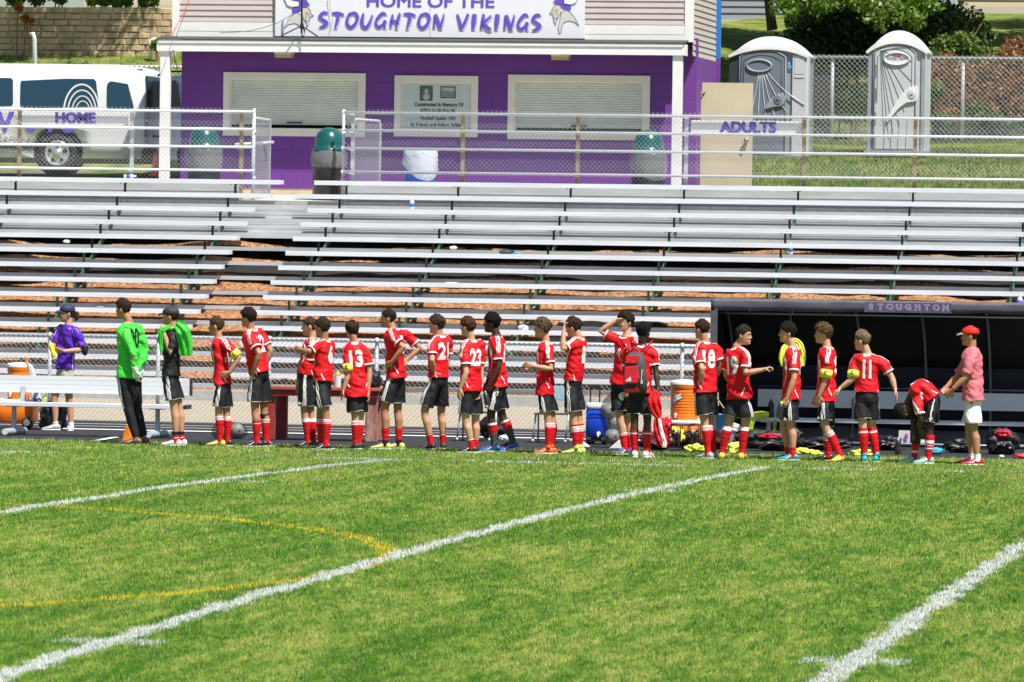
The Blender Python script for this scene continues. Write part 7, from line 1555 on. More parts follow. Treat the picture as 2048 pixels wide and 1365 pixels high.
# strip with lettering
sa=P(1729,617,YD0-.06); sb=P(1903,618,YD0-.06); mb=MB(); mb.box(sa.x,sb.x,YD0-.075,YD0-.070,zt-.118,zt+.012); sp_=obj('name_strip',mb,mat('name strip',(.10,.085,.15),.35,0,var=.2,scale=4,bump=.3,bscale=8),t)
mb=MB(); c=(sa.x+sb.x)/2+.02; word='STOUGHTON'; n=len(word)
LP=mat('lilac outline letters',(.40,.33,.52),.5); LDK=mat('dark letter centre',(.09,.07,.14),.5)
tx0=P(1743,617,YD0).x; tx1=P(1892,617,YD0).x
for i,ch in enumerate(word):
    x=tx0+(tx1-tx0)*(i/(n-1)); mb.mi(0); put_text(mb,ch,.105,x,YD0-.0775,zt-.054,bold=.008,ext=.001); mb.mi(1); put_text(mb,ch,.105,x,YD0-.0805,zt-.054,bold=-.0025,ext=.001)
obj('lettering',mb,[LP,LDK],sp_)
for px_ in (1436,1562,1697,1829,1960,2090):
    X=P(px_,700,YD0).x; mb=MB(); pts=[(X+.03,YD0+.05,zt-.06)]+[(X+.03*(1-i/14),y-.05,z-.02) for i,(y,z) in enumerate(pr) if i>0]+[(X-.0,YD1-.25,ZT+.02)]
    mb.tube(pts,.018,8); obj('rib',mb,TUB,t,smooth=True)
for z_,yy in ((P(1700,630,YD0+.3).z,YD0+.12),(P(1700,775,YD1).z,YD1-.1),(ZT+.05,YD0+.25)):
    mb=MB(); mb.cyl((x0,yy,z_),(x1,yy,z_),.015,n=8); obj('cross_tube',mb,TUB,t,smooth=True)
mb=MB(); zz=P(1700,708,YD1-.2).z; xs=np.linspace(x0+.05,x1,80); mb.loft([[(x,YD1-.24+.006*math.sin(x*40),zz-.018),(x,YD1-.25+.006*math.sin(x*40),zz+.018)] for x in xs],cap=False,closed=False); o=obj('fence_rail_strip',mb,mat('pale rail strip',(.50,.52,.56),.7,0,scale=40,col2=(.2,.2,.22)),t); o.modifiers.new('s','SOLIDIFY').thickness=.005  # added pale strip stands in for the sunlit fence rail behind the canvas
X=P(1698,872,YD0+.5).x; mb=MB(); mb.ell((X,YD0+.9,P(1698,872,YD0+.9).z),.04,.04,.04,8,6); mb.cyl((X,YD0+.9,P(1698,872,YD0+.9).z),(X-.22,YD0+.8,ZT+.03),.012); mb.cyl((X,YD0+.9,P(1698,872,YD0+.9).z+.5),(X,YD0+.9,ZT),.014); obj('brace',mb,TUB,t,smooth=True)
for px_,py_ in((1500,617),(1585,621),(1660,624)):
    p=P(px_,py_,YD0-.05); mb=MB(); mb.tube([p,p-Vector((.005,.01,.03)),p-Vector((-.006,.01,.05))],.006,5); obj('tie_cord',mb,BLACK,t)
# ================================================================ benches
BEN=mat('bench aluminium',(.74,.755,.79),.42,.15,var=.04,scale=2,stretch=(.3,4,4)); BENS=mat('bench end cap',(.03,.03,.05),.5); POSTG=mat('blue grey post',(.40,.47,.53),.45,.2,var=.1,scale=6)
def bench(label,xa,xb,Y,yb0,yb1,ys0,ys1,posts,xr,capr=True,legm=POSTG):
    t=thing('team_bench',label,'bench',((xa+xb)/2,Y,ZT)); z=lambda y,x=xr:P(x,y,Y).z
    mb=MB()
    for k in range(4):
        h=(z(yb0)-z(yb1))/4; mb.box(xa,xb,Y+.20-.0,Y+.235,z(yb1)+h*k+.004,z(yb1)+h*(k+1)-.0005)
    mb.box(xa,xb,Y+.203,Y+.23,z(yb1)+.003,z(yb0)-.003); obj('backrest',mb,BEN,t)
    mb=MB(); mb.box(xa,xb,Y-.16,Y+.12,z(ys1)+.02,z(ys0)); mb.box(xa,xb,Y-.166,Y-.158,z(ys1),z(ys0)+.002); obj('seat',mb,BEN,t,bevel=.004)
    if capr:
        mb=MB(); mb.box(xb+.001,xb+.035,Y+.198,Y+.24,z(yb1),z(yb0)+.002); mb.box(xb+.001,xb+.05,Y-.168,Y+.125,z(ys1),z(ys0)+.003); obj('end_cap',mb,BENS,t,bevel=.004)
    for px_ in posts:
        X=P(px_,850,Y).x; zs_=z(ys1); mb=MB(); mb.cyl((X,Y,ZT+.05),(X,Y,zs_),.032,n=14); mb.box(X-.09,X+.09,Y-.12,Y+.12,zs_-.012,zs_-.001) ; lg=obj('leg',mb,legm,t,smooth=True); lg.modifiers.new('e','EDGE_SPLIT')
        mb=MB(); mb.cyl((X-.05,Y-.27,ZT+.045),(X+.06,Y+.32,ZT+.045),.045,n=18); ft=obj('foot_tube',mb,legm,t,smooth=True); ft.modifiers.new('e','EDGE_SPLIT')
        mb=MB(); mb.cyl((X-.052,Y-.275,ZT+.045),(X-.0515,Y-.2705,ZT+.045),.041,n=18); obj('tube_cap',mb,mat('tube cap',(.70,.71,.70),.5),ft)
        mb=MB(); mb.box(X+.03,X+.09,Y+.0,Y+.205,zs_+.05,zs_+.055) ; mb.bar((X+.06,Y+.16,zs_+.03),(X+.075,Y+.19,z(yb1)+.08),.06,.012,(0,1,0)); obj('back_bracket',mb,legm,t)
    return t
Yb=G(28,871,ZT).y+.25
bench('long aluminium bench with backrest in front of the woman in purple',-22.5,P(372,780,Yb).x,Yb,754.5,789.5,807.2,815,(28,315),190)
bench('aluminium bench with backrest inside the dugout shelter',P(1512,800,73.9).x,-3.2,73.9,784.5,820,840,848,(1537,),1800,False,mat('bright post',(.62,.65,.70),.4,.2))
# ================================================================ red work table
RW=mat('red painted wood',(.26,.022,.018),.6,0,scale=5,col2=(.36,.045,.035),bump=.3,stretch=(.5,1,1)); RWP=mat('peeling red wood',(.30,.035,.03),.7,0,scale=14,col2=(.42,.30,.24),bump=.4,stretch=(1,1,.3))
Yt=G(742,884,ZT).y; ta=P(537,780,Yt).x; tb=P(757,780,Yt).x; tz=P(650,775,Yt).z; tzb=P(650,793.5,Yt).z
t=thing('wooden_table','red painted heavy wooden table standing behind the boys','table',((ta+tb)/2,Yt,ZT))
mb=MB()
for k in range(4): mb.box(ta-.03,tb+.02,Yt-.05+k*.17,Yt+.115+k*.17,tz-.04,tz)
obj('tabletop',mb,mat('worn tabletop',(.36,.10,.07),.65,0,var=.2,scale=8),t,bevel=.004)
mb=MB(); mb.box(ta-.01,tb,Yt-.02,Yt+.02,tzb,tz-.041); obj('apron',mb,RW,t)
for xa,xb,dy in((P(526,800,Yt).x,P(548,800,Yt).x,0),(P(730,800,Yt).x,P(753,800,Yt).x,0),(P(526,800,Yt).x+.05,P(548,800,Yt).x+.05,.55),(P(730,800,Yt).x,P(753,800,Yt).x,.55)):
    mb=MB(); mb.box(xa,xb,Yt+dy+.021,Yt+dy+.12,ZT,tz-.042); obj('leg',mb,RWP if xa>-15 else RW,t,bevel=.004)
def T(x,y,Y=None): return P(x,y,Y if Y else Yt+.2)
p=T(675,771,Yt+.1); p.z=tz; lathe_thing('drink_bottle','clear squeeze bottle with orange cap standing on the red table','bottle',p,(0,0,1),[[(.045,0),(.050,.02),(.046,.09),(.050,.12),(.050,.15)],[(.050,.151),(.046,.18),(.018,.20),(.014,.22)]],[mat('milky plastic',(.62,.66,.72),.25),mat('orange cap',(.8,.25,.03),.4)])
def blob(name,label,cat,c,rx,ry,rz,m,seed,par=None,amp=.35,fr=2.2,flat=True):
    bm=bmesh.new(); bmesh.ops.create_icosphere(bm,subdivisions=4,radius=1); c=Vector(c)
    for v in bm.verts:
        k=1+amp*noise.noise(v.co*fr+Vector((seed,0,0)))+amp*.35*noise.noise(v.co*fr*3+Vector((0,seed,0))); q=v.co*k; q.z=max(q.z,-.86) if flat else q.z; v.co=c+Vector((q.x*rx,q.y*ry,q.z*rz))
    me=bpy.data.meshes.new(name); 
    off=Vector(par['_o']) if par else c
    for v in bm.verts: v.co-=off
    bm.to_mesh(me); bm.free()
    for pl in me.polygons: pl.use_smooth=True
    me.materials.append(m); o=bpy.data.objects.new(name,me); C.objects.link(o)
    if par: o.parent=par; o['_o']=list(off)
    else: o.location=c; o['_o']=list(c); tag(o,label,cat)
    return o
BAGK=mat('black nylon',(.014,.014,.017),.5,0,var=.3,scale=9,bump=.5,bscale=18)
p=T(747,755,Yt+.25); blob('duffel_bag','black bag slumped on the right end of the red table','bag',(p.x,Yt+.25,tz+.10),.10,.12,.12,BAGK,3)
p=T(690,765,Yt+.2); blob('cloth_bundle','dark bundle between the bottle and number 13 on the red table','bundle',(p.x,Yt+.2,tz+.05),.07,.08,.07,BAGK,8)
# ================================================================ folding chairs
Yc=G(1100,885,ZT).y
def chair_(label,dx):
    def q(x,y,dy=0): v=P(x,y,Yc+dy); return Vector((v.x+dx,v.y,v.z))
    t=thing('folding_chair',label,'chair',tuple(q(1103,885)),'metal folding chairs behind the line'); 
    LB=mat('pale blue seatback',(.36,.52,.60),.5); ST=mat('pale steel leg',(.45,.52,.56),.4,.3)
    mb=MB(); a=q(1096,772,.2);b=q(1136,801,.2); mb.box(a.x,b.x,a.y,a.y+.02,b.z,a.z); obj('backrest',mb,LB,t,bevel=.006)
    mb=MB(); a=q(1072,826);b=q(1140,830); mb.box(a.x,b.x,Yc-.18,Yc+.2,b.z,a.z); obj('seat',mb,mat('dark seat',(.05,.05,.055),.5),t,bevel=.004)
    zf=ZT
    for (xt,yt,dyt),(xb_,dyb) in (((1072,828,-.12),(1065,-.12)),((1138,828,-.12),(1130,-.12)),((1077,828,.15),(1076,.2)),((1143,828,.15),(1141,.2))):
        a=q(xt,yt,dyt); b=q(xb_,885,dyb); b.z=zf+.01; mb=MB(); mb.cyl(a,b,.013,n=8); mb.cyl(b-Vector((0,0,.01)),b+Vector((0,0,.03)),.019,n=8); obj('leg',mb,ST,t,smooth=True)
    for x_ in (1097,1135):
        mb=MB(); mb.cyl(q(x_,830,.1),q(x_,772,.21),.012,n=8); obj('back_tube',mb,ST,t,smooth=True)
    return t
chair_('folding chair with pale blue back behind the boy in orange boots',0)
chair_('folding chair behind the ginger haired player numbered 23',P(914,885,Yc).x-P(1065,885,Yc).x)
p=P(985,855,73.4); blob('equipment_bag','black bag on the track behind the player in blue boots','bag',(p.x,73.4,ZT+.16),.17,.14,.18,BAGK,12)
p=P(1008,884,72.9); blob('white_shoe','small white shoe on the track right of the black bag','shoe',(p.x,72.9,ZT+.04),.07,.05,.04,WHC,14)
# ================================================================ coolers
BLC=mat('blue cooler plastic',(.008,.06,.55),.32,0,coat=.2); ORC=mat('orange cooler plastic',(.90,.20,.008),.38,0,coat=.2); WPL=mat('white plastic',(.80,.80,.78),.4)
Y=G(1195,889,ZT).y; ca=P(1170,850,Y).x; cb=P(1215,850,Y).x; zf=lambda y,x=1192:P(x,y,Y).z
t=thing('blue_cooler','blue wheeled drinks cooler with white lid and black pull handle','cooler',((ca+cb)/2,Y,ZT))
def rbox(mb,xa,xb,ya,yb,z0,z1,r=.04,tp=0):
    n=24; 
    def ring(z,g): 
        o=[]
        for k in range(n):
            q=2*math.pi*(k+.5)/n; cx=(xa+xb)/2;cy=(ya+yb)/2; o.append((cx+((xb-xa)/2+g)*math.copysign(abs(math.cos(q))**.35,math.cos(q)),cy+((yb-ya)/2+g)*math.copysign(abs(math.sin(q))**.35,math.sin(q)),z))
        return o
    mb.loft([ring(z0,-tp-.008),ring(z0+.01,-tp),ring(z1-.01,0),ring(z1,-.008)])
mb=MB(); rbox(mb,ca,cb,Y,Y+.34,zf(874),zf(819),tp=.0); o=obj('tank',mb,BLC,t,smooth=True); o.modifiers.new('e','EDGE_SPLIT').split_angle=R(50)
mb=MB(); rbox(mb,ca+.0,cb-.0,Y-.008,Y+.35,zf(818.6),zf(807)); obj('lid',mb,WPL,t,smooth=True).modifiers.new('e','EDGE_SPLIT').split_angle=R(50)
mb=MB()
for y in (829,835): mb.box(ca+.05,cb-.03,Y-.006,Y+.01,zf(y),zf(y)+.008)
obj('moulded_rib',mb,mat('darker blue',(.005,.03,.33),.4),t)
mb=MB(); mb.box(ca+.01,cb-.01,Y+.02,Y+.32,ZT+.04,zf(874)-.002)
for x_ in(ca+.05,cb-.05): mb.cyl((x_-.03,Y+.05,ZT+.055),(x_+.03,Y+.05,ZT+.055),.055,n=14); mb.cyl((x_-.03,Y+.3,ZT+.055),(x_+.03,Y+.3,ZT+.055),.055,n=14)
obj('wheel_base',mb,BAGK,t)
s=P(1197,868,Y); mb=MB(); mb.lathe([(.028,0),(.028,.02),(.016,.03),(.014,.05)],(s.x,Y+.004,s.z),14,(0,-1,0)); mb.box(s.x-.012,s.x+.012,Y-.05,Y-.03,s.z-.05,s.z); obj('spigot',mb,WPL,t,smooth=True)
mb=MB(); h0=P(1180,806,Y+.3);h1=P(1199,773,Y+.3); mb.tube([(h0.x,Y+.33,h0.z-.2),(h0.x,Y+.33,h1.z),(h1.x,Y+.33,h1.z),(h1.x,Y+.33,h0.z-.2)],.011,8); mb.box(h0.x-.005,h1.x+.005,Y+.315,Y+.345,h1.z-.03,h1.z+.012); obj('pull_handle',mb,BAGK,t)
def drum(label,x0_,x1_,yl,y0_,y1_,Y,bolt=False,zb=None):
    ca=P(x0_,800,Y).x;cb=P(x1_,800,Y).x; r=(cb-ca)/2; cx=(ca+cb)/2; zz=lambda y:P((x0_+x1_)/2,y,Y).z; z0=zz(y1_) if zb is None else zb
    t=thing('orange_cooler',label,'cooler',(cx,Y+r,z0)); c=(cx,Y+r,0); H=zz(y0_)-z0; pr=[(r*.95,z0),(r*.97,z0+.02)]
    n=9
    for i in range(n): za=z0+.05+(H-.12)*i/n; pr+=[(r*.985,za),(r*.985,za+.02),(r*.97,za+.026),(r*.97,za+.034)]
    pr+=[(r*.985,z0+H-.06),(r*1.02,z0+H-.05),(r*1.02,z0+H-.002)]
    mb=MB(); mb.lathe(pr,c,32); obj('tank',mb,ORC,t,smooth=True).modifiers.new('e','EDGE_SPLIT').split_angle=R(60)
    mb=MB(); mb.lathe([(r*1.04,z0+H),(r*1.04,z0+H+.035),(r*.98,z0+H+.05),(r*.3,z0+H+.065),(.001,z0+H+.066)],c,32); obj('lid',mb,WPL,t,smooth=True).modifiers.new('e','EDGE_SPLIT').split_angle=R(50)
    mb=MB(); mb.mi(1).box(cx-r*.62,cx-r*.32,Y-.008,Y+.05,z0+.02,z0+.11); mb.mi(0).lathe([(.022,0),(.02,.02),(.012,.035)],(cx-r*.47,Y-.006,z0+.07),12,(0,-1,0)); mb.mi(0).box(cx-r*.47-.01,cx-r*.47+.01,Y-.04,Y-.02,z0+.03,z0+.07); obj('spigot',mb,[WPL,mat('red tap',(.6,.05,.01),.4)],t)
    if bolt:
        q=lambda x,y,d:Vector((P(x,y,Y).x,0,P(x,y,Y).z))
        def cur(p,d): dx=(p.x-cx)/r; return Vector((p.x,Y+r-math.sqrt(max(.02,1-dx*dx))*r*1.0-d,p.z))
        pts=[(1340,803),(1346,797),(1349,791),(1356,790),(1363,785),(1361,791),(1366,795),(1358,799),(1352,802),(1345,810),(1349,802)]
        mb=MB()
        for k,(col,off,sc_) in enumerate(((1,.004,1.18),(0,.008,1.0))):
            mx=sum(a for a,_ in pts)/len(pts); my=sum(b for _,b in pts)/len(pts)
            v=[cur(q(mx+(a-mx)*sc_,my+(b-my)*sc_,0),off) for a,b in pts]; cc=cur(q(mx,my,0),off); mb.mi(k); mb.add(v+[cc],[(i,(i+1)%len(v),len(v)) for i in range(len(v))])
        obj('bolt_logo',mb,[mat('logo dark orange',(.75,.10,.01),.4),WPL][::-1] if False else [mat('logo dark orange',(.75,.10,.01),.4),WPL],t)
    return t,z0
Y=G(1360,893,ZT).y+.35
def chest(label,x0_,x1_,yl0,yl1,Y,zb,wheels=False,cat='cooler'):
    ca=P(x0_,850,Y).x;cb=P(x1_,850,Y).x; z1=P((x0_+x1_)/2,yl0,Y).z; z2=P((x0_+x1_)/2,yl1,Y).z; t=thing('ice_chest',label,cat,((ca+cb)/2,Y,ZT))
    mb=MB(); mb.mi(0); rbox(mb,ca,cb,Y,Y+.42,zb,z2-.001,tp=.01); obj('body',mb,ORC,t,smooth=True).modifiers.new('e','EDGE_SPLIT').split_angle=R(50)
    mb=MB(); rbox(mb,ca-.01,cb+.01,Y-.01,Y+.43,z2,z1); obj('lid',mb,WPL,t,smooth=True).modifiers.new('e','EDGE_SPLIT').split_angle=R(50); return t,ca,cb,z1
t,ca,cb,z1=chest('orange ice chest with white lid under the big orange drinks cooler',1333,1398,841,850,Y+.02,ZT+.01)
drum('big orange drinks cooler with a white bolt logo standing on the ice chest',1337,1393,762,770,840,Y+.06,True,zb=z1+.002)
Yl=G(50,858,ZT).y
t,ca,cb,z1=chest('orange wheeled ice chest with white lid behind the long bench at far left',-12,66,799,806,Yl,ZT+.08)
mb=MB(); mb.lathe([(.02,-.03),(.05,-.02),(.06,.0),(.075,.01),(.083,.03),(.083,.07),(.07,.08)],(P(56,846,Yl).x,Yl-.06,ZT+.085),24,(0,1,0)); w=obj('wheel',mb,TYRE,t,smooth=True)
mb=MB(); mb.lathe([(.001,-.035),(.045,-.032),(.045,-.02)],(P(56,846,Yl).x,Yl-.06,ZT+.085),16,(0,1,0)); obj('hub',mb,mat('grey hub',(.2,.2,.2),.5),w)
mb=MB(); mb.tube([P(0,840,Yl-.02),P(25,843,Yl-.02),P(45,838,Yl-.02),P(64,836,Yl-.02)],.006,5); obj('groove',mb,mat('dark orange line',(.35,.06,.01),.6),t)
drum('round orange drinks cooler with white lid behind the left end of the long bench',9,54,728,735,799,Yl+.05,False,zb=z1+.002)
mb=MB(); mb.tube([P(51,717,Yl-.05),P(57,735,Yl-.05),P(62,752,Yl-.05),P(66,775,Yl-.05)],[.018,.016,.018,.018],8); mb.ell(P(52,718,Yl-.05),.022,.02,.03,8,6); o=obj('bat_handle',mb,mat('orange pole',(.85,.14,.01),.4),smooth=True,loc=tuple(P(57,735,Yl-.05))); tag(o,'orange handle sticking up beside the round orange cooler','handle')
p=P(72,770,Yl-.1); mb=MB(); q=[P(58,730,Yl-.02),P(66,730,Yl-.02),P(80,772,Yl-.02),P(86,815,Yl-.02),P(66,815,Yl-.02),P(62,775,Yl-.02)]; mb.prism([(v.x,v.z) for v in q],Yl-.10,Yl-.02); o=obj('tall_bag',mb,mat('white blue bag',(.62,.66,.74),.5,0,var=.15,scale=8,bump=.3),loc=tuple(p),bevel=.02); tag(o,'tall white and blue bag with BO lettering beside the orange coolers','bag')
mb=MB(); c=P(75,801,Yl-.105); put_text(mb,'BO',.075,c.x,Yl-.104,c.z,bold=.004,ext=.001); ol=obj('lettering',mb,mat('navy letters',(.02,.03,.2),.5)); ol.parent=o; ol.location=-Vector(p)
p=P(103,842,Yl-.2); bp_=thing('backpack','black backpack with lime strap on the track behind the woman in purple','backpack',(p.x,Yl-.1,ZT)); blob('pack_body','','',(p.x,Yl-.1,ZT+.17),.19,.15,.21,BAGK,21,bp_)
mb=MB(); mb.tube([P(90,790,Yl-.25),P(86,800,Yl-.28),P(83,812,Yl-.28),P(81,826,Yl-.26)],[(.03,.01),(.035,.01),(.03,.01),(.006,.006)],8); obj('strap',mb,mat('lime strap',(.45,.65,.06),.5),bp_,smooth=True)
# ================================================================ pinnies and small gear
def pinnie(label,x,y,w,h,Y,seed,z=None,hang=False,name='pinnie',m=None,cat='bib'):
    p=P(x,y,Y); zc=ZT+h*.62 if z is None else z; return blob(name,label,cat,(p.x,Y,zc),w,.12 if not hang else .04,h,m or LIME,seed,amp=.75,fr=1.9,flat=not hang)
Yg=71.2
pinnie('neon yellow bib crumpled on the track just left of number 18',1391,900,.13,.055,70.6,1)
pinnie('neon yellow bib hung on the bottle carrier under the orange cooler',1354,873,.085,.10,71.3,2,z=P(1354,873,71.3).z,hang=True)
pinnie('neon yellow bib heaped between the legs of number 19',1466,896,.11,.07,70.7,3)
pinnie('neon yellow bib lying behind the teal boots of the bib wearer',1605,900,.11,.035,70.9,4)
pinnie('second neon yellow bib further right near the yellow boots',1628,904,.08,.03,70.6,5)
pinnie('neon yellow bib lying behind the legs of number 11',1722,903,.13,.04,70.7,6)
o=drape('pinnie','neon yellow bib hanging over the left end of the dugout bench','bib',[P(1538,831,73.68),P(1522,829,73.68),P(1509,833,73.67),P(1503,845,73.66),P(1501,860,73.67)],[.07,.09,.10,.08,.05],.012,LIME,8)
o=drape('pinnie','thin lime strip hanging below the dugout bench','bib',[P(1549,841,73.7),P(1549,850,73.7),P(1549,861,73.7)],[.05,.05,.02],.01,mat('lime cloth',(.35,.62,.05),.6),9)
def carrier(label,x0_,x1_,Y):
    a=P(x0_,870,Y);b=P(x1_,870,Y); t=thing('bottle_carrier',label,'carrier',((a.x+b.x)/2,Y,ZT)); h=P(x0_,849,Y).z
    for dy in(0,.18):
        mb=MB(); mb.tube([(a.x,Y+dy,ZT+.03),(a.x,Y+dy,h-.03),(a.x+.03,Y+dy,h),(b.x-.03,Y+dy,h),(b.x,Y+dy,h-.03),(b.x,Y+dy,ZT+.03)],.008,6); obj('handle_frame',mb,mat('dark red frame',(.09,.008,.012),.4),t,smooth=True)
    mb=MB(); mb.box(a.x,b.x,Y,Y+.18,ZT+.02,ZT+.035)
    for z_ in (.10,.16): mb.box(a.x-.004,b.x+.004,Y-.004,Y,ZT+z_,ZT+z_+.012)
    obj('basket',mb,BLACK,t); return t,a.x,b.x
def sbottle(label,x,Y,z=None,m=BKB,cap=None,h=.22,r=.036):
    z=ZT+.036 if z is None else z; return lathe_thing('sports_bottle',label,'bottle',Vector((x,Y,z)),(0,0,1),[[(r*.9,0),(r,.01),(r,h*.45),(r*.86,h*.52),(r,h*.6),(r*.95,h*.8),(r*.5,h*.88)],[(r*.6,h*.86),(r*.55,h*.95),(r*.25,h*.97),(r*.22,h*1.06)]],[m,cap or BKB])
t,a,b=carrier('dark wire bottle carrier in front of the ice chest, left of two',1338,1361,71.15)
sbottle('black bottle at the left of the left bottle carrier',a+.05,71.24); sbottle('black bottle with orange cap at the right of the left bottle carrier',b-.04,71.24,cap=mat('orange cap',(.8,.25,.03),.4))
t,a,b=carrier('dark wire bottle carrier in front of the ice chest, right of two',1376,1397,71.25)
sbottle('grey capped bottle at the left of the right bottle carrier',a+.045,71.34,cap=mat('grey cap2',(.4,.4,.42),.4)); sbottle('black bottle at the right of the right bottle carrier',b-.035,71.34)
p=P(1370,890,71.2); blob('kit_bag','black kit bag between the two bottle carriers','bag',(p.x,71.5,ZT+.11),.12,.12,.13,BAGK,31)
p=P(1332,855,72.0); blob('red_bag','glossy red bag left of the orange ice chest','bag',(p.x,72.0,P(1330,855,72).z),.085,.08,.12,mat('glossy red',(.6,.01,.03),.3,0,bump=.5,bscale=16),33)
drape('track_jacket','red and white jacket hanging behind the backpack wearer','jacket',[P(1316,836,70.9),P(1318,856,70.9),P(1322,875,70.9),P(1326,893,70.9)],[.10,.15,.17,.13],.02,REDJ,12); drape('white_sleeve','white sleeve hanging from the red jacket','sleeve',[P(1319,838,70.7),P(1322,860,70.7),P(1327,880,70.7),P(1329,896,70.7)],[.03,.045,.05,.04],.02,WHC,13)
p=P(1290,885,70.9); blob('shoe_bag','black and red bag on the ground behind the backpack wearer','bag',(p.x+.1,71.2,ZT+.09),.22,.12,.11,mat('dark maroon bag',(.09,.008,.02),.5,0,var=.5,scale=8,bump=.4),35)
# blue bucket + sticks
Yk=71.6; pa=P(1431,828,Yk); pb=P(1452,828,Yk); cx=(pa.x+pb.x)/2; zb_=P(1441,866,Yk).z; t=thing('bucket','pale blue bucket holding thin wooden stakes left of number 19','bucket',(cx,Yk,zb_)); mb=MB(); mb.lathe([(.045,zb_),(.05,zb_+.01),(.07,pa.z),(.073,pa.z),(.065,pa.z-.02)],(cx,Yk,0),20,cap=True); obj('pail',mb,mat('sky blue plastic',(.10,.42,.72),.4),t,smooth=True)
for (x0_,y0_),(x1_,y1_) in(((1436,783),(1437,812)),((1433,795),(1449,818))):
    mb=MB(); mb.bar(P(x0_,y0_,Yk-.02),P(x1_,y1_,Yk-.02),.012,.012); o=obj('wooden_stake',mb,mat('pale wood',(.60,.52,.36),.7),loc=tuple(P(x0_,y0_,Yk))); tag(o,'upright thin wooden stake above the pale blue bucket' if x0_==1436 else 'slanting thin wooden stake above the pale blue bucket','stake')
p=P(1441,880,71.8); blob('gear_pile','dark red and black gear heaped under the pale blue bucket','gear',(p.x,71.9,ZT+.14),.16,.15,.18,mat('gear dark',(.03,.012,.018),.6,0,scale=9,col2=(.15,.01,.03),bump=.5),37)
mb=MB(); a=P(1460,886,71.4);b=P(1473,845,71.4); 
lathe_thing('striped_bottle','grey and white striped bottle leaning behind the left leg of number 19','bottle',a,(b-a),[[(.03,0),(.034,.02),(.034,.16)],[(.048,.161),(.052,.17),(.052,.19),(.048,.2)],[(.052,.21),(.052,.23),(.05,.26)]],[mat('steel grey',(.40,.42,.46),.3,.4),WPL,WPL])
sbottle('tall black bottle standing on the dugout bench',P(1542,832,73.78).x,73.78,z=P(1800,840,73.9).z+.0,h=.235,r=.041)
sbottle('black bottle standing on the track left of the bent player',P(1796,905,70.9).x,70.9,z=ZT,h=.22,r=.038,cap=mat('grey cap2',(.4,.4,.42),.4))
def pack(label,x,y,Y,rx,rz,seed,red=None,name='backpack'):
    p=P(x,y,Y); t=thing(name,label,'bag',(p.x,Y,ZT)); blob('pack_body','','',(p.x,Y,ZT+rz*.85),rx,.15,rz,BAGK,seed,t,amp=.45)
    if red: blob('red_flap','','',(p.x+red[0],Y-.06,ZT+rz*(1.35+red[1])),rx*.55,.10,rz*.35,mat('red nylon',(.55,.012,.04),.45,0,bump=.4,bscale=20),seed+1,t,amp=.4)
    mb=MB(); q=catmull([Vector((p.x-rx*.7,Y-.14,ZT+.03)),Vector((p.x-rx*.2,Y-.17,ZT+rz*.7)),Vector((p.x+rx*.4,Y-.17,ZT+rz*.9)),Vector((p.x+rx*.8,Y-.13,ZT+.04))],4); mb.tube(q,[(.016,.006)]*len(q),6); obj('strap',mb,mat('dull strap',(.10,.10,.11),.6),t,smooth=True)
    mb=MB(); mb.bar((p.x-rx*.3,Y-.165,ZT+rz*.8),(p.x+rx*.2,Y-.17,ZT+rz*.7),.012,.012); mb.ell((p.x+rx*.5,Y-.155,ZT+rz*.5),.02,.01,.012); obj('reflective_tab',mb,WHC,t)
    return t
pack('black and red backpack lying in the dugout behind the bib wearer',1552,890,71.7,.30,.13,41,(-.05,.0))
pack('dark bag lying in the dugout behind the curly haired player',1650,888,72.2,.30,.09,43)
pack('dark bag on the dugout floor right of number 11',1775,888,72.6,.16,.10,45)
pack('blue black bag lying behind the legs of the man in pink',1925,897,72.3,.20,.10,47)
pack('round black backpack with a red top edge at the right end of the dugout',2006,893,72.0,.20,.17,49,(0,.15))
pack('dark bag low on the ground under the dugout bench',1585,872,73.2,.15,.12,51)
p=P(1482,890,72.3); blob('duffel_bag','long dark green bag lying in the dugout between number 19 and the bib wearer','bag',(P(1510,890,72.3).x,72.3,ZT+.11),.28,.14,.13,mat('dark green bag',(.02,.035,.02),.6,0,var=.4,scale=6,bump=.4),53)
p=P(2003,907,70.6); blob('white_tape_roll','small white roll on the track below the round black backpack','tape',(p.x,70.6,ZT+.02),.035,.03,.02,WHC,55,amp=.1)
p=P(2040,909,70.5); blob('red_shoe','red boot lying at the far right edge of the track','shoe',(p.x,70.5,ZT+.03),.08,.05,.035,mat('shoe red2',(.6,.02,.04),.4),57,amp=.3)
p=P(1808,873,72.8); mb=MB(); mb.mi(0).box(p.x-.07,p.x+.07,72.8,72.9,P(1808,887,72.8).z,P(1808,862,72.8).z); mb.mi(1).ell((p.x+.03,72.8,p.z),.025,.005,.04); mb.mi(2).box(p.x-.0,p.x+.04,72.79,72.799,p.z-.06,p.z-.01); o=obj('drink_carton',mb,[mat('carton',(.62,.62,.66),.5),mat('carton red',(.55,.08,.12),.5),mat('carton blue',(.10,.15,.45),.5)],loc=tuple(p),bevel=.003); tag(o,'pale carton with red and blue print in the dugout left of the bent player','carton')
p=P(1843,876,72.0); mb=MB(); q=[P(x,y,72.0) for x,y in((1838,865),(1850,866),(1849,887),(1836,885))]; mb.prism([(v.x,v.z) for v in q],72.0,72.02); o=obj('white_card',mb,WPL,loc=tuple(p)); tag(o,'white card seen between the legs of the bent player','card')
p=P(1868,901,71.3); blob('teal_boot','teal and black boot on the track right of the bent player','shoe',(p.x,71.3,ZT+.045),.11,.06,.05,STE,59,amp=.4)
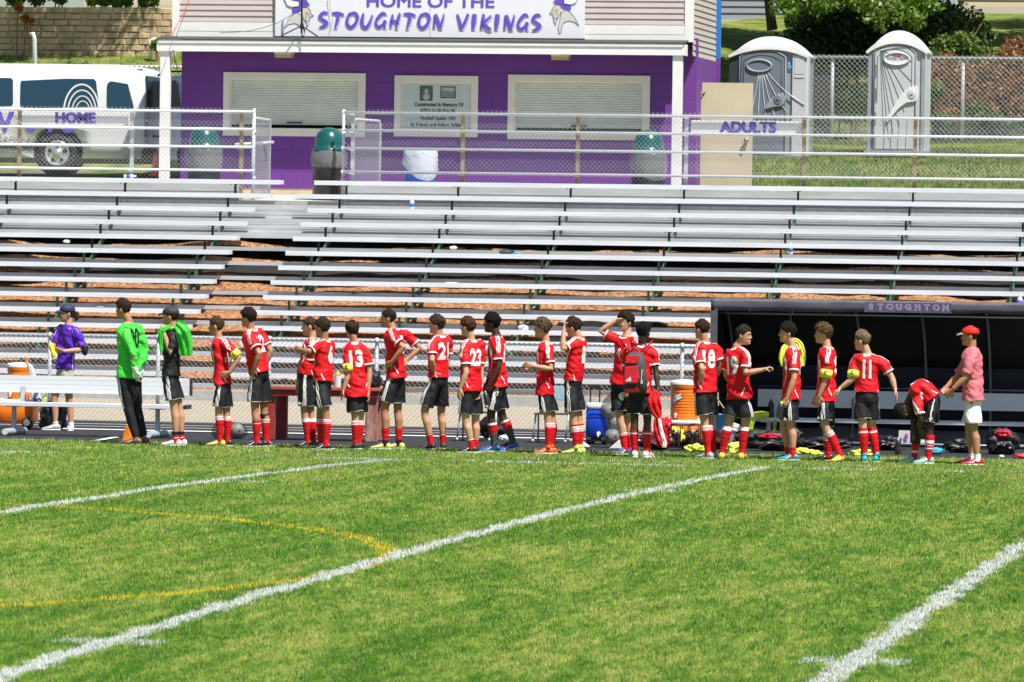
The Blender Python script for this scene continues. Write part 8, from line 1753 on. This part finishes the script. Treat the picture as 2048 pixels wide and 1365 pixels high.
for x,y,lab in((1236,889,'white folded cone lying on the track left of the backpack wearer'),(1168,893,'small white cone tip behind the lime boots')):
    Yq=71.0; w=.12 if x>1200 else .05; z1=P(x,880,Yq).z; p=P(x,y,Yq); mb=MB(); mb.prism([(p.x-w,ZT),(p.x+w*.6,ZT),(p.x+w*.7,z1),(p.x+w*.1,z1)] if w>.1 else [(p.x-w,z1-.01),(p.x+w*1.2,ZT+.02),(p.x-w*.4,ZT)],Yq,Yq+.15); o=obj('marker_cone',mb,WPL,loc=tuple(p),bevel=.01); tag(o,lab,'cone')
# orange marker by the keeper
p=P(254,888,70.1); mb=MB(); q=[P(x,y,70.1) for x,y in((256,848),(260,851),(263,868),(264,880),(260,887),(248,889),(245,884),(248,868),(252,853))]; mb.prism([(v.x,v.z) for v in q],70.05,70.2); o=obj('pop_up_marker',mb,mat('marker orange',(.85,.22,.01),.5,0,var=.15,scale=4),loc=tuple(p),bevel=.03); tag(o,'bright orange fabric marker behind the goalkeeper boots','marker')
# ball bags
NETM=mat('black netting',(.015,.016,.017),.6,0,trans=.55,bump=.6,bscale=30)
def ball(label,x,y,Y,r,z=None):
    p=P(x,y,Y); c=Vector((p.x,Y,p.z if z is None else z)); t=thing('soccer_ball',label,'ball',tuple(c-Vector((0,0,r)))); mb=MB(); mb.ell(c,r,r,r,24,16); obj('ball_skin',mb,mat('ball white',(.62,.62,.60),.4),t,smooth=True)
    mb=MB(); gr=(1+5**.5)/2
    for v in [(a*s1,b*s2,0) for a,b in((1,gr),) for s1 in(-1,1) for s2 in(-1,1)]:
        for perm in ((0,1,2),(1,2,0),(2,0,1)):
            d=Vector((v[perm[0]],v[perm[1]],v[perm[2]])).normalized(); a_,b__=frame_of(d); rr=r*.36; mb.add([c+(d*r*.965+a_*(rr*math.cos(2*math.pi*k/5))+b__*(rr*math.sin(2*math.pi*k/5))).normalized()*r*1.006 for k in range(5)]+[c+d*r*1.012],[(k,(k+1)%5,5) for k in range(5)])
    obj('ball_patch',mb,BLACK,t)
def ballbag(label,pts,rs,balls,Y):
    q=catmull([P(x,y,Y) for x,y in pts],5); rr=np.interp(np.linspace(0,1,len(q)),np.linspace(0,1,len(rs)),rs); mb=MB(); mb.tube(q,list(rr),18); me=mb.mesh('ball_bag',[NETM],smooth=True); fold(me,.02,6,6,3.3)
    o=bpy.data.objects.new('ball_bag',me); C.objects.link(o); c=Vector(q[-1]); c.z=ZT; o.location=c; v,_=arrays(me); me.vertices.foreach_set('co',(v-np.array(c,np.float32)).astype(np.float32).reshape(-1)); tag(o,label,'bag')
    for b in balls: ball(*b)
ballbag('tall black net bag of soccer balls right of the blue cooler',[(1237,787),(1226,800),(1219,822),(1226,848),(1227,872),(1224,888)],[.03,.10,.13,.14,.13,.10],[('soccer ball highest in the tall net bag',1219,822,71.6,.105),('soccer ball in the middle of the tall net bag',1230,846,71.65,.105),('soccer ball at the bottom of the tall net bag',1225,874,71.6,.105)],71.6)
ballbag('low black net bag with a soccer ball behind the short captain',[(427,874),(440,864),(458,862),(478,864),(488,876)],[.05,.12,.13,.13,.06],[('soccer ball in the low net bag behind the short captain',474,862,72.0,.10),('soccer ball at the left of the low net bag',446,864,72.05,.10)],72.0)
